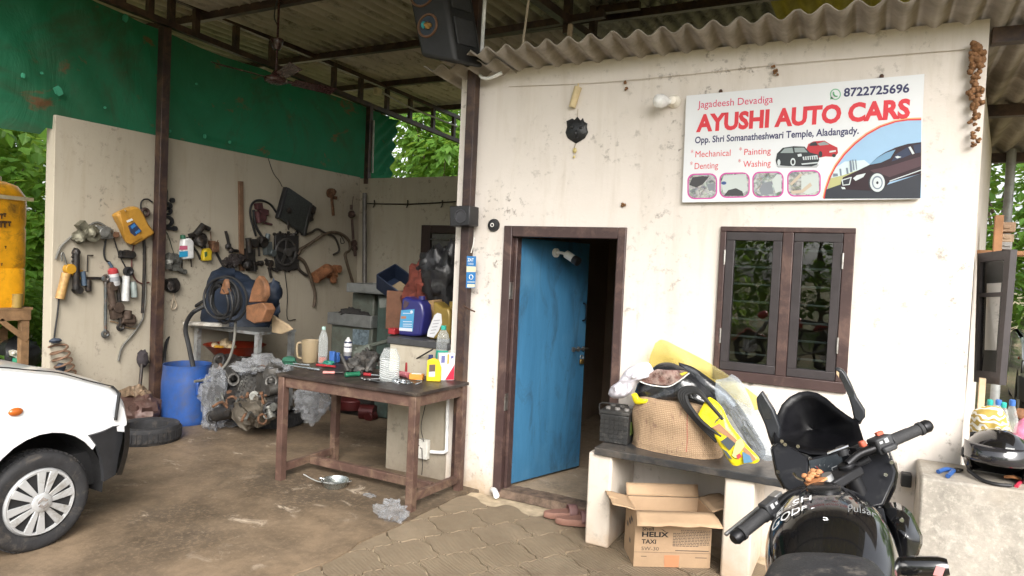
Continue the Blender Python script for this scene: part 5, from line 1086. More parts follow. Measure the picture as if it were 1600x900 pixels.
gt = hang('grease_tube', 'white grease tube with a black screw cap hung on the wall', 'tube', 196, 450); g = MB(); g.cyl(wx(197, 431, .04), wx(195.5, 470, .04), .034, .036, 16); g.build('tube', mt('label_paper', (.5, .5, .49), .5, var=.25, scale=25), gt); g = MB(); g.lathe(wx(199, 424, .03), OUTX, [(.045, 0), (.045, .03), (.03, .034), (.02, .02), (0, .02)], 20); g.build('cap', BLACKP, gt)
g = MB(); g.lathe(wx(208, 440, .04), wx(210, 466, .04) - wx(208, 440, .04), [(.0, 0), (.02, 0), (.03, .02), (.03, .15), (0, .152)], 16); tag(g.build('clear_tube', mt('dusty_tube', (.2, .23, .22), .35, var=.4)), 'dusty greenish plastic tube beside the white grease tube', 'tube')
lump('flange', 'rusty flange with a stub pipe low on the wall', 'machine part', [('l', 199, 485, 199, 498, .04, .05), ('l', 190, 501, 209, 502, .03, .05), ('c', 199, 500, .06, .06)], mt('brown_iron', (.07, .048, .036)), 10)
wtube('bent_pipe', 'thin tan pipe bent under the rusty flange', 'pipe', [(172, 502), (182, 504), (195, 511), (212, 514)], .006, mt('tan_pipe', (.25, .17, .1), .6))
wtube('rubber_hose', 'long ribbed grey hose trailing down the wall beside the post', 'hose', [(226, 400), (227, 460), (224, 490), (222, 500), (209, 520), (191, 542), (184.5, 564)], .010, HOSE)
wtube('black_cable', 'black cable dropping down the wall edge to a dark foot', 'cable', [(93, 455), (90, 488), (85.5, 520), (84.5, 530)], .007, RUBBER)
cs = hang('coil_spring', 'rusty coil spring hanging slack behind the white bonnet', 'spring', 95, 560)
g = MB(); A_, B_ = wx(90, 540, .07), wx(106, 590, .07); aa, u_, v_ = frame(B_ - A_); g.tube([A_ + (B_ - A_) * (k / 40) + (u_ * math.cos(k * .78) + v_ * math.sin(k * .78)) * .07 for k in range(41)], .009, 6, 3); g.build('coil', mt('spring_rust', (.16, .095, .06), .7, .3), cs)
g = MB(); g.ball(wx(87, 532, .04), (.03, .05, .022), 10, 6, .3); g.build('top_mount', mt('blue_rubber', (.03, .04, .06), .6), cs); g = MB(); g.ball(wx(95, 574, .07), (.03, .04, .04), 10, 6, .3); g.build('buffer', mt('blue_rubber', (.03, .04, .06), .6), cs)
br = hang('wheel_brush', 'dark bristled brush on a rod leaning on the wall behind the car nose', 'brush', 222, 575); g = MB(); g.cyl(wx(223, 556, .08), wx(217, 622, .20), .016, n=10); g.build('handle', DKM, br); g = MB(); g.ball(wx(223, 561, .08), (.05, .05, .085), 14, 10, .35, 9); g.build('bristles', mt('dark_bristle', (.03, .025, .028), .9), br)
# right of the steel post
gk = MB()
for x, y, r in ((258, 322, .05), (258.5, 330, .045), (260, 346, .055)): gk.torus(wx(x, y, .02), OUTX, r, .017, 24, 6)
wpr(gk, [(250, 311), (266, 310), (270, 315), (269, 334), (272, 352), (274, 360), (250, 358), (251, 350), (250, 335)], .002, .004)
gk = MB()
holes = [(258, 322, 5, 3.4), (258.5, 330, 4.8, 3.4), (260, 346, 5.6, 5)]
# a flat gasket plate: strips round three bores
for i, (x, y, a, b_) in enumerate(holes):
    n = 22
    for k in range(n):
        t0, t1 = 2 * math.pi * k / n, 2 * math.pi * (k + 1) / n; o0 = 1.95 if i < 2 else 1.8
        gk.prism([wx(x + a * math.cos(t0), y + b_ * math.sin(t0), .012), wx(x + a * math.cos(t1), y + b_ * math.sin(t1), .012), wx(x + a * o0 * math.cos(t1), y + b_ * o0 * math.sin(t1), .012), wx(x + a * o0 * math.cos(t0), y + b_ * o0 * math.sin(t0), .012)], OUTX * .022)
for x, y in ((251, 357), (272, 357), (268, 313), (252, 312)): wcy(gk, x, y, .026, .01, .034, 10)
gk.prism([wx(x, y, .012) for x, y in ((250, 354), (274, 355), (274, 360), (250, 359))], OUTX * .02)
tag(gk.build('head_gasket', BLACKP), 'black cylinder head gasket with three bores hung beside the post', 'gasket')
wtube('wire', 'bent wire holding the black gasket to the wall', 'wire', [(259, 291), (262, 302), (260, 330), (258, 362)], .004, DKM)
wtube('wire', 'wire loop spreading below the black gasket', 'wire', [(249, 395), (259, 362), (271, 394), (273, 400)], .004, mt('green_wire', (.06, .08, .06), .6))
lump('carburettor', 'grey alloy carburettor hung under the gasket wires', 'machine part', [('s', 264, 405, .06, .07), ('b', 256, 414, .11, .09, .09, 5), ('c', 268, 407, .075, .06), ('l', 262, 402, 276, 408, .04, .06), ('l', 266, 414, 284, 423, .025, .05), ('c', 283, 424, .025, .07), ('b', 272, 417, .07, .08, .07, 0)], ALUM, 11)
lump('clutch_fan', 'dark finned disc hanging below the carburettor', 'machine part', [('c', 266, 446, .075, .06), ('b', 266, 439, .13, .04, .05, 8), ('b', 264, 451, .12, .04, .05, -10), ('s', 266, 446, .05, .07)], DKM, 12)
wtube('cord_tail', 'knotted tan cord hanging from the finned disc', 'cord', [(270, 456), (273, 468), (276, 478), (270, 484), (268, 478), (271, 466)], .008, mt('jute_string', (.4, .33, .25)))
bt = hang('bottle', 'white bottle with pink and blue label and green cap hung on the wall', 'bottle', 287, 388)
g = MB(); wpr(g, [(280, 373), (291, 372), (296, 378), (296, 404), (279, 405), (277.5, 400), (279, 385)], .01, .09); g.build('body', mt('bottle_white', (.62, .62, .62), .4), bt, bevel=.015)
g = MB(); g.cyl(wx(286, 373, .05), wx(285.5, 367, .05), .028, .024, 14); g.build('cap', mt('green_cap', (.02, .11, .06), .4), bt); m = MB(); m.mat(0); m.flat([wx(x, y, .092) for x, y in ((281, 384), (293, 384), (293, 390), (280, 390.5))]); m.mat(1); m.flat([wx(x, y, .092) for x, y in ((280, 393), (293.5, 392), (293.5, 401), (280, 402))]); m.build('label', [ink('label_pink', (.5, .12, .2)), ink('label_cyan', (.03, .28, .5))], bt, sm=0)
lump('carburettor', 'black carburettor with an elbow pipe hung above the yellow bottle', 'machine part', [('c', 309, 374, .07, .07), ('s', 313, 376, .065, .06), ('l', 305, 368, 318, 352, .035, .06), ('l', 317, 353, 327, 358, .025, .06), ('b', 301, 367, .07, .04, .05, 20)], mt('oily_iron', (.03, .028, .027)), 13)
yb = hang('bottle', 'small yellow bottle with a black cap strapped to the wall', 'bottle', 319, 396); g = MB(); wpr(g, [(315, 388), (322, 387), (326, 392), (325.5, 407), (313, 407.5), (312.5, 402)], .01, .07); g.build('body', mt('bottle_yellow', (.5, .36, .02), .4), yb, bevel=.01); g = MB(); g.cyl(wx(318, 388, .04), wx(318, 383, .04), .024, n=12); g.build('cap', BLACKP, yb); g = MB(); g.flat([wx(x, y, .072) for x, y in ((319, 394), (324, 393), (324, 400), (320, 402))]); g.build('label', ink('label_green', (.06, .12, .04)), yb)
wtube('strap', 'dark strap slanting from the white bottle to the yellow one', 'strap', [(292, 371), (300, 383), (308, 394), (313, 405)], .012, RUBBER)
lump('ignition_coil', 'small rusty square coil hung on two wires', 'machine part', [('b', 334, 386, .08, .11, .07, 2), ('b', 331, 379, .05, .04, .06, 0), ('l', 330, 377, 329, 362, .004, .02), ('l', 338, 380, 341, 375, .004, .02)], RUSTB, 14)
wtube('black_rod', 'short black rod slanting down from the rusty coil', 'rod', [(338, 395), (343, 405), (349, 416)], .014, RUBBER)
for (x, y0, y1), lb in (((284.5, 407, 420), 'thin hex key hanging left below the white bottle'), ((290, 406, 418), 'hex key with bent end hanging right below the white bottle')): wtube('hex_key', lb, 'tool', [(x, y0), (x, y1)] if x < 286 else [(296, 402), (298, 404), (299, 417)], .006, DKM)
lump('tail_lamp', 'dark oval lamp housing lying on pegs in front of the plank', 'lamp housing', [('l', 350, 411, 380, 403, .04, .07), ('s', 365, 407, .075, .06), ('s', 357, 410, .06, .05), ('s', 374, 404, .055, .06)], mt('dark_lens', (.03, .025, .025), .25), 15)
lump('gear_knob', 'stubby knob on a steel stem pegged to the wall', 'knob', [('l', 353, 361, 358, 384, .016, .03), ('s', 357, 385, .034, .05), ('s', 361, 391, .03, .05), ('l', 361, 391, 372, 392, .018, .05)], DKM, 16)
g = MB(); wpr(g, [(371.5, 283), (378.5, 283.5), (380, 423), (373, 423)], .01, .03); tag(g.build('wood_plank', mt('raw_wood2', (.17, .095, .055), .8, var=.3, scale=8, bmp=.2), bevel=.003), 'upright brown wooden plank fixed to the tool wall', 'plank')
lump('throttle_body', 'black throttle body cluster right of the plank', 'machine part', [('l', 388, 372, 390, 395, .035, .06), ('c', 392, 380, .05, .08), ('b', 390, 398, .10, .14, .07, 0), ('s', 386, 412, .06, .06), ('l', 396, 398, 398, 424, .02, .05), ('b', 393, 417, .12, .08, .06, 10)], DKM, 17)
lump('water_pump', 'dark round pump pegged between plank and fan shroud', 'machine part', [('c', 406, 378, .06, .08), ('s', 409, 374, .04, .08), ('l', 404, 385, 405, 400, .012, .04)], DKM, 18)
lump('bracket', 'blue-grey alloy bracket beside the black fan shroud', 'machine part', [('b', 418, 388, .10, .15, .06, 8), ('l', 416, 376, 419, 366, .03, .05), ('c', 421, 395, .04, .08)], mt('bluegrey_alloy', (.12, .14, .145), .5, .5, .3, 20), 19)
lump('pedal_lever', 'small black lever joint low beside the fan shroud', 'machine part', [('l', 398, 411, 410, 409, .015, .04), ('c', 404, 411, .03, .06), ('l', 415, 405, 424, 420, .02, .05), ('c', 418, 411, .04, .07), ('l', 420, 418, 424, 434, .016, .04)], DKM, 20)
wtube('rubber_hose', 'black hose looped round a maroon part left of the radiator', 'hose', [(400, 369), (393, 345), (391, 328), (396, 316), (408, 313), (422, 319), (432, 332)], .013, RUBBER)
wtube('rubber_hose', 'pair of black hoses crossing below the maroon part', 'hose', [(396, 328), (398, 345), (402, 358), (410, 371)], .016, RUBBER)
lump('maroon_cover', 'dark maroon engine cover hung left of the radiator', 'machine part', [('b', 404, 322, .08, .07, .06, 12), ('b', 411, 331, .12, .07, .06, -8), ('c', 405, 340, .05, .07), ('l', 402, 330, 405, 348, .03, .05), ('l', 412, 348, 425, 351, .014, .03)], mt('maroon_iron', (.075, .028, .03), .6, .2, .4, 20), 21)
rd = hang('radiator', 'dark car radiator hung askew high on the tool wall', 'radiator', 460, 330)
rdp = [(447, 293), (484, 318), (474, 368), (434, 341)]
g = MB(); wpr(g, rdp, .03, .075); g.build('core', mt('radiator_core', (.055, .06, .058), .5, .5, .3, 60), rd, bevel=.004)
for a_, b_ in ((0, 3), (1, 2)):
    g = MB(); g.bar(wx(*rdp[a_], .055), wx(*rdp[b_], .055), .045, .06, OUTX); g.build('side_tank', mt('radiator_tank', (.04, .04, .04), .45, .4) if a_ else BLACKP, rd, bevel=.006)
g = MB(); g.ball(wx(452, 329, .08), (.02, .04, .035), 10, 8, .2); g.ball(wx(451, 352, .08), (.01, .02, .06), 8, 6); g.mat(1); g.box(wx(451.5, 352, .085), (.004, .02, .05)); g.mat(0); g.build('fittings', [DKM, mt('white_mark', (.6, .62, .62), .4)], rd); g = MB(); g.ball(wx(488, 328, .05), (.05, .05, .06), 8, 6, .5, seed=4); g.ball(wx(485, 340, .05), (.04, .04, .05), 8, 6, .5, seed=5); g.build('fittings', [DKM, mt('white_mark', (.6, .62, .62), .4)], rd)
wtube('string', 'dark string the radiator hangs from', 'string', [(419, 247), (427, 270), (436, 282), (441, 292)], .004, DKM)
fs_ = hang('radiator_fan', 'black square fan shroud hung below the radiator', 'fan', 446, 393)
g = MB(); fq = [(428, 366), (464, 368), (465, 420), (447, 423), (430, 420), (427, 400)]
wpr(g, fq, .02, .05); g.build('shroud', mt('shroud_plastic', (.022, .021, .021), .5), fs_, bevel=.006)
g = MB(); c = wx(447, 394, .06); g.torus(c, OUTX, .155, .014, 30, 6); g.cyl(c, c + OUTX * .05, .05, n=18)
for k in range(5): a = k * 1.257 + .4; d = Vector((.15, math.cos(a), math.sin(a))); g.bar(c + d * .04, c + d * .145, .05, .008, Vector((1, .3, .2)))
g.build('fan_blades', mt('blade_grey', (.05, .047, .045), .5), fs_)
g = MB()
for k in range(9): g.ball(wx(429 + k * 4.3, 366 + 2 * math.sin(k * 2.2), .03), .022, 8, 6, .4, seed=k)
g.build('shroud_lugs', DKM, fs_); g = MB()
for k in range(8): g.ball(wx(428 + k * 4.7, 421 + 2 * math.sin(k * 1.7), .03), .022, 8, 6, .4, seed=k + 20)
g.build('shroud_lugs', DKM, fs_)
PIPE = mt('rusty_pipe', (.115, .085, .06), .65, .3, .35, 14, (.05, .035, .025), .4)
wtube('exhaust_pipe', 'bent rusty exhaust pipe arching right from the fan shroud', 'pipe', [(466, 398), (471, 389), (477, 385), (490, 377), (507, 366), (522, 363), (536, 367), (546, 378), (546, 391), (540, 396), (541, 407), (552, 444)], .019, PIPE, .05, 10)
wtube('exhaust_pipe', 'thin dark pipe looping inside the rusty exhaust bend', 'pipe', [(477, 367), (487, 363), (496, 358), (508, 364), (522, 370), (529, 384), (529, 393), (521, 398)], .014, mt('dark_pipe', (.05, .042, .036), .6, .3), .05, 10)
wtube('exhaust_pipe', 'rusty tail pipe hanging down from the fan shroud', 'pipe', [(465, 402), (475, 409), (484, 430), (492, 458), (490.5, 480)], .020, PIPE, .05, 10)
wtube('wire_spring', 'small coiled wire beside the exhaust bend', 'wire', [(530, 365), (535, 372), (538, 379), (533, 380), (532, 372)], .005, DKM)
wtube('exhaust_hanger', 'curved dark hanger hooking down the lower left of the tail pipe', 'hanger', [(464, 410), (468, 422), (480, 431)], .018, mt('dark_pipe', (.05, .042, .036)), .04)
lump('pipe_wrench', 'rusty pipe wrench shape hung high near the wall corner', 'tool', [('c', 515, 302, .06, .03), ('l', 518, 306, 521, 337, .018, .025), ('s', 520, 300, .045, .03), ('b', 523, 309, .07, .04, .03, 0)], RUSTB, 22)
lump('drive_shaft', 'drive shaft with two rubber boots hung upright by the corner', 'machine part', [('l', 549, 320, 549, 328, .018, .05), ('s', 549.5, 335, .05, .05), ('l', 550, 342, 552, 374, .016, .05), ('s', 553, 380, .045, .05), ('s', 554, 388, .04, .05), ('l', 554.5, 390, 555, 400, .02, .05), ('l', 552, 307, 550, 320, .004, .04)], mt('boot_brown', (.07, .042, .035), .5, .2, .4, 20), 23)
lump('starter_motor', 'rusty orange starter motor hung low right on the tool wall', 'machine part', [('l', 492, 434, 512, 421, .075, .09), ('s', 512, 422, .075, .09), ('b', 519, 426, .12, .13, .08, 10), ('c', 522, 420, .05, .1), ('s', 521, 437, .05, .07)], mt('orange_rust', (.26, .11, .05), .8, .1, .35, 18, (.1, .04, .02), .4, bmp=.3), 24)
g = MB(); g.cyl(onY(567, 302, 2.95) + Vector((.03, 0, 0)), onZ(590, 560, .0) + Vector((0, 0, 0)) if False else Vector((onY(578, 470, 2.8).x, 2.75, .1)), .03, n=12); tag(g.build('steel_pole', mt('grey_pole', (.14, .13, .12), .5, .4)), 'tall grey steel pole leaning in the wall corner', 'pole')
g = MB(); g.tube([onY(572, 318, 3.03), onY(640, 319, 3.03), onY(712, 315, 3.03)], .008, 6, 2)
for px in (585, 637, 691): g.tube([onY(px, 313, 3.03), onY(px, 320, 3.0), onY(px - 2, 324, 3.02)], .008, 6)
tag(g.build('hook_rail', DKM), 'thin dark rail with three hooks along the rear wall', 'rail')
nw = thing('window', 'small dark framed barred window low in the rear wall', 'window', onY(685, 400, 3.0))
a, b_ = onY(662, 352, 3.04), onY(716, 455, 3.04); g = MB(); xs0, xs1, z0, z1 = a.x, a.x + .62, 1.28, a.z
for q in (((xs0, 2.99, z0), (xs0 + .14, 3.05, z1)), ((xs1 - .08, 2.99, z0), (xs1, 3.05, z1)), ((xs0 + .14, 2.991, z1 - .10), (xs1 - .08, 3.05, z1)), ((xs0 + .14, 2.991, z0), (xs1 - .08, 3.05, z0 + .1))): g.bb(*q)
g.build('frame', mt('dark_window_wood', (.035, .02, .017), .5), nw, bevel=.005); g = MB(); g.bb((xs0 + .14, 3.04, z0 + .1), (xs1 - .08, 3.05, z1 - .1)); g.build('pane', mt('dusty_pane', (.12, .12, .11), .3), nw)
g = MB()
for k in range(4): g.cyl((xs0 + .1, 3.01, z0 + .22 + k * .15), (xs1 - .05, 3.01, z0 + .22 + k * .15), .007, n=8)
g.build('bars', STEEL, nw)
g = MB(); g.tube([onY(448, 420, 3.0) + Vector((-.25, 0, 0)), onY(448, 490, 3.0), onY(450, 498, 3.0), onY(462, 499, 3.0)], .005, 6, 2); 
wtube('wire', 'long thin wire hanging below the fan shroud to a bent hook', 'wire', [(445, 424), (449, 460), (449, 498), (462, 499)], .005, DKM)
MAR = mt('maroon_sheet', (.06, .014, .014), .6, var=.4, scale=5, dirt=(.03, .012, .01), dirta=.5)
g = MB(); g.grid(lambda u, v: Vector((-6.22 + u * 2.6, 2.86 + .03 * mnoise.noise(Vector((u * 7, v * 3, 2))), .25 + v * (.72 + .05 * mnoise.noise(Vector((u * 9, 0, 0))) + (.1 if u > .32 else 0)))), 50, 12); tag(g.build('maroon_sheet', MAR, solid=.01), 'dark maroon sheet draped along the foot of the rear wall', 'sheet')
# ------------------------------------------------------------------ work table and what lies on it
def above(base, px, py):
    """the point over a base point that the picture shows at px, py (same distance from the lens)"""
    d = (Vector(base) - CAM).dot(zf); return CAM + ray(px, py) * (d / FPX)
def hgt(base, px, py): return above(base, px, py).z - base[2]
WOOD = mt('worn_table_wood', (.085, .047, .036), .6, var=.4, scale=7, dirt=(.22, .15, .1), dirta=.3, bmp=.25, bs=30)
TOPM = mt('oily_table_top', (.028, .020, .018), .45, var=.5, scale=9, dirt=(.10, .08, .06), dirta=.25, bmp=.15)
FL, BL, BR_, FR = onZ(438, 752), onZ(521, 722), onZ(712, 770), onZ(641, 801)
FL, BL, BR_, FR = Vector((-3.756, -.674, 0)), Vector((-3.776, -.09, 0)), Vector((-2.573, -.11, 0)), Vector((-2.607, -.643, 0))
TZ = .80
tb = thing('work_table', 'long dark worn wooden work table cluttered with tools and bottles', 'table', (-3.18, -.38, 0))
for p in (FL, BL, BR_, FR): g = MB(); g.bb((p.x - .028, p.y - .028, .004), (p.x + .028, p.y + .028, TZ - .022)); g.build('leg', WOOD, tb, bevel=.004)
ov = .035; g = MB(); g.prism([(FL.x - ov, FL.y - ov, TZ), (FR.x + ov, FR.y - ov, TZ), (BR_.x + ov, BR_.y + ov, TZ), (BL.x - ov, BL.y + ov, TZ)], (0, 0, -.022)); g.build('tabletop', TOPM, tb, bevel=.003)
def rail(a, b, z, h, w=.024):
    m = MB(); d = (b - a).normalized(); m.bar(a + d * .03 + Vector((0, 0, z)), b - d * .03 + Vector((0, 0, z)), w, h); return m
for a, b in ((FL, FR), (BL, BR_), (FL, BL), (FR, BR_)): rail(a, b, TZ - .062, .075).build('apron', WOOD, tb, bevel=.003)
for a, b in ((FL, BL), (FR, BR_)): rail(a, b, .10, .055, .035).build('stretcher', WOOD, tb, bevel=.003)
m1, m2 = (FL + BL) / 2, (FR + BR_) / 2; rail(m1, m2, .10, .06, .04).build('stretcher', WOOD, tb, bevel=.003)
PET = clear('clear_pet', (.92, .95, .95), .22, .06); REDLQ = mt('red_liquid', (.3, .05, .02), .1, coat=.5); ORANGE = mt('orange_plastic', (.5, .18, .03), .4)
def pt_(px, py, z=TZ): return onZ(px, py, z)
def bottle(name, label, base, h, r, cap, prof=None, liquid=None, band=None, tilt=None):
    root = thing(name, label, 'bottle', base); o = Vector(base); up = Vector((0, 0, 1)) if tilt is None else Vector(tilt).normalized()
    P = prof or [(0, .002), (.86, .0), (1, .03), (.96, .07), (1, .11), (.95, .16), (1, .21), (.95, .26), (1, .31), (.95, .36), (1, .41), (.96, .46), (1, .52), (1, .60), (.9, .70), (.6, .82), (.36, .90), (.34, .93)]
    g = MB(); g.lathe(o, up, [(a * r, b * h) for a, b in P], 22, caps=False); g.build('body', PET, root)
    if cap: g = MB(); g.lathe(o, up, [(.40 * r, .915 * h), (.42 * r, .93 * h), (.42 * r, .99 * h), (.3 * r, h), (0, h)], 18, caps=False); g.build('cap', cap, root)
    if liquid: g = MB(); g.lathe(o, up, [(0, .006), (.84 * r, .006), (.9 * r, .03 * h), (.88 * r, liquid[0] * h), (0, liquid[0] * h)], 20, caps=False); g.build('liquid', liquid[1], root)
    if band: g = MB(); g.lathe(o, up, [(1.01 * r, band[0] * h), (1.015 * r, band[1] * h)], 22, caps=False); g.build('label', band[2], root)
    return root
TEAL = ink('teal_print', (.02, .30, .22))
b0_ = pt_(504, 567); bottle('plastic_bottle', 'clear ribbed bottle with red liquid left on the work table', b0_, hgt(b0_, 504, 510), .038, mt('pale_green_cap', (.3, .45, .4), .4), liquid=(.17, REDLQ))
b0_ = pt_(690, 588); bottle('plastic_bottle', 'clear bottle with teal label standing behind the red and white carton', b0_, hgt(b0_, 686, 508), .050, mt('teal_cap', (.03, .3, .24), .4), prof=[(0, .002), (.9, 0), (1, .03), (1, .30), (.96, .34), (1, .38), (1, .62), (.97, .72), (.78, .83), (.4, .92), (.34, .94)], band=(.22, .52, TEAL))
cb = thing('cut_bottle', 'big clear plastic bottle cut open and standing upside up on the table', 'bottle', pt_(608, 596)); b0_ = pt_(608, 594); h = hgt(b0_, 608, 544)
g = MB(); g.lathe(b0_, (0, 0, 1), [(0, .003), (.066, .0), (.073, .012)] + [(.073 - .004 * (k % 2), .02 + k * h * .06) for k in range(11)] + [(.062, h * .82), (.05, h * .93), (.045, h)], 24, caps=False); g.build('body', PET, cb)
g = MB(); 
for k in range(9): g.torus(b0_ + Vector((0, 0, .02 + k * h * .065)), (.15, .1, 1), .069, .0022, 24, 5)
g.build('rings', clear('pet_ridge', (.95, .95, .95), .45, .1), cb)
jg = thing('plastic_jug', 'cloudy beige plastic jug with handle at the back left of the table', 'jug', pt_(483, 567)); b0_ = pt_(484, 566); h = hgt(b0_, 484, 531)
g = MB(); g.lathe(b0_, (0, 0, 1), [(0, .0), (.055, 0), (.062, .01), (.070, h), (.066, h), (.058, .012), (0, .01)], 22); g.build('body', mt('beige_plastic', (.27, .21, .13), .45, var=.1), jg); g = MB(); u = -xr.normalized(); u.z = 0; g.tube([b0_ + u * .066 + Vector((0, 0, h * .85)), b0_ + u * .105 + Vector((0, 0, h * .8)), b0_ + u * .1 + Vector((0, 0, h * .25)), b0_ + u * .06 + Vector((0, 0, h * .15))], .009, 8); g.build('handle', mt('beige_plastic', (.42, .34, .22)), jg)
sc = thing('spray_can', 'small white and navy striped spray can on the table', 'can', pt_(543, 562)); b0_ = pt_(543, 561); h = hgt(b0_, 543, 527); r = .034
g = MB(); mats_ = [mt('spray_white2', (.6, .6, .6), .35), ink('spray_navy', (.02, .025, .06)), ink('spray_grey', (.2, .2, .21))]
segs = [(0, 0, r, 0, 0), (r, 0, r, .16, 1), (r, .16, r, .34, 2), (r, .34, r, .54, 0), (r, .54, r, .6, 1), (r, .6, r * .98, .74, 0), (r * .98, .74, r * .9, .82, 1), (r * .8, .82, r * .62, .9, 0), (r * .5, .9, r * .3, 1, 0), (r * .3, 1, 0, 1, 0)]
for a, za, b, zb_, mi_ in segs: g.mi = mi_; g.lathe(b0_, (0, 0, 1), [(a, za * h), (b, zb_ * h)], 20, caps=False)
g.build('body', mats_, sc)
yo = thing('oil_bottle', 'small yellow oil bottle with navy cap at the table edge', 'bottle', pt_(676, 597)); b0_ = pt_(677, 596.5); h = hgt(b0_, 677, 556); ux_ = (pt_(689, 597) - pt_(664, 596)).normalized(); wd = .105; dn_ = Vector((-ux_.y, ux_.x, 0))
def yb(u, v, w=0): return b0_ + ux_ * u * wd + Vector((0, 0, v * h)) + dn_ * w
YELP = mt('yellow_bottle_plastic', (.66, .47, .02), .32, var=.06)
g = MB(); g.prism([yb(u, v, .0) for u, v in ((-.5, 0), (.5, 0), (.5, .55), (.3, .84), (-.12, .90), (-.34, .86), (-.48, .8))], dn_ * .05); g.build('body', YELP, yo, bevel=.008)
g = MB(); g.cyl(yb(-.26, .86, .025), yb(-.26, 1.02, .025), .017, n=14); g.build('cap', mt('navy_cap', (.02, .03, .1), .4), yo)
m = MB(); m.mat(0); m.flat([yb(u, v, -.002) for u, v in ((-.32, .18), (.1, .2), (.1, .68), (-.32, .66))]); m.mat(1); m.flat([yb(u, v, -.0026) for u, v in ((-.32, .19), (.09, .2), (.09, .40), (-.32, .38))]); m.build('label', [ink('label_brown', (.10, .07, .06)), ink('label_pale', (.55, .55, .55))], yo, sm=0)
ct = thing('carton', 'white carton with red and orange stripes standing on the table corner', 'box', pt_(697, 596)); a, c = pt_(685, 594.5), pt_(709.5, 594); h = hgt(a, 685, 552); ux_ = (c - a); dn_ = Vector((-ux_.y, ux_.x, 0)).normalized()
def cq(u, v, w=0): return a + ux_ * u + Vector((0, 0, v * h)) + dn_ * w
g = MB(); g.prism([cq(0, 0), cq(1, 0), cq(1, 1), cq(0, 1)], dn_ * .05); g.build('box', mt('carton_white', (.66, .65, .64), .5, var=.04), ct, bevel=.002)
m = MB(); m.mat(0); m.flat([cq(u, v, -.0015) for u, v in ((.42, .02), (.98, .02), (.98, .58))]); m.mat(1); m.flat([cq(u, v, -.0015) for u, v in ((.5, .6), (.62, .62), (.62, .98), (.5, .97))]); m.mat(2); m.flat([cq(u, v, -.0015) for u, v in ((.72, .8), (.9, .82), (.9, .93), (.72, .9))]); m.flat([cq(u, v, -.0015) for u, v in ((.12, .65), (.36, .65), (.36, .92), (.12, .92))]); m.build('print', [ink('print_crimson', (.5, .02, .05)), ink('print_amber', (.6, .3, .06)), ink('print_violet', (.12, .13, .3))], ct, sm=0)
def tool(name, label, cat, a, b, r, mtl, z=.012, mtl2=None, split=.5, r2=None):
    root = thing(name, label, cat, pt_(*a)); A_, B_ = pt_(*a) + Vector((0, 0, z)), pt_(*b) + Vector((0, 0, z)); M_ = A_.lerp(B_, split)
    g = MB(); g.lathe(A_, M_ - A_, [(0, 0), (r * .8, .001), (r, .008), (r * .85, (M_ - A_).length * .5), (r, (M_ - A_).length - .005), (r * .6, (M_ - A_).length)], 12); g.build('handle', mtl, root)
    if mtl2: g = MB(); g.cyl(M_, B_, r2 or r * .4, n=10); g.build('shaft', mtl2, root)
    return root
REDP2 = mt('red_handle', (.26, .02, .025), .4); GRNP = mt('green_handle', (.01, .10, .05), .35); PNK = mt('pink_handle', (.5, .2, .18), .4); BLU = mt('blue_handle', (.03, .09, .28), .4)
CHR = mt('tool_chrome', (.55, .58, .6), .25, .9, .15)
tool('ratchet', 'long chrome ratchet lying along the left table edge', 'tool', (500, 582), (447, 574), .012, CHR, .02, CHR, .35, .007)
tool('spanner', 'chrome spanner lying behind the long ratchet', 'tool', (484, 574), (458, 571), .010, CHR, .016, CHR, .5, .006)
tool('pliers', 'pink-handled pliers lying near the front table edge', 'tool', (504, 585), (536, 585), .012, PNK, .014, DKM, .6, .009)
tool('screwdriver', 'red screwdriver lying among the tools behind the pink pliers', 'tool', (494, 574), (524, 577), .012, REDP2, .02, REDP2, .5, .009)
tool('screwdriver', 'thick green-handled screwdriver at the middle front of the table', 'tool', (539, 590), (566, 588), .019, GRNP, .02, DKM, .85, .008)
tool('screwdriver', 'red and white handled screwdriver beside the cut bottle', 'tool', (568, 588), (592, 590), .014, REDP2, .016, CHR, .5, .005)
tool('screwdriver', 'white-handled screwdriver lying among the dark machine parts', 'tool', (574, 573), (590, 577), .013, mt('ivory_handle', (.5, .45, .36), .4), .03, CHR, .6, .005)
g = MB(); g.ball(pt_(452, 569) + Vector((0, 0, .03)), (.06, .05, .035), 12, 8, .5, seed=3); tag(g.build('green_rag', mt('green_cloth', (.02, .09, .055), .9)), 'small crumpled green rag at the left end of the table', 'rag')
g = MB(); g.ball(pt_(513, 573) + Vector((0, 0, .025)), (.05, .035, .025), 12, 8, .5, seed=5); tag(g.build('teal_clip', mt('teal_plastic', (.02, .15, .11), .4)), 'teal plastic clip in front of the red liquid bottle', 'clip')
g = MB(); g.box(pt_(519, 568) + Vector((0, 0, .05)), (.045, .03, .10), Matrix.Rotation(.3, 3, 'Z')); g.box(pt_(527, 566) + Vector((0, 0, .04)), (.03, .03, .08)); tag(g.build('blue_clamp', BLU, bevel=.004), 'blue plastic clamp standing by the striped spray can', 'clamp')
mp_ = MB(); rng = random.Random(3)
for px, py, r in ((553, 578, .06), (563, 574, .075), (575, 570, .07), (560, 584, .045), (583, 566, .06), (545, 581, .04), (598, 574, .04), (572, 580, .04)):
    p = pt_(px, py); mp_.ball(p + Vector((0, 0, r * .7)), (r, r * .8, r * .8), 12, 9, .45, 8, seed=px)
for _ in range(9):
    p = pt_(rng.uniform(543, 592), rng.uniform(568, 586)); q = p + Vector((rng.uniform(-.1, .1), rng.uniform(-.06, .06), rng.uniform(.03, .14))); mp_.cyl(p + Vector((0, 0, .02)), q, rng.uniform(.008, .02), n=9)
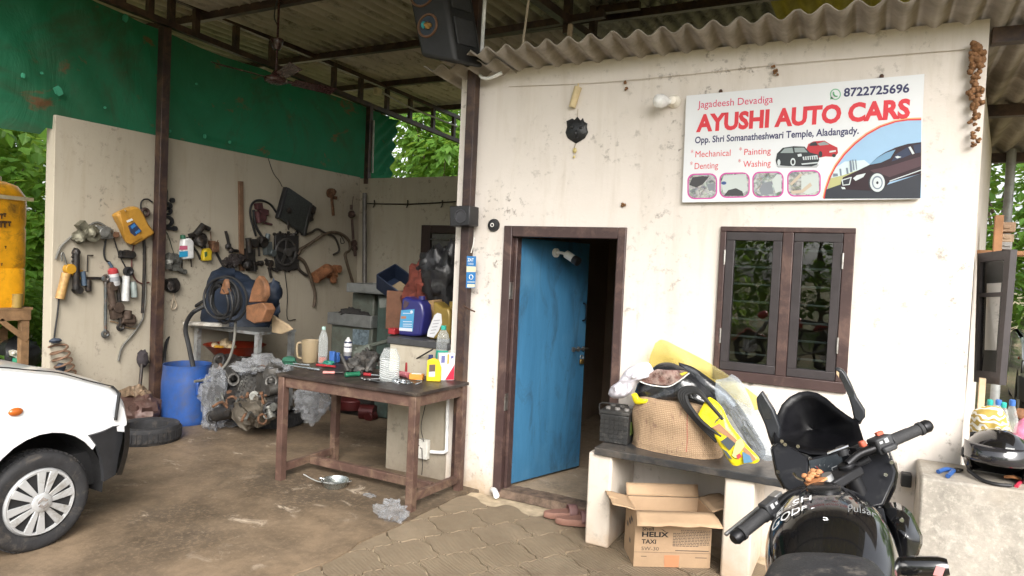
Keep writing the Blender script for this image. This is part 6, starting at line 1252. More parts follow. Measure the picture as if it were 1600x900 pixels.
tag(mp_.build('starter_parts', mt('dusty_black_parts', (.05, .048, .046), .6, .3, .5, 20, (.16, .14, .12), .4, bmp=.3), sm=50), 'heap of dismantled dark motor parts in the middle of the table', 'machine parts')
g = MB(); g.box(pt_(566, 567) + Vector((0, 0, .10)), (.16, .07, .05), Matrix.Rotation(-.5, 3, 'Y') @ Matrix.Rotation(.3, 3, 'Z')); g.cyl(pt_(555, 565) + Vector((0, 0, .1)), pt_(610, 560) + Vector((0, 0, .16)), .018, n=10); tag(g.build('angle_grinder', mt('grey_green_case', (.08, .09, .075), .55), bevel=.01), 'grey-green angle grinder lying on the heap of motor parts', 'tool')
g = MB(); g.cyl(pt_(637, 578) + Vector((0, 0, .05)), onY(676, 546, -.1), .006, n=8); tag(g.build('iron_rod', DKM), 'thin iron rod propped up behind the cut bottle', 'rod')
g = MB(); b0_ = pt_(626, 574); g.lathe(b0_, (0, 0, 1), [(0, 0), (.045, 0), (.055, .10), (.052, .10), (.043, .006), (0, .006)], 18); tag(g.build('steel_cup', mt('tarnished_steel', (.25, .22, .19), .4, .8)), 'tarnished steel cup right of the cut bottle', 'cup')
rbt = thing('glue_bottle', 'tiny red bottle with white tip behind the orange packet', 'bottle', pt_(636, 582)); b0_ = pt_(636, 580); g = MB(); g.cyl(b0_, b0_ + Vector((0, 0, .07)), .018, .016, 12); g.build('body', REDP2, rbt); g = MB(); g.cyl(b0_ + Vector((0, 0, .07)), b0_ + Vector((0, 0, .09)), .011, .006, 10); g.build('tip', WHITEP, rbt)
g = MB(); b0_ = pt_(651, 593); g.box(b0_ + Vector((0, 0, .022)), (.10, .06, .04), Matrix.Rotation(.35, 3, 'Z')); o = tag(g.build('orange_packet', mt('orange_card', (.55, .22, .04), .45), bevel=.003), 'orange packet lying beside the yellow oil bottle', 'packet')
m = MB(); m.box(b0_ + Vector((0, 0, .043)), (.07, .025, .003), Matrix.Rotation(.35, 3, 'Z')); m.build('white_strip', WHITEP, o)
g = MB(); b0_ = pt_(630, 590); A_ = b0_ + Vector((-.06, .02, .022)); g.lathe(A_, (1, -.2, 0), [(0, 0), (.022, 0), (.022, .11), (0, .11)], 14); tag(g.build('tape_roll', mt('striped_red', (.38, .12, .14), .5, var=.6, scale=30)), 'red and pale striped roll lying by the cut bottle', 'roll')
ch = MB(); rng = random.Random(9)
for k in range(12):
    p = pt_(rng.uniform(618, 658), rng.uniform(594, 602)) + Vector((0, 0, .006 + .004 * (k % 3))); ch.torus(p, Vector((rng.uniform(-.5, .5), rng.uniform(-.5, .5), 1)), rng.uniform(.018, .032), .0045, 18, 6)
tag(ch.build('ring_clips', CHR), 'scatter of shiny steel rings on the front table corner', 'rings')
sp2 = MB(); 
for k, (a, b) in enumerate((((566, 592), (590, 598)), ((570, 595), (596, 594)), ((578, 597), (602, 602)))): sp2.cyl(pt_(*a) + Vector((0, 0, .006 + .005 * k)), pt_(*b) + Vector((0, 0, .006 + .005 * k)), .006, n=8); sp2.torus(pt_(*a) + Vector((0, 0, .006 + .005 * k)), (0, 0, 1), .012, .005, 14, 6)
tag(sp2.build('ring_spanners', mt('tool_grey', (.2, .2, .2), .35, .9)), 'bundle of dull ring spanners left of the cut bottle', 'tool')

# ------------------------------------------------------------------ counter block, socket, cans behind the table
cx0, cx1, cz = -3.345, XL - .004, 1.055
ctr = thing('counter', 'plastered masonry counter with a dark stone slab behind the table', 'counter', (-3.05, .3, 0))
g = MB(); g.bb((cx0 + .02, .0, -.02), (cx1, .95, cz - .05)); g.build('base', P_SHED, ctr, bevel=.006)
g = MB(); g.bb((cx0, -.015, cz - .05), (cx1, 1.0, cz)); g.build('slab', mt('dark_stone', (.045, .045, .047), .4, var=.3, bmp=.1), ctr, bevel=.004)
sk = thing('socket_box', 'white switch socket box low on the counter with pipe leading right', 'socket', onY(660, 697, -.01))
q0, q1 = onY(648, 712, 0), onY(673, 687, 0); g = MB(); g.bb((q0.x, -.045, q0.z), (q1.x, -.002, q1.z)); g.build('box', mt('socket_white', (.62, .6, .55), .45), sk, bevel=.005)
g = MB()
for dx, dz in ((-.02, .01), (.012, .01), (-.004, .028), (-.02, -.02)): g.bb(((q0.x + q1.x) / 2 + dx - .004, -.048, (q0.z + q1.z) / 2 + dz - .004), ((q0.x + q1.x) / 2 + dx + .004, -.0445, (q0.z + q1.z) / 2 + dz + .004))
g.build('sockets', DARK, sk)
g = MB(); g.tube([onY(673, 706, -.03), onY(690, 707, -.03), onY(697, 704, -.03), onY(698, 690, -.03), onY(701, 560, -.03)], .013, 8, 4); tag(g.build('conduit', PV), 'white conduit bending up from the socket box', 'pipe')
g = MB(); g.tube([onY(662, 690, -.05), onY(658, 665, -.06), onY(666, 625, -.06), onY(664, 604, -.08)], .003, 6); g.tube([onY(659, 700, -.05), onY(660, 725, -.05), onY(659, 742, -.05)], .003, 6); tag(g.build('thin_wire', DKM), 'thin wire dangling from the socket box', 'wire')
def jug(label, Y, outline, cap_at, mtl, thick, gap=None, name='oil_jug'):
    root = thing(name, label, 'jug', (onY(*outline[0], Y).x, Y, cz)); m = MB(); P = [onY(x, y, Y) for x, y in outline]; z0 = min(p.z for p in P)
    P = [Vector((p.x, p.y, cz + .002 + (p.z - z0))) for p in P]; m.prism(P, (0, thick, 0)); dz = cz + .002 - z0
    b = m.build('body', mtl, root, bevel=.018)
    c0, c1, r = cap_at; m = MB(); a, c = onY(*c0, Y), onY(*c1, Y); m.cyl(a + Vector((0, thick / 2, dz)), c + Vector((0, thick / 2, dz)), r, n=16); m.build('cap', mtl, root)
    if gap: m = MB(); m.prism([onY(x, y, Y) + Vector((0, -.002, dz)) for x, y in gap], (0, .004, 0)); m.build('handle_gap', mt('gap_shade', (.05, .03, .04), .8), root)
    return root, dz
YJ = .12
bj, dz_ = jug('deep blue oil jug with a sky blue label on the counter', YJ, [(622, 522), (626, 484), (627, 465), (633, 461), (645, 466), (654, 466), (660, 475), (662, 490), (657, 523), (640, 524)], ((652, 467), (652, 461), .028), mt('blue_jug_plastic', (.018, .018, .11), .35, var=.1, coat=.3), .13, [(630, 476), (632, 467), (640, 471), (637, 477), (631, 481)])
def lab(root, Y, pts, mtl, dz, nm='label', lay=1): m = MB(); m.flat([onY(x, y, Y) + Vector((0, -.0015 * lay, dz)) for x, y in pts]); return m.build(nm, mtl, root, sm=0)
lab(bj, YJ, [(627, 483), (648, 481), (645, 515.5), (624, 514)], ink('label_sky', (.06, .24, .42)), dz_); lab(bj, YJ, [(624.3, 510), (644.6, 511), (644.3, 516), (624, 514.5)], ink('label_white2', (.5, .52, .58)), dz_, lay=2); lab(bj, YJ, [(627, 492), (635, 492), (635, 496), (627, 496)], ink('label_rust', (.3, .14, .08)), dz_, lay=2)
for yy_ in (487, 500, 504, 507): lab(bj, YJ, [(630, yy_), (644, yy_ + .3), (644, yy_ + 1.3), (630, yy_ + 1)], ink('label_white2', (.5, .52, .58)), dz_, 'label_lines', 2)
m = MB(); m.flat([onY(643.5 + 2.2 * math.cos(k), 485.5 + 2.5 * math.sin(k), YJ) + Vector((0, -.003, dz_)) for k in [i * .6 for i in range(10)]]); m.build('label_badge', ink('label_white2', (.5, .52, .58)), bj, sm=0)
gj, dz_ = jug('gold oil jug with a curved white label at the right end of the counter', .1, [(669, 525), (670, 505), (676, 488), (676, 466), (681, 468), (690, 476), (701, 476), (704, 490), (702, 527)], ((699, 477), (699.5, 467), .024), mt('olive_gold_plastic', (.20, .135, .03), .38, .2, .15), .14)
lab(gj, .1, [(667.5, 521), (669, 512), (679, 488), (684, 484), (690, 486), (691, 500), (686, 512), (678, 523)], ink('label_white3', (.52, .52, .54)), dz_)
for k in range(5): lab(gj, .1, [(678 - k * 1.4, 496 + k * 5), (688 - k * 2, 495 + k * 5), (688 - k * 2, 496 + k * 5), (678 - k * 1.4, 497 + k * 5)], ink('label_grey', (.2, .2, .22)), dz_, 'label_lines', 2)
g = MB(); a, c = onY(660, 524, .3), onY(672, 472, .3); g.prism([Vector((a.x - .03, .3, cz)), Vector((c.x + .04, .3, cz)), Vector((c.x + .04, .3, cz + .30)), Vector((a.x - .03, .3, cz + .27))], (0, .12, 0)); g.jitter(.01, 9); tag(g.build('paper_bag', mt('kraft_paper', (.30, .19, .09), .85, bmp=.4, bs=18), bevel=.01), 'crumpled kraft paper bag wedged between the blue and gold jugs', 'bag')
g = MB(); a, c = onY(607, 522, .5), onY(628, 455, .5); g.bb((a.x, .45, cz), (c.x + .25, .85, c.z)); tag(g.build('cardboard_box', mt('brown_card', (.13, .06, .035), .8, var=.3), bevel=.006), 'dark brown cardboard box behind the blue jug', 'box')
zb_ = c.z
cr = thing('plastic_crate', 'navy plastic crate tipped open on the brown cardboard box', 'crate', (a.x, .6, zb_)); Mc = Matrix.Translation(onY(621, 445, .6) + Vector((0, 0, .0))) @ Matrix.Rotation(.5, 4, 'Y') @ Matrix.Rotation(.55, 4, 'X')
NAVYP = mt('navy_plastic', (.012, .018, .035), .35, var=.2)
g = MB()
for c_, s_ in (((0, 0, -.085), (.3, .22, .012)), ((-.15, 0, 0), (.012, .22, .17)), ((.15, 0, 0), (.012, .22, .17)), ((0, .11, 0), (.3, .012, .17)), ((0, -.11, 0), (.3, .012, .17))): g.box(Mc @ Vector(c_), s_, Mc.to_3x3())
g.build('shell', NAVYP, cr, bevel=.004); g = MB(); g.box(Mc @ Vector((.03, .02, -.05)), (.14, .1, .05), Mc.to_3x3()); g.build('contents', mt('kraft_paper2', (.2, .15, .09), .8), cr)
g = MB(); c = onY(666, 452, .55); g.ball(c, (.19, .15, .24), 26, 18, .5, 9, seed=12); g.ball(c + Vector((-.08, -.02, -.12)), (.13, .12, .14), 20, 12, .5, 9, seed=13); tag(g.build('red_rag_heap', mt('rust_red_cloth', (.11, .024, .015), .9, var=.4, scale=14, bmp=.4), sm=70), 'rust-red rag heap piled on the counter under the window', 'rags')
g = MB(); c = onY(690, 435, .5); g.ball(c, (.16, .14, .26), 24, 16, .5, 8, seed=15); g.ball(onY(672, 414, .5), (.11, .1, .12), 18, 12, .5, 8, seed=16); tag(g.build('black_bag', mt('black_poly', (.02, .02, .022), .35, bmp=.5, bs=14), sm=70), 'black plastic bag heaped behind the red rags', 'bag')
g = MB(); c = onY(690, 480, .5); g.bb((c.x - .2, .42, cz), (c.x + .16, .75, c.z)); tag(g.build('cardboard_box', mt('kraft_paper', (.30, .19, .09)), bevel=.008), 'kraft carton under the black bag behind the gold jug', 'box')
g = MB(); g.bb((onY(612, 518, .2).x, .15, cz), (onY(622, 518, .2).x, .22, cz + .05)); tag(g.build('red_tin', REDP2, bevel=.005), 'small red tin left of the deep blue jug', 'tin')

# ------------------------------------------------------------------ old weighing machine at the back
GG = mt('grey_green_enamel', (.085, .095, .08), .5, .1, .2, 10, (.06, .05, .035), .45)
wm_ = thing('weighing_machine', 'old grey-green two-tray weighing machine behind the table', 'machine', onZ(560, 640, 0))
Yw = 1.25
def wb(x0, y0, x1, y1, Y0, dep):
    a, c = onY(x0, y0, Y0), onY(x1, y1, Y0); m = MB(); m.bb((a.x, Y0, min(a.z, c.z)), (c.x, Y0 + dep, max(a.z, c.z))); return m
wb(516, 560, 582, 512, Yw, .4).build('cabinet', GG, wm_, bevel=.012); g = wb(548, 512, 585, 459, Yw + .12, .3); g.build('column', GG, wm_, bevel=.02)
g = MB(); a, c = onY(586, 560, Yw + .05), onY(612, 461, Yw + .05); g.bb((a.x, Yw + .05, .02), (c.x, Yw + .45, c.z)); g.build('side_case', mt('green_case', (.05, .075, .065), .45, var=.3, dirt=(.04, .03, .025), dirta=.4), wm_, bevel=.02)
for x0, x1, yt, yb_ in ((511, 580, 494, 506), (541, 606, 446, 456)):
    a, c = onY(x0, yb_, Yw - .05), onY(x1, yt, Yw - .05); m = MB(); z0, z1 = a.z, c.z; 
    m.bb((a.x, Yw - .05, z0), (c.x, Yw + .38, z0 + .012)); m.bb((a.x, Yw - .05, z0 + .012), (c.x, Yw - .035, z1)); m.bb((a.x, Yw + .365, z0 + .012), (c.x, Yw + .38, z1)); m.bb((a.x, Yw - .034, z0 + .012), (a.x + .015, Yw + .364, z1)); m.bb((c.x - .015, Yw - .034, z0 + .012), (c.x, Yw + .364, z1)); m.build('tray', mt('tray_alloy', (.22, .225, .22), .4, .6, .2), wm_, bevel=.004)
m = MB(); a = onY(516, 600, Yw); c = onY(582, 560, Yw); m.bb((a.x, Yw, .0), (c.x, Yw + .42, onY(550, 560, Yw).z)); m.build('base', DKM, wm_)
m = MB(); m.flat([onY(x, y, Yw - .003) for x, y in ((551, 514), (577, 516), (575, 540), (551, 538))]); m.build('scale_plate', mt('scale_plate', (.10, .13, .15), .4, var=.7, scale=30), wm_)
m = MB(); m.flat([onY(x, y, Yw + .047) for x, y in ((592, 466), (605, 466), (606, 480), (593, 481))]); m.build('case_plate', mt('plate_grey', (.17, .18, .165), .5, var=.2), wm_)
g = MB(); c = onY(552, 488, Yw + .1); g.ball(c + Vector((0, 0, -.02)), (.15, .14, .07), 18, 10, .5, 9, seed=22); g.ball(onY(566, 494, Yw + .1), (.1, .1, .05), 14, 8, .5, 9, seed=23); tag(g.build('oily_rag', mt('black_rag', (.02, .018, .017), .9), sm=70), 'oily black rag lying in the lower weighing tray', 'rag')
# ------------------------------------------------------------------ steel stand with bundle, junk heap, drum
bd = thing('plastic_drum', 'open blue plastic drum by the steel post with hoses hanging in', 'drum', (-5.78, 0, 0)); o = Vector((-5.78, .05, 0)); r = .225; h = .575
BDM = mt('blue_drum_plastic', (.018, .062, .22), .45, var=.2, scale=5, dirt=(.06, .06, .07), dirta=.42, coat=.2)
g = MB(); g.lathe(o, (0, 0, 1), [(0, .01), (r * .93, .005), (r * .98, .02), (r, .06), (r, .40), (r * .985, .44), (r * .95, h - .02), (r * .96, h), (r * .93, h), (r * .92, h - .03), (r * .95, .42), (r * .95, .06), (0, .05)], 40); dr = g.build('body', BDM, bd)
g = MB(); d = (CAM - o); d.z = 0; d.normalize(); s_ = Vector((-d.y, d.x, 0)); f = (d * .75 + s_ * .66).normalized(); t2 = Vector((-f.y, f.x, 0))
g.prism([o + f * (r - .02) + t2 * u + Vector((0, 0, v)) for u, v in ((-.09, .30), (.08, .30), (.08, .46), (.05, .49), (-.06, .47), (-.09, .43))], f * .035); g.build('handle_recess', mt('blue_drum_dark', (.012, .05, .2), .5), bd, bevel=.012); g = MB(); g.tube([o + f * (r + .02) + t2 * -.05 + Vector((0, 0, .41)), o + f * (r + .05) + t2 * .0 + Vector((0, 0, .415)), o + f * (r + .02) + t2 * .06 + Vector((0, 0, .41))], .011, 8); g.build('handle', BLACKP, bd)
g = MB(); g.lathe(o, (0, 0, 1), [(0, .43), (r * .94, .43)], 30, False); g.build('waste_oil', mt('waste_oil', (.008, .007, .006), .1), bd)
def hose(label, pts, r, mtl=None): g = MB(); g.tube(pts, r, 9); return tag(g.build('rubber_hose', mtl or RUBBER), label, 'hose')
zt = .90
hose('black hose arching high into the blue drum from the bundle', [onY(256, 575, .05), onY(258, 545, .15), onY(266, 520, .25), onY(283, 497, .4), onY(300, 482, .5), onY(318, 470, .55)], .016)
hose('thick black hose running from the stand down into the drum', [onY(303, 578, .05), onY(296, 545, .1), onY(290, 512, .15), onY(300, 490, .35), onY(320, 478, .45)], .022)
hose('grey hose looping from the bundle down to the junk heap', [onY(368, 500, .4), onY(366, 530, .25), onY(360, 556, .2), onY(348, 575, .15), onY(322, 592, .0), onY(304, 596, -.12)], .013, HOSE)
stn = thing('steel_stand', 'light grey steel stand carrying the tarpaulin bundle by the wall', 'stand', (-5.75, 1.0, 0))
AL = mt('light_steel', (.34, .35, .35), .45, .5, .2, 14, (.14, .09, .05), .3)
sx0, sx1, sy0, sy1 = onY(298, 512, .45).x, onY(404, 512, .45).x, .45, .95; zt = onY(350, 513, .45).z
g = MB(); g.bb((sx0, sy0, zt - .03), (sx1, sy1, zt)); g.build('top', AL, stn, bevel=.004)
for x in (sx0 + .07, sx1 - .04):
    for y in (sy0 + .02, sy1 - .03): g = MB(); g.bar((x, y, 0), (x + (.02 if y < .6 else 0), y, zt - .03), .05, .05, (0, 1, 0)); g.build('leg', AL, stn)
g = MB(); g.bar((sx0, sy0 + .06, .42), (sx1, sy0 + .06, .42), .03, .04); g.bb((sx0 + .03, sy0 + .1, .40), (sx1, sy1, .415)); g.build('shelf', AL, stn)
g = MB(); a, c = onY(292, 505, .38), onY(352, 508, .38); g.bar(a, c, .10, .035); tag(g.build('white_channel', mt('dirty_white', (.50, .48, .44), .5, dirt=(.2, .15, .1), dirta=.3), bevel=.006), 'dirty white channel bar lying on the front of the stand', 'bar')
Ybd = .55
TARPM = mt('navy_tarpaulin', (.012, .02, .038), .6, var=.3, scale=6, bmp=.5, bs=9)
c0_ = onY(362, 470, Ybd + .25); g = MB()
def bund(u, v):
    a = 2 * math.pi * u; t_ = v * math.pi * .5; wv_ = .44 + .02 * math.sin(a * 3); hh = onY(362, 428, Ybd + .25).z - zt
    q = Vector((math.cos(a) * abs(math.cos(t_)) ** .5 * wv_, math.sin(a) * abs(math.cos(t_)) ** .5 * .27, math.sin(t_) * hh * (1 - .12 * math.cos(a))))
    q *= 1 + .10 * mnoise.noise(q * 5) + .05 * mnoise.noise(q * 13); return Vector((c0_.x + q.x, Ybd + .28 + q.y, zt + .002 + q.z))
g.grid(bund, 54, 18, True); tag(g.build('tarpaulin_bundle', TARPM, sm=80), 'navy tarpaulin bundle slumped on the steel stand', 'bundle')
g = MB(); rng = random.Random(4); c = onY(350, 470, .28)
for k in range(7): g.torus(c + Vector((rng.uniform(-.03, .03), rng.uniform(-.04, .04) , rng.uniform(-.03, .03))), Vector((rng.uniform(-.3, .3), -1, rng.uniform(-.2, .3))), .155 + .022 * (k % 4), .012, 34, 7)
tag(g.build('hose_coil', RUBBER), 'coil of black hose hanging on the front of the bundle', 'hose')
LEA = mt('tan_rusty_plate', (.20, .09, .042), .7, var=.4, scale=10, dirt=(.08, .04, .02), dirta=.45, bmp=.3)
def slab(label, pts, Y, th, name='rusty_cover', cat='car part', mtl=None): g = MB(); g.prism([onY(x, y, Y) for x, y in pts], (.02, th, 0)); g.jitter(.012, 7); return tag(g.build(name, mtl or LEA, bevel=.01), label, cat)
slab('tan rusty cover plate leaning on the right of the bundle', [(387, 474), (392, 452), (398, 436), (403, 431), (410, 438), (414, 448), (414, 462), (408, 472)], .30, .05)
slab('tan rusty casting below the leaning cover plate', [(383, 478), (410, 473), (416, 482), (408, 503), (396, 505), (384, 498)], .26, .10)
slab('small tan pointed bracket on the hose coil', [(343, 459), (349, 437), (352, 436), (354, 450), (357, 456), (352, 460)], .2, .03)
slab('tan cardboard flap hanging right of the stand', [(425, 492), (432, 497), (448, 508), (455, 515), (438, 522), (424, 520)], .5, .02, 'card_flap', 'cardboard', mt('card_tan', (.36, .27, .17), .85))
g = MB(); c = onY(421, 480, .6); g.ball(c, (.09, .1, .16), 18, 12, .6, 10, seed=31); g.ball(onY(428, 458, .6), (.07, .08, .12), 14, 10, .6, 10, seed=32); tag(g.build('dark_cloth', TARPM, sm=70), 'dark cloth scrap hanging off the right end of the bundle', 'cloth')
rb_ = thing('red_basin', 'shallow red plastic basin on the shelf under the bundle', 'basin', onY(346, 553, .42)); c = onY(347, 556, .5); g = MB(); g.lathe(Vector((c.x, .66, c.z)), (0, 0, 1), [(0, 0), (.2, 0), (.30, .10), (.31, .105), (.29, .10), (.19, .012), (0, .012)], 30); g.build('basin', mt('red_basin_plastic', (.2, .025, .01), .4, var=.15), rb_)
g = MB(); 
for x, y, r in ((336, 541, .06), (352, 538, .07), (344, 543, .05), (362, 543, .05)): g.ball(onY(x, y, .62), (r, r, r * .7), 10, 8, .5, seed=x)
g.build('contents', mt('beige_bits', (.26, .2, .12), .7, var=.5), rb_); g = MB(); g.box(onY(342, 544, .5), (.09, .04, .05)); g.build('yellow_piece', YEL, rb_)
# junk heap between drum and table
rng = random.Random(21)
def junk(label, bits, mtl, seed, name='engine_part', cat='engine part'):
    m = MB()
    for k in bits:
        if k[0] == 'b': _, x, y, Y, s, ang = k; m.box(onY(x, y, Y), s, Matrix.Rotation(ang, 3, 'Y') @ Matrix.Rotation(ang * .6, 3, 'X'))
        if k[0] == 's': _, x, y, Y, s = k; m.ball(onY(x, y, Y), s, 16, 10, .35, 8, seed=seed + x)
        if k[0] == 'c': _, x0, y0, Y0, x1, y1, Y1, r = k; m.cyl(onY(x0, y0, Y0), onY(x1, y1, Y1), r, n=16)
        if k[0] == 't': _, x, y, Y, R0, r, ax_ = k; m.torus(onY(x, y, Y), ax_, R0, r, 24, 8)
    return tag(m.build(name, mtl, bevel=.004, sm=45), label, cat)
BLKP = mt('sooty_black_part', (.022, .021, .021), .5, .3, .4, 14, (.06, .05, .04), .3, bmp=.25); GRYP = mt('dull_grey_part', (.085, .082, .077), .5, .5, .4, 16, (.05, .04, .03), .5, bmp=.25)
eb = thing('engine_block', 'black cylinder head with valve gear propped up in the junk heap', 'engine part', onY(400, 640, .1)); 
d0, d1 = onY(388, 640, .1), onY(405, 585, .25); 
g = MB(); g.bar(d0, d1, .26, .12, (0, -1, .3)); g.build('casting', BLKP, eb, bevel=.01)
g = MB(); e = (d1 - d0)
for k in range(9):
    p = d0 + e * (.06 + k * .11); g.cyl(p + Vector((-.09, -.065, .03)), p + Vector((.09, -.075, .03)), .02, n=10)
    for u in (-.08, .0, .08): g.torus(p + Vector((u, -.085, .03)), Vector((0, -1, .3)), .024, .008, 12, 6)
g.build('valve_gear', GRYP, eb)
junk('grey gearbox casing lying at the right of the junk heap', [('b', 425, 600, .2, (.2, .2, .26), .3), ('s', 428, 585, .15, (.1, .1, .1)), ('c', 418, 610, .0, 436, 606, .1, .05), ('b', 432, 625, .15, (.16, .16, .2), -.3), ('t', 424, 596, .05, .05, .014, (.3, -1, .2)), ('c', 414, 640, .05, 430, 632, .05, .035)], GRYP, 40)
junk('black rubber-cornered housing at the back of the heap', [('t', 343, 563, .3, .055, .02, (.2, -1, .3)), ('c', 340, 566, .34, 350, 560, .5, .05), ('b', 362, 570, .4, (.3, .2, .12), .2), ('s', 380, 572, .35, (.12, .1, .09))], BLKP, 50)
junk('tangle of grey alloy pipes in the middle of the heap', [('c', 350, 582, .2, 372, 566, .3, .035), ('c', 358, 590, .15, 382, 575, .25, .03), ('b', 368, 580, .2, (.12, .12, .1), .5), ('s', 352, 588, .18, (.08, .07, .07)), ('t', 365, 592, .1, .05, .015, (.5, -1, .1))], GRYP, 60)
junk('large black plastic duct at the bottom of the heap', [('b', 360, 622, .15, (.42, .3, .2), .25), ('s', 385, 615, .2, (.16, .14, .13)), ('c', 335, 648, -.05, 372, 640, .0, .065), ('t', 333, 651, -.07, .05, .016, (1, -.4, .1))], BLKP, 70)
junk('brownish differential casting at the foot of the heap', [('s', 392, 645, .0, (.16, .14, .13)), ('c', 385, 650, -.1, 402, 640, .0, .09), ('b', 405, 648, .0, (.14, .14, .16), .2), ('s', 405, 630, .05, (.07, .08, .1))], mt('brown_casting', (.10, .085, .065), .6, .3, .4, 14, (.04, .03, .02), .4, bmp=.3), 80)
def tyre_flat(label, c, r, w, tilt=None):
    g = MB(); ax_ = Vector(tilt or (0, 0, 1)); g.lathe(c, ax_, [(r * .62, -w * .42), (r * .8, -w * .5), (r * .95, -w * .45), (r, -w * .25), (r, w * .25), (r * .95, w * .45), (r * .8, w * .5), (r * .62, w * .42), (r * .62, -w * .42)], 44, False)
    for k in range(44):
        a = 2 * math.pi * k / 44; a_, u_, v_ = frame(ax_); d = u_ * math.cos(a) + v_ * math.sin(a); g.box(Vector(c) + d * r, (.012, .03, w * .5), Matrix((d, ax_.normalized().cross(d), ax_.normalized())).transposed())
    return tag(g.build('tyre', TYRE), label, 'tyre')
c = onZ(420, 655, .07); tyre_flat('worn tyre lying flat at the right foot of the junk heap', (c.x, c.y + .1, .075), .25, .15)
c = onZ(212, 680, .07); tyre_flat('dusty tyre lying flat just behind the car bumper', (c.x, c.y + .1, .08), .27, .155)
junk('brown gearbox lump sitting on the dusty tyre', [('b', 212, 640, -.28, (.40, .25, .24), .12), ('s', 205, 650, -.33, (.17, .13, .11)), ('s', 225, 640, -.3, (.13, .12, .13))], mt('maroon_brown', (.075, .042, .035), .45, .2, .4, 9, (.16, .12, .09), .2, bmp=.3), 90)
junk('broken tan transmission bits on top of the brown lump', [('b', 192, 622, -.3, (.16, .1, .07), .5), ('b', 204, 614, -.3, (.13, .1, .09), -.4), ('c', 186, 630, -.35, 200, 618, -.3, .03), ('s', 216, 612, -.26, (.06, .07, .07)), ('c', 208, 606, -.3, 216, 622, -.3, .025), ('s', 228, 618, -.25, (.05, .05, .05)), ('c', 222, 612, -.3, 232, 626, -.25, .03)], mt('tan_brown_part', (.2, .14, .09), .6, .4, .5, 20, (.04, .03, .02), .4, bmp=.3), 95)
m = MB(); rng = random.Random(77)
for k in range(46):
    px, py = rng.uniform(330, 436), rng.uniform(575, 655); Y = .30 - (py - 575) * .0048 + rng.uniform(-.06, .02); p = onY(px, py, Y); d = Vector((rng.uniform(-1, 1), rng.uniform(-1, .2), rng.uniform(-.6, .8))).normalized(); m.mi = k % 3; r = rng.uniform(.014, .04)
    if k % 4 == 0: m.torus(p, d, r * 1.5, r * .35, 18, 7)
    elif k % 4 == 1: m.tube([p - d * .10, p, p + d * .07 + Vector((0, 0, .05)), p + d * .16], r * .45, 8)
    else: m.lathe(p - d * .06, d, [(0, 0), (r, 0), (r, .03), (r * .7, .035), (r * .7, .09), (r * 1.1, .09), (r * 1.1, .11), (0, .11)], 14)
tag(m.build('engine_fittings', [BLKP, ALUM, RUSTB], sm=40), 'loose engine fittings strewn over the junk heap', 'engine parts')
FILM = clear('poly_film', (.84, .85, .87), .13, .12)
def crumple(name, label, c, r, seed, mtl=None, amp=.55, fr=8, nu=40, nv=26, floor=None):
    m = MB(); m.ball(c, r, nu, nv, amp, fr, seed=seed)
    for i, p in enumerate(m.v):
        q = p + mnoise.noise_vector(p * 7 + Vector((seed, 0, 0))) * min(r) * .4
        if floor is not None and q.z < floor + .003: q.z = floor + .003 + .002 * mnoise.noise(p * 30)
        m.v[i] = q
    return tag(m.build(name, mtl or FILM, sm=75), label, 'bag')
crumple('plastic_bag', 'large crumpled clear plastic sheet on top of the junk heap', onY(412, 574, .2), (.28, .15, .085), 61)
crumple('plastic_bag', 'clear plastic bag hanging over the grey steel pot', onY(490, 622, .25), (.16, .12, .15), 62)
crumple('plastic_bag', 'clear plastic bag slumped beside the blue drum', onY(335, 625, .0), (.11, .12, .28), 63, floor=0)
crumple('plastic_bag', 'flat clear plastic bag on the floor before the heap', onZ(352, 660, .03), (.16, .10, .035), 65, floor=0)
p = onZ(480, 660, 0); g = MB(); g.lathe(p, (0, 0, 1), [(0, 0), (.09, 0), (.085, .04), (.10, .06), (.115, .30), (.12, .31), (.11, .30), (.09, .06), (0, .05)], 26); tag(g.build('steel_pot', mt('grey_pot', (.16, .16, .155), .4, .6)), 'grey steel pot standing behind the left table legs', 'pot')
g = MB(); c = onZ(600, 640, 0); g.lathe((c.x - .1, 1.3, .07), (0, 0, 1), [(0, 0), (.15, 0), (.16, .1), (.1, .13), (0, .13)], 20); g.cyl((c.x + .1, 1.2, .08), (c.x + .25, 1.25, .08), .08, n=16); g.cyl((c.x + .24, 1.15, .05), (c.x + .24, 1.25, .05), .05, n=14); tag(g.build('trolley_jack', mt('red_jack', (.06, .01, .01), .4, .3), bevel=.006), 'small red trolley jack in the shade behind the table', 'jack')
# floor things in front
pn = thing('steel_pan', 'small steel pan with a ladle lying on the shed floor', 'pan', onZ(514, 766, 0)); p = onZ(514, 766, 0.004) + Vector((0, .06, 0))
g = MB(); g.lathe(p, (0, 0, 1), [(0, 0), (.06, 0), (.082, .02), (.092, .055), (.098, .062), (.10, .06), (.094, .055), (.078, .02), (.055, .006), (0, .006)], 36); g.build('bowl', mt('pan_steel', (.42, .45, .44), .28, .9, .15), pn); g = MB(); a = above(p, 474, 741); g.tube([p + Vector((-.02, 0, .03)), above(p, 496, 752), a], .005, 8); g.ball(p + Vector((-.03, .0, .02)), (.035, .03, .012), 12, 8); g.build('ladle', mt('ladle_steel', (.22, .22, .21), .6, .6), pn)
g = MB()
for s_ in (-1, 1): q = p + Vector((.088 * s_, .04 * s_, .055)); g.tube([q + Vector((-.0, -.02, 0)), q + Vector((.025 * s_, .0, .006)), q + Vector((0, .02, 0))], .004, 6)
g.build('ear', CHR, pn)
crumple('plastic_bag', 'crumpled clear plastic bag on the floor by the front table leg', onZ(612, 800, .06), (.10, .06, .07), 66, floor=0, amp=.6); 
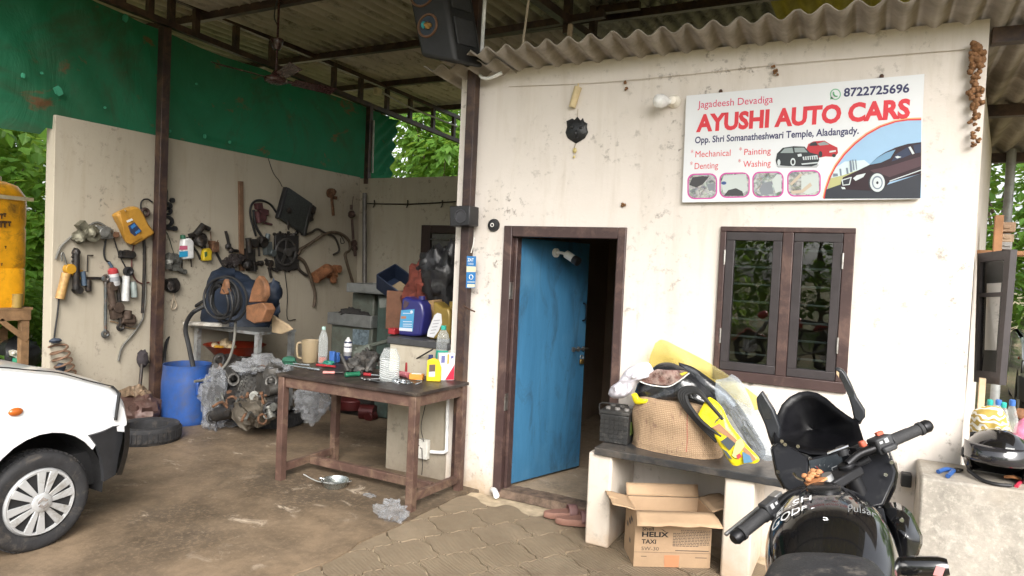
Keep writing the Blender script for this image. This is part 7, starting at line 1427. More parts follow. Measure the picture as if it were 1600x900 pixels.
crumple('plastic_wrap', 'small flat scrap of clear film on the shed floor', onZ(577, 775, .012), (.05, .03, .012), 67, floor=.0)
# ------------------------------------------------------------------ bench below the window and its load
STONE = mt('black_stone_slab', (.030, .031, .033), .32, var=.3, scale=6, dirt=(.13, .11, .09), dirta=.3, bmp=.08)
bn = thing('stone_bench', 'black stone slab bench on two plastered piers under the window', 'bench', (-.9, -.23, 0))
BZ = .60
pa, pb = onZ(914, 848, 0), onZ(943, 855, 0)
g = MB(); g.prism([(pa.x, -.46, .0), (pb.x + .03, -.46, .0), (pb.x + .03, .0, .0), (pa.x, 0, .0)], (0, 0, BZ - .04)); g.build('pier', P_PIER, bn, bevel=.012)
pc_ = onY(1133, 740, -.46).x; g = MB(); g.prism([(pc_, -.46, .0), (pc_ + .155, -.46, .0), (pc_ + .155, .0, .0), (pc_, 0, .0)], (0, 0, BZ - .04)); g.build('pier', P_PIER, bn, bevel=.012)
g = MB(); n = 40; front = [(-1.405 + (1.15) * k / n, -.485 + .008 * mnoise.noise(Vector((k * .7, 0, 0)))) for k in range(n + 1)]
g.prism([(x, y, BZ) for x, y in front] + [(-.255, -.003, BZ), (-1.405, -.003, BZ)], (0, 0, -.042)); g.build('slab', STONE, bn, bevel=.004)
# carton
CARD = mt('carton_card', (.44, .30, .185), .85, var=.1, scale=5, bmp=.15, bs=30); CARDI = mt('carton_inside', (.36, .24, .145), .9, var=.1)
bx = thing('cardboard_box', 'open cardboard oil carton with black lettering under the bench', 'box', onZ(1050, 886, 0))
q0 = onZ(989.5, 885, .004); q1 = onZ(1109, 888, .004); ex = (q1 - q0); Wb = ex.length; ex.normalize(); ey = Vector((-ex.y, ex.x, 0)); Hb = hgt(q0, 990, 797); Db = .25; t_ = .005
def bq(u, v, w): return q0 + ex * u + ey * v + Vector((0, 0, w))
def bslab(m, pts, th): m.prism(pts, th)
for nm, pts, th in (('front_panel', [bq(0, 0, 0), bq(Wb, 0, 0), bq(Wb, 0, Hb), bq(0, 0, Hb)], ey * t_), ('back_panel', [bq(0, Db - t_, 0), bq(Wb, Db - t_, 0), bq(Wb, Db - t_, Hb), bq(0, Db - t_, Hb)], ey * t_), ('side_panel', [bq(0, t_ + .001, 0), bq(0, Db - t_ - .001, 0), bq(0, Db - t_ - .001, Hb), bq(0, t_ + .001, Hb)], ex * t_), ('side_panel', [bq(Wb - t_, t_ + .001, 0), bq(Wb - t_, Db - t_ - .001, 0), bq(Wb - t_, Db - t_ - .001, Hb), bq(Wb - t_, t_ + .001, Hb)], ex * t_), ('bottom', [bq(t_ + .001, t_ + .001, .001), bq(Wb - t_ - .001, t_ + .001, .001), bq(Wb - t_ - .001, Db - t_ - .001, .001), bq(t_ + .001, Db - t_ - .001, .001)], Vector((0, 0, .004)))):
    m = MB(); m.prism(pts, th); m.build(nm, CARD, bx)
fl = Db * .52
def flap(a, b, out, up, lng, sk=0.0):
    d = out * math.cos(up) + Vector((0, 0, math.sin(up))); m = MB(); e = (b - a).normalized(); nn = e.cross(d)
    P = lambda u, v: a + (b - a) * u + d * (lng * v) + e * (sk * v * (1 if u > .5 else -1)) + nn * (.012 * mnoise.noise(Vector((u * 5, v * 2, lng * 50)))) * v
    m.grid(lambda u, v: P(u, v), 14, 5); m.build('flap', CARD, bx, solid=.004, sm=80)
z_ = Vector((0, 0, Hb + .003))
flap(bq(0, .0, 0) + z_, bq(Wb, 0, 0) + z_, -ey, R(-18), fl, .02); flap(bq(0, Db, 0) + z_, bq(Wb, Db, 0) + z_, ey, R(62), .075)
flap(bq(0, Db, 0) + z_, bq(0, 0, 0) + z_, -ex, R(12), .135, -.01); flap(bq(Wb, 0, 0) + z_, bq(Wb, Db, 0) + z_, ex, R(16), .13, -.01)
BI = ink('box_black', (.025, .022, .02), .7); BG = ink('box_grey', (.12, .095, .075), .7); FY = -.0018
def bl(body, u, w, wd, cap, mtl, bold=0, nm='box_lettering', ital=0):
    m = MB(); lettering(m, body, bq(u, FY, w), ex, (0, 0, 1), wd, cap, bold, ital); return m.build(nm, mtl, bx, sm=0)
k_ = Wb / 790.0                                     # crop pixels to metres across the front
bl('Shell', 72 * k_, Hb * .655, 118 * k_, .020, BI, .012); bl('HELIX', 72 * k_, Hb * .545, 275 * k_, .028, BI, .03); bl('TAXI', 72 * k_, Hb * .42, 148 * k_, .025, BI, .02); bl('5W-30', 72 * k_, Hb * .30, 180 * k_, .021, BG, 0)
m = MB(); m.flat([bq(u * k_, FY, Hb * w) for u, w in ((240, .70), (290, .675), (325, .62), (305, .655), (270, .68))]); m.build('swoosh', BI, bx, sm=0)
rng = random.Random(8)
m = MB()
for r_ in range(11):
    u = 392 if r_ > 1 else 392 + 80; w = .665 - r_ * .028
    while u < (770 if r_ < 10 else 650):
        L = rng.uniform(8, 34); L = min(L, 772 - u)
        if L > 4: m.flat([bq(u * k_, FY, Hb * w), bq((u + L) * k_, FY, Hb * w), bq((u + L) * k_, FY, Hb * (w + .014)), bq(u * k_, FY, Hb * (w + .014))])
        u += L + rng.uniform(4, 8)
m.build('small_print', BG, bx, sm=0)
m = MB(); m.flat([bq(0, FY, Hb * .262), bq(Wb, FY, Hb * .262), bq(Wb, FY, Hb * .268), bq(0, FY, Hb * .268)]); m.flat([bq(422 * k_, FY, Hb * .30), bq(770 * k_, FY, Hb * .30), bq(770 * k_, FY, Hb * .315), bq(422 * k_, FY, Hb * .315)]); m.flat([bq(72 * k_, FY, Hb * .185), bq(130 * k_, FY, Hb * .185), bq(130 * k_, FY, Hb * .197), bq(72 * k_, FY, Hb * .197)]); m.flat([bq(632 * k_, FY, Hb * .18), bq(755 * k_, FY, Hb * .18), bq(755 * k_, FY, Hb * .192), bq(632 * k_, FY, Hb * .192)]); m.build('printed_rule', BG, bx, sm=0)
m = MB(); m.flat([bq(318 * k_, FY - .0005, .002), bq(462 * k_, FY - .0005, .002), bq(468 * k_, FY - .0005, Hb * .22), bq(312 * k_, FY - .0005, Hb * .22)]); m.build('packing_tape', ink('orange_tape', (.55, .25, .13), .4), bx, sm=0)
m = MB()
for (v, w, s) in ((.06, .72, .05), (.10, .63, .05), (.16, .52, .04), (.09, .3, .03)): m.flat([bq(-.0018, v, Hb * w), bq(-.0018, v + s, Hb * w), bq(-.0018, v + s, Hb * (w + .09)), bq(-.0018, v, Hb * (w + .07))])
m.build('side_print', BG, bx, sm=0)
# sandals
SAN = mt('pink_brown_foam', (.23, .12, .09), .6, var=.15, bmp=.15); STR = mt('mauve_strap', (.16, .085, .08), .6)
def sandal(label, px, py, rz):
    root = thing('sandal', label, 'sandal', onZ(px, py, .012), group='pair of sandals at the doorstep'); Ms = Matrix.Translation(onZ(px, py, .014)) @ Matrix.Rotation(rz, 4, 'Z'); m = MB()
    def sole(u, v):
        a = 2 * math.pi * u; y = 1.15 * .125 * math.sin(a); x = 1.2 * (.046 - .008 * (y < 0) - .006 * math.exp(-(y / .05) ** 2)) * math.cos(a); lv = [(.92, 0), (1, .008), (1, .036), (.97, .042), (.0, .038)][round(v * 4)]
        return Ms @ Vector((x * lv[0], y * lv[0], lv[1]))
    m.grid(sole, 30, 5, True); m.build('sole', SAN, root)
    m = MB(); m.grid(lambda u, v: Ms @ Vector((.05 * math.cos(math.pi * u), .02 + .06 * v, .024 + .058 * math.sin(math.pi * u))), 16, 5); m.build('strap', STR, root, solid=.005)
sandal('pinkish sandal half hidden behind its pair at the doorstep', 882, 808, -.9); sandal('pinkish sandal in front, closest to the bench pier', 902, 819, -1.05)
# battery
bt = thing('car_battery', 'old black ribbed car battery on the left end of the bench', 'battery', onZ(960, 690, BZ)); a0 = onZ(936, 689, BZ + .002); a1 = onZ(980, 696, BZ + .002); ex2 = (a1 - a0).normalized(); ey2 = Vector((-ex2.y, ex2.x, 0)); Wq = (a1 - a0).length; Hq = hgt(a0, 936, 645); Dq = .22
def aq(u, v, w): return a0 + ex2 * u + ey2 * v + Vector((0, 0, w))
BAT = mt('battery_case', (.022, .022, .022), .5, var=.3, dirt=(.12, .11, .1), dirta=.2)
g = MB(); g.prism([aq(0, 0, 0), aq(Wq, 0, 0), aq(Wq, Dq, 0), aq(0, Dq, 0)], Vector((0, 0, Hq))); g.build('case', BAT, bt, bevel=.006)
g = MB()
for i in range(6):
    for j in range(6): u, w = (i + .5) * Wq / 6, (j + .5) * Hq / 6.3; g.prism([aq(u - Wq * .07, 0, w - Hq * .065), aq(u + Wq * .07, 0, w - Hq * .065), aq(u + Wq * .07, 0, w + Hq * .065), aq(u - Wq * .07, 0, w + Hq * .065)], -ey2 * .004)
g.build('ribs', BAT, bt, bevel=.001)
g = MB(); g.prism([aq(-.004, -.004, Hq), aq(Wq + .004, -.004, Hq), aq(Wq + .004, Dq + .004, Hq), aq(-.004, Dq + .004, Hq)], Vector((0, 0, .022))); g.build('lid', BAT, bt, bevel=.004)
g = MB()
for i in range(3):
    for j in range(2): g.cyl(aq(.03 + i * (Wq - .06) / 2, .06 + j * .1, Hq + .02), aq(.03 + i * (Wq - .06) / 2, .06 + j * .1, Hq + .036), .016, n=12)
g.build('vent_caps', mt('grey_cap', (.2, .19, .18), .6), bt); g = MB(); g.tube([aq(.0, -.006, Hq - .01), aq(.0, -.02, Hq + .06), aq(.05, -.01, Hq + .07), aq(Wq * .8, .1, Hq + .05)], .004, 6, 3); g.build('carry_handle', BAT, bt)
g = MB(); g.prism([aq(Wq + .001, .05, .05), aq(Wq + .001, .17, .05), aq(Wq + .001, .17, .13), aq(Wq + .001, .05, .13)], ex2 * .001); g.build('label', ink('battery_green', (.14, .2, .05)), bt)
# sack
m, t, b = nodes('jute_sacking'); co = objco(t); c = mixc(t, ramp(t, nz(t, co, 5, 5, .7), .3, .7), (.36, .24, .145), (.27, .18, .105))
w1 = t.nodes.new('ShaderNodeTexWave'); w1.inputs['Scale'].default_value = 30; w1.inputs['Distortion'].default_value = 1.5; w1.bands_direction = 'X'; w2 = t.nodes.new('ShaderNodeTexWave'); w2.inputs['Scale'].default_value = 30; w2.inputs['Distortion'].default_value = 1.5; w2.bands_direction = 'Z'
for q in (w1, w2): t.links.new(co, q.inputs[0])
mm = t.nodes.new('ShaderNodeMath'); mm.operation = 'MULTIPLY'; t.links.new(w1.outputs['Fac'], mm.inputs[0]); t.links.new(w2.outputs['Fac'], mm.inputs[1])
c = mixc(t, mm.outputs[0], c, (.44, .31, .2)); c = mixc(t, ramp(t, nz(t, co, 26, 4, .6, .5, (1.6, 1, .5)), .6, .66), c, (.24, .15, .10)); t.links.new(c, b.inputs['Base Color']); b.inputs['Roughness'].default_value = .95; bump(t, b, mm.outputs[0], .5, .006); bump(t, b, nz(t, co, 7, 4), .4, .03); JUTE = m
s0, s1 = onZ(980, 697, BZ), onZ(1112, 722, BZ); sc_ = (s0 + s1) / 2; sx_ = (s1 - s0).normalized(); sy_ = Vector((-sx_.y, sx_.x, 0)); hs3 = hgt(sc_, 1040, 628); hw = (s1 - s0).length / 2; g = MB()
def sack(u, v):
    a = 2 * math.pi * u; ca, sa = math.cos(a), math.sin(a); ex_ = 2 / 2.6; bul = 1.10 - .20 * v + .05 * math.sin(v * 3) - .04 * math.sin(v * 7) * (v < .9) - (.86 * max(0, (v - .88) / .12) ** 2 if v > .88 else 0)
    if v < .06: bul *= .97
    zz = hs3 * min(1, v / .9); zz += .012 * mnoise.noise(Vector((ca * 2, sa * 2, 3))) * v
    q = sx_ * (abs(ca) ** ex_ * (1 if ca > 0 else -1) * hw * bul) + sy_ * (abs(sa) ** ex_ * (1 if sa > 0 else -1) * .17 * bul); q += q.normalized() * .014 * mnoise.noise(Vector((ca * 3, sa * 3, v * 3))) if q.length > .01 else Vector((0, 0, 0))
    return sc_ + sy_ * .16 + q + Vector((0, 0, .002 + zz))
g.grid(sack, 56, 26, True); o = tag(g.build('jute_sack', JUTE, sm=80), 'full jute sack standing on the bench under the packaging', 'sack'); g = MB(); g.tube([sack(.80, .1) , sack(.802, .3), sack(.798, .55), sack(.80, .8)], .0025, 5); g.build('red_stitch', ink('stitch_red', (.3, .06, .05), .8), o)
# plastic packaging on the sack; every pack is a puffed quilt between two outlines read off the picture
def pack(name, label, cat, pts, Y, th, mtl, seed, n=34, wr=.018, fr=9, yfn=None, parent=None, smv=60, top=None):
    """cushion with the given outline: mean-value spread from the rim to the middle, wrinkled, really th thick"""
    P = [onY(x, y, (yfn(x, y) if yfn else Y)) for x, y in pts]; P = spl(P + [P[0]], 5)[:-1]; c = sum(P, Vector()) / len(P); N_ = len(P); m = MB(); rings = 9
    for side in (-1, 1):
        vs = []
        for r_ in range(rings + 1):
            f = 1 - r_ / rings
            for p in P:
                q = c + (p - c) * f; h = math.sqrt(max(0, 1 - f ** 2.4)) * th * .5; wn = mnoise.noise(q * fr + Vector((seed, 0, 0))) * wr + mnoise.noise(q * fr * 2.7 + Vector((0, seed, 0))) * wr * .55
                wn *= (1 - f ** 6); vs.append(q + Vector((0, side * h + wn, .25 * wn)))
        m.add(vs, [(r_ * N_ + i, r_ * N_ + (i + 1) % N_, (r_ + 1) * N_ + (i + 1) % N_, (r_ + 1) * N_ + i) for r_ in range(rings) for i in range(N_)])
    o = m.build(name, mtl, parent, sm=smv); return tag(o, label, cat) if label else o
YFILM = clear('yellow_film', (.92, .86, .52), .2, .2); CFILM = clear('clear_film', (.80, .84, .88), .26, .12)
pack('yellow_wrap', 'yellow-edged see-through wrapper standing behind the black seat covers', 'packaging', [(1024, 536), (1036, 531), (1062, 543), (1110, 568), (1160, 602), (1188, 626), (1176, 640), (1120, 600), (1060, 590), (1018, 578), (1015, 560)], -.10, .02, YFILM, 1, wr=.035, fr=7)
pw = bpy.data.objects['yellow_wrap']
SEATC = mt('glossy_black_film', (.014, .015, .018), .2, var=.5, scale=9, coat=.7, bmp=.6, bs=16)
sb_ = pack('seat_cover', 'black seat cover roll wrapped in shiny film across the sack top', 'packaging', [(992, 612), (998, 596), (1014, 580), (1030, 568), (1050, 567), (1072, 578), (1096, 598), (1118, 622), (1140, 640), (1128, 650), (1096, 634), (1066, 628), (1036, 630), (1006, 628)], -.24, .16, SEATC, 2, wr=.022)
pack('black_roll', 'long black rubber strip in film slanting from the sack to the slab', 'packaging', [(1060, 566), (1084, 574), (1110, 592), (1136, 612), (1160, 640), (1180, 672), (1196, 704), (1190, 716), (1178, 706), (1160, 672), (1136, 640), (1100, 606), (1066, 584)], -.20, .07, SEATC, 3, wr=.012)
cv = pack('insert_card', 'printed card with a brown picture tucked on the black cover', 'card', [(1000, 596), (1024, 578), (1040, 578), (1074, 580), (1064, 592), (1044, 602), (1020, 600)], -.335, .008, mt('card_print', (.12, .06, .05), .3, var=.8, scale=18, dirt=(.5, .4, .35), dirta=.5), 4, wr=.004)
g = MB(); g.tube([onY(x, y, -.345) for x, y in ((1000, 596), (1010, 600), (1024, 603), (1044, 604), (1060, 596), (1077, 583))], .0035, 6); g.build('white_edge', WHITEP, cv)
g = MB(); g.flat([onY(x, y, -.343) for x, y in ((1062, 584), (1070, 581), (1075, 582), (1066, 587))]); g.build('yellow_mark', ink('mark_yellow', (.6, .5, .05)), cv)
pack('white_bag', 'thin white carrier bag lying over the battery', 'bag', [(950, 616), (955, 604), (966, 596), (978, 578), (996, 568), (1012, 566), (1020, 576), (1021, 586), (1006, 592), (994, 602), (986, 614), (974, 622), (958, 622)], -.30, .11, mt('milky_film', (.62, .60, .66), .35, var=.08, bmp=.7, bs=18, alpha=.9), 5, wr=.03, fr=14)
tu = thing('inner_tube', 'folded black inner tube in a yellow wrapper on the sack front', 'tube', onZ(1120, 715, BZ)); Yt = lambda x, y: -.36 - (y - 605) * .0009
g = MB()
for k in range(4):
    o_ = k * 2.6; g.tube([onY(x, y, Yt(x, y) - .008 * k) for x, y in ((1120 + o_, 690 - o_), (1090 + o_, 660), (1068 + o_ * 1.2, 634), (1061 + o_ * 1.4, 616 + o_ * .4), (1070 + o_, 606 + o_), (1085 + o_ * .6, 607 + o_ * .8), (1100 + o_ * .3, 620 + o_ * .5), (1130, 656))], .0115, 8)
g.build('tube', RUBBER, tu)
YW = mt('yellow_wrapper', (.68, .56, .015), .28, var=.1, coat=.3, bmp=.4, bs=22)
body = pack('wrapper', None, None, [(1088, 652), (1104, 624), (1112, 622), (1128, 636), (1142, 664), (1166, 694), (1186, 716), (1180, 724), (1166, 724), (1150, 728), (1140, 722), (1126, 700), (1110, 672), (1100, 660)], -.40, .05, YW, 6, wr=.008, parent=tu, yfn=lambda x, y: -.37 - (y - 605) * .0009)
PR_ = [('printed_panel', ink('wrap_dark', (.05, .06, .07)), [(1126, 690), (1140, 680), (1150, 692), (1140, 704)]), ('printed_panel', ink('wrap_brown', (.32, .17, .09)), [(1112, 668), (1124, 662), (1150, 686), (1172, 706), (1182, 718), (1174, 722), (1160, 702), (1136, 682)]), ('printed_panel', ink('wrap_blue', (.08, .19, .3)), [(1160, 706), (1172, 712), (1176, 722), (1162, 724)]), ('printed_panel', ink('wrap_lime', (.5, .58, .2)), [(1150, 690), (1158, 684), (1164, 696), (1150, 716), (1144, 712)]), ('printed_panel', ink('wrap_red', (.45, .05, .06)), [(1150, 712), (1155, 708), (1159, 713), (1153, 718)]), ('printed_panel', ink('wrap_dark', (.05, .06, .07)), [(1127, 700), (1136, 706), (1144, 718), (1138, 716)])]
for i, (nm, mtl, pts) in enumerate(PR_): m = MB(); m.prism([onY(x, y, -.395 - (y - 605) * .0009 - .004 - .0006 * i) for x, y in pts], (0, .004, 0)); m.build(nm, mtl, tu)
m = MB()
for k in range(4): m.prism([onY(x + k * 3.4, y - k * 3.2, -.402 - (y - 605) * .0009) for x, y in ((1116, 662), (1118, 660.5), (1121, 655), (1119, 656))], (0, .003, 0))
m.build('wrapper_stripes', ink('wrap_dark', (.05, .06, .07)), tu)
cpk = pack('clear_packet', 'crinkled clear packet of hoses propped at the right of the sack', 'packaging', [(1118, 594), (1136, 590), (1144, 585), (1158, 596), (1172, 622), (1188, 662), (1206, 700), (1212, 716), (1196, 720), (1176, 706), (1150, 676), (1130, 646), (1118, 620)], -.33, .10, CFILM, 7, wr=.03, fr=12, smv=40)
g = MB(); g.tube([onY(x, y, -.33) for x, y in ((1140, 636), (1152, 644), (1170, 672), (1188, 704))], .013, 8); g.tube([onY(x, y, -.32) for x, y in ((1132, 626), (1150, 660), (1176, 700))], .010, 8); g.tube([onY(x, y, -.34) for x, y in ((1150, 634), (1166, 656), (1184, 684))], .008, 8); tag(g.build('packed_hoses', mt('dark_hose', (.03, .03, .033), .4)), 'dark rubber hoses inside the clear packet', 'hose')
pack('yellow_film_end', 'yellow film end sticking out below the black seat cover', 'packaging', [(986, 616), (994, 614), (1000, 622), (1012, 624), (1010, 630), (996, 632), (990, 628)], -.33, .03, YW, 8, wr=.01)
# ------------------------------------------------------------------ plinth on the right with helmet and shopping
CONC = floor_mat('grey_plinth_concrete', (.40, .37, .32), (.33, .30, .26), (.52, .49, .44), (.26, .22, .17), 7.0)
PZ = .715; pf = onZ(1440, 746, PZ); fr_ = onZ(1600, 767, PZ); fd = (fr_ - pf).normalized(); pe = pf + fd * 1.5
pl = thing('plinth', 'rough grey concrete plinth against the right end of the wall', 'plinth', (.9, 0, 0)); g = MB(); g.prism([(pf.x, pf.y, -.05), (pe.x, pe.y, -.05), (pe.x, .7, -.05), (XR + .22, .7, -.05), (XR + .05, -.004, -.05), (pf.x, -.004, -.05)], (0, 0, PZ + .05)); g.build('body', CONC, pl, bevel=.012)
tag(MB().box(Vector((pf.x - .045, -.05, .60)), (.05, .07, .07)).build('rubber_block', RUBBER, bevel=.006), 'small black rubber block fixed beside the plinth', 'block')
hm = thing('helmet', 'glossy black open-face helmet with visor raised on the plinth', 'helmet', onZ(1560, 755, PZ)); hc = onZ(1562, 756, PZ) + Vector((.0, .10, .0)); hz = hgt(hc, 1562, 672) ; 
fx = (onY(1604, 700, hc.y - .1) - onY(1516, 700, hc.y - .1)); rx_ = .155; fwd = (CAM - hc); fwd.z = 0; fwd.normalize(); rt = Vector((-fwd.y, fwd.x, 0)); hr = .135
Mh = Matrix((rt, fwd, Vector((0, 0, 1)))).transposed().to_4x4(); Mh.translation = hc + Vector((0, 0, .102))
def hp(x, y, z): return Mh @ Vector((x, y, z))
g = MB(); NU, NV = 40, 26
def hel(u, v):
    a = 2 * math.pi * u; t_ = math.pi * (.02 + .70 * v); ca, sa = math.cos(a), math.sin(a)
    x, y, z = math.sin(t_) * ca * .138, math.sin(t_) * sa * .165, math.cos(t_) * .14
    return Vector((x, y, z))
vs = [hel(i / NU, j / (NV - 1)) for j in range(NV) for i in range(NU)]; fs = []
for j in range(NV - 1):
    for i in range(NU):
        k = (i + 1) % NU; q = [vs[j * NU + i], vs[j * NU + k], vs[(j + 1) * NU + k], vs[(j + 1) * NU + i]]; c = sum(q, Vector()) / 4
        if c.y > .04 and c.z < .03 and abs(c.x) < .112 - .0 * c.z: continue
        fs.append((j * NU + i, j * NU + k, (j + 1) * NU + k, (j + 1) * NU + i))
g.add([Mh @ p for p in vs], fs); g.build('shell', GLOSSK, hm, sm=60, solid=.012)
g = MB(); g.ball(Mh.translation + Vector((0, 0, -.01)), (.118, .142, .115), 24, 16, rot=Mh.to_3x3()); 
g = MB(); g.grid(lambda u, v: hp(.122 * math.cos(math.pi * (u * 1.4 - .7 - .5 + 1.0 - .0)), -.142 * abs(math.sin(math.pi * u)) * .9 + .02, -.10 + .20 * v - .0), 20, 8); g.build('lining', mt('helmet_lining', (.02, .02, .02), .95), hm)
g = MB(); g.grid(lambda u, v: hp(.146 * math.sin((u - .5) * 2.6), .168 * math.cos((u - .5) * 2.6) * math.cos((v - .35) * .9) + .006, -.005 + .085 * v), 26, 8); g.build('visor', mt('smoked_visor', (.02, .02, .024), .08, coat=1, spec=.6), hm, solid=.003)
for s in (-1, 1): g = MB(); g.lathe(hp(s * .138, .03, .01), Mh.to_3x3() @ Vector((s, 0, 0)), [(.028, -.01), (.028, .006), (.02, .012), (0, .012)], 20); g.build('visor_pivot', BLACKP, hm)
g = MB(); g.tube([hp(-.115, .06, -.07), hp(-.06, .13, -.09), hp(.0, .16, -.092), (hp(.06, .14, -.09))], .009, 8); g.build('chin_strap', RUBBER, hm); m = MB(); lettering(m, 'STUDDS' if False else 'HELMET' if False else '', (0, 0, 0), (1, 0, 0), (0, 0, 1)) if False else None
g = MB(); g.prism([hp(.028, .155, .082), hp(.062, .144, .082), hp(.062, .145, .088), hp(.028, .156, .088)], Mh.to_3x3() @ Vector((0, .004, 0))); g.build('forehead_badge', mt('pale_marks', (.4, .41, .42)), hm)
g = MB(); a = onZ(1570, 745, PZ + .02); g.tube([a, a + Vector((.03, -.02, .01)), a + Vector((.06, .0, 0))], .008, 6); tag(g.build('tan_strap_end', mt('tan_leather', (.42, .19, .08))), 'tan strap end lying under the helmet', 'strap')
pr_ = thing('pliers', 'blue-handled pliers lying on the plinth beside the helmet', 'tool', onZ(1485, 737, PZ))
a, b_, c = onZ(1466, 737, PZ + .012), onZ(1490, 735, PZ + .012), onZ(1503, 734, PZ + .012)
g = MB(); g.tube([a, a.lerp(b_, .5) + Vector((0, .012, .006)), b_], .011, 8); g.tube([onZ(1481, 744, PZ + .012), onZ(1487, 738, PZ + .014), b_], .011, 8); g.build('handle', BLU, pr_); g = MB(); g.ball(b_.lerp(c, .4), (.022, .016, .012), 10, 8); g.bar(b_, c, .02, .014); g.build('jaw', DKM, pr_, bevel=.003)
m, t, b = nodes('zigzag_bag'); co = objco(t); wv = t.nodes.new('ShaderNodeTexWave'); wv.wave_type = 'BANDS'; wv.bands_direction = 'Z'; wv.inputs['Scale'].default_value = 11; wv.inputs['Distortion'].default_value = 5.5; wv.inputs['Detail'].default_value = 0; wv.inputs['Detail Scale'].default_value = 2.6; t.links.new(co, wv.inputs[0])
c = mixc(t, ramp(t, wv.outputs['Fac'], .45, .55), (.62, .60, .54), (.36, .25, .05)); t.links.new(c, b.inputs['Base Color']); b.inputs['Roughness'].default_value = .7; bump(t, b, nz(t, co, 12, 4), .5, .02); ZIG = m
pack('zigzag_bag', 'cloth bag with mustard and white zigzag behind the helmet', 'bag', [(1517, 718), (1516, 690), (1515, 665), (1519, 644), (1530, 637), (1545, 634), (1562, 636), (1570, 645), (1578, 664), (1584, 690), (1582, 716), (1550, 722)], -.03, .17, ZIG, 9, wr=.025, fr=10)
for i, (px, cap_, col) in enumerate(((1543, (.03, .35, .30), 'teal'), (1556, (.05, .14, .42), 'blue'), (1564, (.03, .35, .30), 'teal'), (1576.5, (.05, .14, .42), 'blue'))):
    yb_ = 690 if px > 1570 else 660; Yb = .12 if px < 1570 else -.02; base = onY(px, 705 if px > 1570 else 690, Yb); base.z = PZ + .004; topz = onY(px, 625 if px != 1564 else 629, Yb).z
    bottle('water_bottle', ['clear bottle with teal cap nearest the wall behind the zigzag bag', 'clear bottle with blue cap between the two teal caps', 'clear bottle with teal cap beside the blue-capped middle bottle', 'clear bottle with blue cap furthest right behind the helmet'][i], base, topz - PZ, .034, mt(col + '_bottle_cap', cap_, .4), prof=[(0, .0), (1, 0), (1, .6), (.85, .74), (.55, .86), (.36, .92), (.34, .94)])
pack('pink_packet', 'pink and clear packet right of the helmet bottles', 'packaging', [(1584, 700), (1584, 672), (1590, 660), (1600, 652), (1612, 660), (1614, 690), (1606, 706)], -.02, .08, mt('pink_film', (.55, .18, .30), .3, coat=.3, bmp=.5, bs=16), 10)
g = MB(); g.ball(onY(1597, 648, .0), (.035, .03, .03), 10, 8, .4); tag(g.build('brown_pouch', LEA), 'small brown pouch on the pink packet', 'pouch')
g = MB(); a = onZ(1588, 760, PZ + .006); g.tube([a, onZ(1596, 752, PZ + .012), onZ(1606, 756, PZ + .006)], .009, 7); tag(g.build('red_clip', mt('red_clip', (.55, .04, .08), .4)), 'red plastic clip lying on the plinth edge', 'clip')
# under the side lean-to
g = MB(); a, c = onY(1552, 388, .9), onY(1563, 336, .9); g.bb((a.x, .9, a.z - .35), (c.x + .02, .94, c.z)); tag(g.build('wood_post_stub', mt('orange_wood', (.34, .17, .08), .7, var=.25, scale=10, bmp=.2), bevel=.003), 'short reddish wooden batten fixed behind the window leaf', 'wood')
g = MB(); a, c = onY(1536, 660, .62), onY(1541, 592, .62); g.bb((a.x - .03, .62, PZ), (c.x, .66, c.z)); tag(g.build('plywood_offcut', mt('pale_ply', (.55, .42, .28), .7, var=.2, scale=12)), 'pale plywood offcut standing below the window leaf', 'wood')
for i, (y0, y1, lb, ml) in enumerate(((347, 362, 'upper tan clay block on the ledge behind the window leaf', (.36, .24, .16)), (366, 378, 'middle tan clay block in the short pile behind the leaf', (.40, .29, .2)), (378, 390, 'grey block at the bottom of the short pile behind the leaf', (.30, .29, .28)))):
    a, c = onY(1564, y1, 1.1), onY(1588 - 3 * i, y0, 1.1); g = MB(); g.bb((a.x, 1.1, a.z), (c.x, 1.28, c.z)); g.bb((a.x + .01, 1.09, a.z + .02), (a.x + .05, 1.1, c.z - .02)); tag(g.build('clay_block', mt('clay_%d' % i, ml, .9, var=.2, bmp=.3), bevel=.01), lb, 'block', 'blocks on the ledge')
a = onY(1564, 391, 1.1); g = MB(); g.bb((a.x - .3, 1.08, a.z - .03), (a.x + .16, 1.32, a.z - .002)); tag(g.build('shelf_board', mt('orange_wood', (.34, .17, .08)), bevel=.004), 'short wooden shelf board holding the clay blocks', 'shelf')
g = MB(); g.cyl((1.0, 2.9, -.03), (1.0, 2.9, 2.85), .035, n=14); tag(g.build('steel_pole', mt('grey_pole2', (.30, .31, .31), .5, .3)), 'grey steel pole holding the side lean-to', 'pole')
# ------------------------------------------------------------------ beyond the free end of the tool wall
XS = -7.7
ss = thing('wooden_stand', 'rough wooden stand carrying the orange water can', 'stand', (XS, -1.2, 0)); PLY = mt('stand_wood', (.24, .14, .07), .75, var=.4, scale=7, bmp=.3)
t0 = onX(52, 480, XS); zt2 = t0.z; y1 = t0.y; g = MB(); g.bb((XS - .55, y1 - 1.1, zt2 - .03), (XS, y1, zt2)); g.build('top', PLY, ss, bevel=.004)
lw_ = .075
for x in (XS - .09, XS - .5):
    for y in (y1 - .10, y1 - 1.0): g = MB(); g.bb((x - .0, y, -.02), (x + lw_, y + lw_, zt2 - .03)); g.build('leg', PLY, ss, bevel=.003)
g = MB(); g.bb((XS - .02, y1 - 1.0, zt2 - .13), (XS, y1 - .02, zt2 - .03)); g.bar((XS - .01, y1 - .05, zt2 - .34), (XS - .01, y1 - .3, zt2 - .12), .02, .05); g.build('apron', PLY, ss)
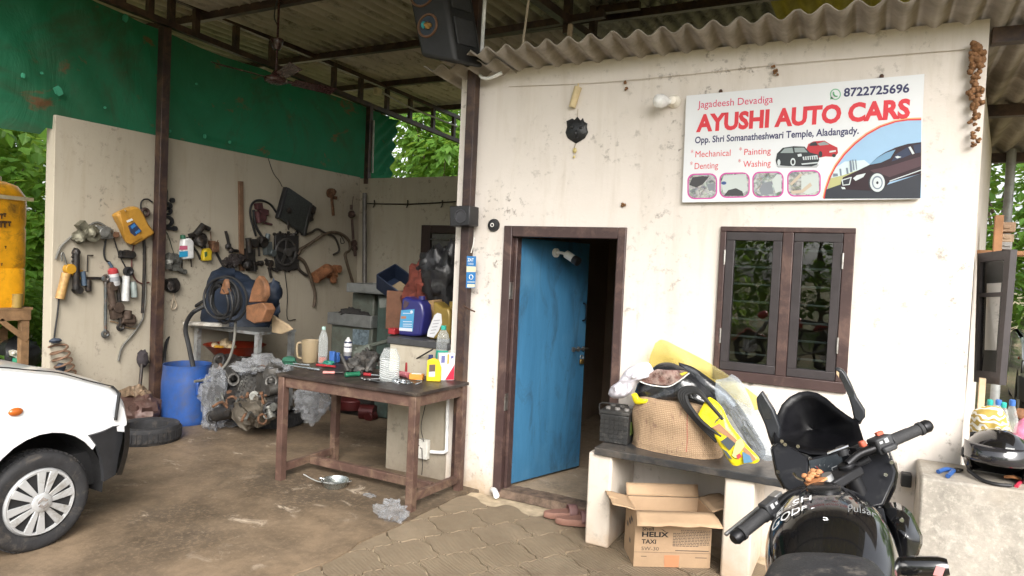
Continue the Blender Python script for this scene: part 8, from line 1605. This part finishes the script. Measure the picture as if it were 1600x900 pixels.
jc = thing('water_can', 'big translucent orange water can with dark moulded marks', 'can', (XS - .25, y1 - .5, zt2)); OJ = mt('orange_can_plastic', (.78, .36, .012), .4, var=.12, coat=.2, dirt=(.2, .1, .02), dirta=.25)
ytop, yr = onX(20, 283, XS).z, onX(33, 400, XS).y; prof = [(-.30, 0), (-.31, .04), (-.31, .30), (-.30, .31), (-.31, .33), (-.31, .62), (-.30, .64), (-.31, .67), (-.31, .88), (-.24, .97), (-.14, 1.0)]
hh = ytop - zt2; cx_, cy_ = XS - .30, yr - .18
def canf(u, v):
    a = 2 * math.pi * u; i = round(v * (len(prof) - 1)); r_, z = prof[i]; r_ = -r_; ex_ = .5; ca, sa = math.cos(a), math.sin(a)
    return Vector((cx_ + r_ * .9 * abs(ca) ** ex_ * (1 if ca > 0 else -1), cy_ + r_ * .95 * abs(sa) ** ex_ * (1 if sa > 0 else -1), zt2 + .002 + z * hh))
g = MB(); g.grid(canf, 40, len(prof), True); g.flat([canf(i / 40, 1) for i in range(40)]); g.build('body', OJ, jc, sm=40)
g = MB(); g.lathe((cx_, cy_, zt2 + hh), (0, 0, 1), [(.11, 0), (.12, .01), (.12, .05), (.1, .06), (0, .06)], 24); g.build('lid', mt('pale_lid', (.6, .5, .34), .4), jc); g = MB(); g.prism([(cx_ + .283, cy_ - .3, zt2 + hh * .855), (cx_ + .283, cy_ + .295, zt2 + hh * .855), (cx_ + .283, cy_ + .295, zt2 + hh * .885), (cx_ + .283, cy_ - .3, zt2 + hh * .885)], (.004, 0, 0)); g.build('pale_band', mt('pale_lid', (.6, .5, .34)), jc)
g = MB()
for k, (px, py, s) in enumerate(((4, 335, 4), (9, 334, 3), (3, 347, 5), (9, 347, 5), (16, 347, 4), (10, 385, 2), (4, 412, 2))):
    p = onX(px, py, XS - .0); p.x = cx_ + .2845; g.box(p, (.004, s * .008, s * .005)); g.box(p + Vector((0, 0, -s * .005)), (.0045, s * .003, s * .012))
g.build('worn_marks', mt('dark_marks', (.10, .05, .02), .8), jc)
for px, mtl, lb, r_, h_ in ((23, mt('white_tin', (.5, .5, .48), .5), 'small white tin on the stand beside the orange can', .03, .09), (38, mt('ochre_tin', (.30, .2, .05), .5), 'ochre round tin at the end of the stand', .05, .14)):
    p = onX(px, 478, XS - .03); g = MB(); g.lathe((p.x, p.y - (.07 if px > 30 else 0), zt2 + .001), (0, 0, 1), [(0, 0), (r_, 0), (r_, h_ - .01), (r_ * 1.05, h_ - .01), (r_ * 1.05, h_), (0, h_)], 18); tag(g.build('tin', mtl), lb, 'tin')
bs_ = thing('black_sack', 'black sack with a pale patch and green nozzle left of the wall end', 'sack', onX(28, 575, -7.9)); c = onX(28, 556, -8.1); m = MB(); m.ball(c, (.17, .20, .22), 20, 14, .35, 8, seed=44); m.build('body', mt('black_poly', (.02, .02, .022)), bs_, sm=60)
g = MB(); c = onX(30, 554, -7.86); g.prism([onX(x, y, -7.86) for x, y in ((17, 549), (24, 547), (43, 555), (43, 562), (30, 561), (19, 556))], (-.05, 0, 0)); g.ball(onX(21, 552, -7.84), .018, 8, 6); g.build('pale_patch', mt('pale_patch', (.6, .58, .5), .6), bs_); g = MB(); g.cyl(onX(26, 560, -7.84), onX(22, 575, -7.84), .035, .03, 12); g.build('green_nozzle', mt('green_nozzle', (.02, .22, .12), .4), bs_)
# ------------------------------------------------------------------ trees, bushes and ground cover
def leafmat(name, a, b2, tr=.5):
    if name in _mc: return _mc[name]
    m, t, b = nodes(name); gi = t.nodes.new('ShaderNodeNewGeometry').outputs['Random Per Island']
    c = mixc(t, gi, a, b2); c = mixc(t, ramp(t, nz(t, objco(t), .8, 3), .35, .7), c, tuple(k * .7 for k in b2))
    t.links.new(c, b.inputs['Base Color']); b.inputs['Roughness'].default_value = .45; b.inputs['Specular IOR Level'].default_value = .4
    tl = t.nodes.new('ShaderNodeBsdfTranslucent'); t.links.new(mixc(t, .6, c, (.42, .60, .08)), tl.inputs[0]); mx = t.nodes.new('ShaderNodeMixShader'); mx.inputs[0].default_value = tr
    t.links.new(b.outputs[0], mx.inputs[1]); t.links.new(tl.outputs[0], mx.inputs[2]); t.links.new(mx.outputs[0], t.nodes['Material Output'].inputs[0]); _mc[name] = m; return m
LF = [leafmat('bright_leaf', (.20, .36, .06), (.11, .25, .045)), leafmat('mid_leaf', (.13, .26, .045), (.07, .17, .035)), leafmat('deep_leaf', (.07, .165, .04), (.04, .105, .028)), leafmat('blue_leaf', (.16, .30, .14), (.09, .2, .08))]
BARK = mt('bark', (.13, .10, .07), .9, var=.4, scale=10, bmp=.5)
def leaves(m, c, rad, n, L, rng, droop=.3, wd=.34):
    for _ in range(n):
        while True:
            q = Vector((rng.uniform(-1, 1), rng.uniform(-1, 1), rng.uniform(-1, 1)))
            if .25 < q.length < 1: break
        p = Vector((c[0] + q.x * rad[0], c[1] + q.y * rad[1], c[2] + q.z * rad[2]))
        if p.z < .02: continue
        d = Vector((q.x + rng.uniform(-.8, .8), q.y + rng.uniform(-.8, .8), rng.uniform(-.5, .4) - droop * .7)).normalized(); s = d.cross(Vector((rng.uniform(-.3, .3), rng.uniform(-.3, .3), 1))).normalized(); nn = s.cross(d)
        l = L * rng.uniform(.6, 1.25); w = l * wd
        o = len(m.v); m.v += [p, p + d * l * .45 + s * w + nn * .12 * w, p + d * l - nn * .12 * l, p + d * l * .45 - s * w + nn * .12 * w, p + d * l * .5 - nn * .05 * l]
        m.f += [[o, o + 1, o + 4], [o + 1, o + 2, o + 4], [o + 2, o + 3, o + 4], [o + 3, o, o + 4]]; m.m += [0] * 4
def tree(label, x, y, h, r, n, L, lf, seed, z0=.0, low=.35, kind='tree', droop=.3, group=None, wd=.34, thick=.09):
    rng = random.Random(seed); root = thing('tree' if kind == 'tree' else 'bush', label, kind, (x, y, z0), group=group)
    t_ = MB(); top = Vector((x + rng.uniform(-.3, .3), y + rng.uniform(-.3, .3), z0 + h * .8)); b0_ = Vector((x, y, z0 - .05))
    nb = 9 if kind == 'tree' else 7; blobs = []
    t_.tube([b0_, b0_.lerp(top, .4) + Vector((rng.uniform(-.15, .15), rng.uniform(-.15, .15), 0)), top], lambda f: thick * (1 - .75 * f) * (h / 5), 9)
    for k in range(nb):
        a = k * 2.4 + rng.uniform(-.4, .4); f = low + (1 - low) * (k + .5) / nb; rr_ = r * math.sin(math.pi * min(.95, .22 + .68 * (f - low) / (1 - low))) * rng.uniform(.55, 1)
        c = Vector((x + rr_ * math.cos(a) * .75, y + rr_ * math.sin(a) * .75, z0 + h * f)); s = b0_.lerp(top, max(.15, f - .22))
        t_.tube([s, s.lerp(c, .55) + Vector((0, 0, -.05 * h * .3)), c], lambda q: thick * .42 * (1 - .8 * q) * (h / 5), 6); blobs.append((c, r * rng.uniform(.4, .62)))
    t_.build('trunk', BARK, root)
    m = MB(); per = n // (nb + 1)
    for c, q in blobs: leaves(m, c, (q, q, q * .75), per, L, rng, droop, wd)
    leaves(m, (x, y, z0 + h * .6), (r * .7, r * .7, h * .35), per, L, rng, droop, wd)
    m.build('crown', lf, root, sm=0); return root
# left of the tool wall and behind it
tree('tall bright-leaved tree just left of the tool wall end', -10.6, .2, 4.6, 1.5, 4200, .22, LF[0], 1, low=.3)
tree('leafy bush low between the orange can and the wall end', -9.4, .9, 2.3, 1.0, 3000, .15, LF[0], 2, kind='bush', low=.1)
tree('light green bush at ground level left of the shed wall', -8.6, -.1, 1.1, .7, 2600, .12, LF[0], 3, kind='bush', low=.05)
tree('bright tree behind the orange can stand', -12.8, -1.6, 4.4, 1.8, 3400, .22, LF[0], 4, low=.1)
tree('leafy tree far left beyond the stand', -13.5, 1.8, 5.2, 2.0, 4200, .26, LF[0], 5, low=.1)
tree('leafy yellow-green tree over the rear wall gap', -8.2, 7.6, 5.0, 1.4, 4200, .24, LF[0], 6, low=.35, droop=.5, wd=.28)
tree('green tree deeper behind the rear wall gap', -9.6, 12.2, 6.6, 2.6, 5200, .28, LF[1], 7, low=.25)
tree('pale green tree right in the rear wall gap', -6.4, 8.6, 5.4, 1.4, 3600, .26, LF[3], 8, low=.4, droop=.5, wd=.3)
# right of the building
def papaya(label, x, y, h, seed, n=13, lf=LF[3], group=None):
    rng = random.Random(seed); root = thing('papaya_plant', label, 'plant', (x, y, 0), group=group); s = MB(); s.tube([(x, y, -.05), (x + .05, y, h * .5), (x, y, h)], lambda f: .035 * (1 - .4 * f), 8); m = MB()
    for k in range(n):
        a = k * 2.4; f = .55 + .45 * k / n; b0_ = Vector((x, y, h * f)); e = b0_ + Vector((math.cos(a) * rng.uniform(.45, .75), math.sin(a) * rng.uniform(.45, .75), rng.uniform(-.05, .35))); s.tube([b0_, b0_.lerp(e, .5) + Vector((0, 0, .08)), e], .007, 5)
        nn = Vector((math.cos(a) * .5, math.sin(a) * .5, .9)).normalized(); u = nn.orthogonal().normalized(); v = nn.cross(u); sz = rng.uniform(.22, .36); o = len(m.v); ring = []
        for i in range(22): q = 2 * math.pi * i / 22; rr_ = sz * (1 if i % 3 == 0 else .42 if i % 3 == 1 else .6) * (.75 + .25 * abs(math.cos(q))); ring.append(e + u * math.cos(q) * rr_ + v * math.sin(q) * rr_ - nn * (.25 * rr_))
        m.v += [e] + ring; m.f += [[o, o + 1 + i, o + 1 + (i + 1) % 22] for i in range(22)]; m.m += [0] * 22
    s.build('stem', mt('green_stem', (.12, .15, .06), .6), root); m.build('leaves', lf, root, sm=0); return root
papaya('pale broad-leaved plant just outside the side lean-to', 3.6, 7.2, 2.7, 11)
papaya('shorter broad-leaved plant low behind the window leaf', 3.0, 8.4, 1.9, 12, 11, LF[0])
papaya('tall broad-leaved plant furthest right behind the lean-to', 4.9, 8.0, 3.1, 13)
tree('dense green tree behind the broad-leaved plants', 4.6, 12.0, 5.0, 2.2, 5200, .22, LF[0], 14, low=.08)
tree('green tree far behind the lean-to', 2.2, 14.0, 6.0, 2.4, 4200, .26, LF[1], 15, low=.08)
tree('bright bush at the foot of the broad-leaved plants', 3.9, 9.2, 1.4, .9, 3000, .15, LF[0], 16, kind='bush', low=.05)
tree('green tree to the right of the side lean-to', 7.6, 9.4, 5.2, 2.2, 4200, .26, LF[1], 17, low=.1)
# across the yard, behind the photographer: seen in the panes and the tank
for i, (x, y, h, r, k, lb) in enumerate(((-9.5, -17.5, 6.5, 2.6, 1, 'leafy yard tree leftmost in the reflection'), (-5.0, -19.0, 7.0, 2.8, 0, 'bright yard tree reflected in the left pane'), (-1.2, -18.0, 6.0, 2.6, 1, 'green yard tree reflected between the two panes'), (2.6, -19.0, 7.2, 2.8, 1, 'mid green yard tree reflected in the right pane'), (6.6, -17.0, 6.0, 2.6, 0, 'bright yard tree at the right end of the reflection'))):
    tree(lb, x, y, h, r, 5200, .26, LF[k], 30 + i, low=.06)
m = MB(); rng = random.Random(5)
for _ in range(9000):
    s = rng.random()
    if s < .45: x, y = rng.uniform(-13, -7.2), rng.uniform(-3, 6)
    elif s < .75: x, y = rng.uniform(2.8, 9), rng.uniform(4.5, 13)
    else: x, y = rng.uniform(-9, 6), rng.uniform(-17, -12.5)
    a = rng.uniform(0, 6.28); h = rng.uniform(.06, .22); d = Vector((math.cos(a), math.sin(a), 0)); z = -.03 + gh(x, y); o = len(m.v)
    m.v += [Vector((x, y, z)) - d * .012, Vector((x, y, z)) + d * .012, Vector((x, y, z + h)) + Vector((d.y, -d.x, 0)) * h * .5]; m.f.append([o, o + 1, o + 2]); m.m.append(0)
o = m.build('grass', leafmat('grass_blade', (.09, .19, .03), (.05, .12, .02), .3), sm=0); o['kind'] = 'stuff'
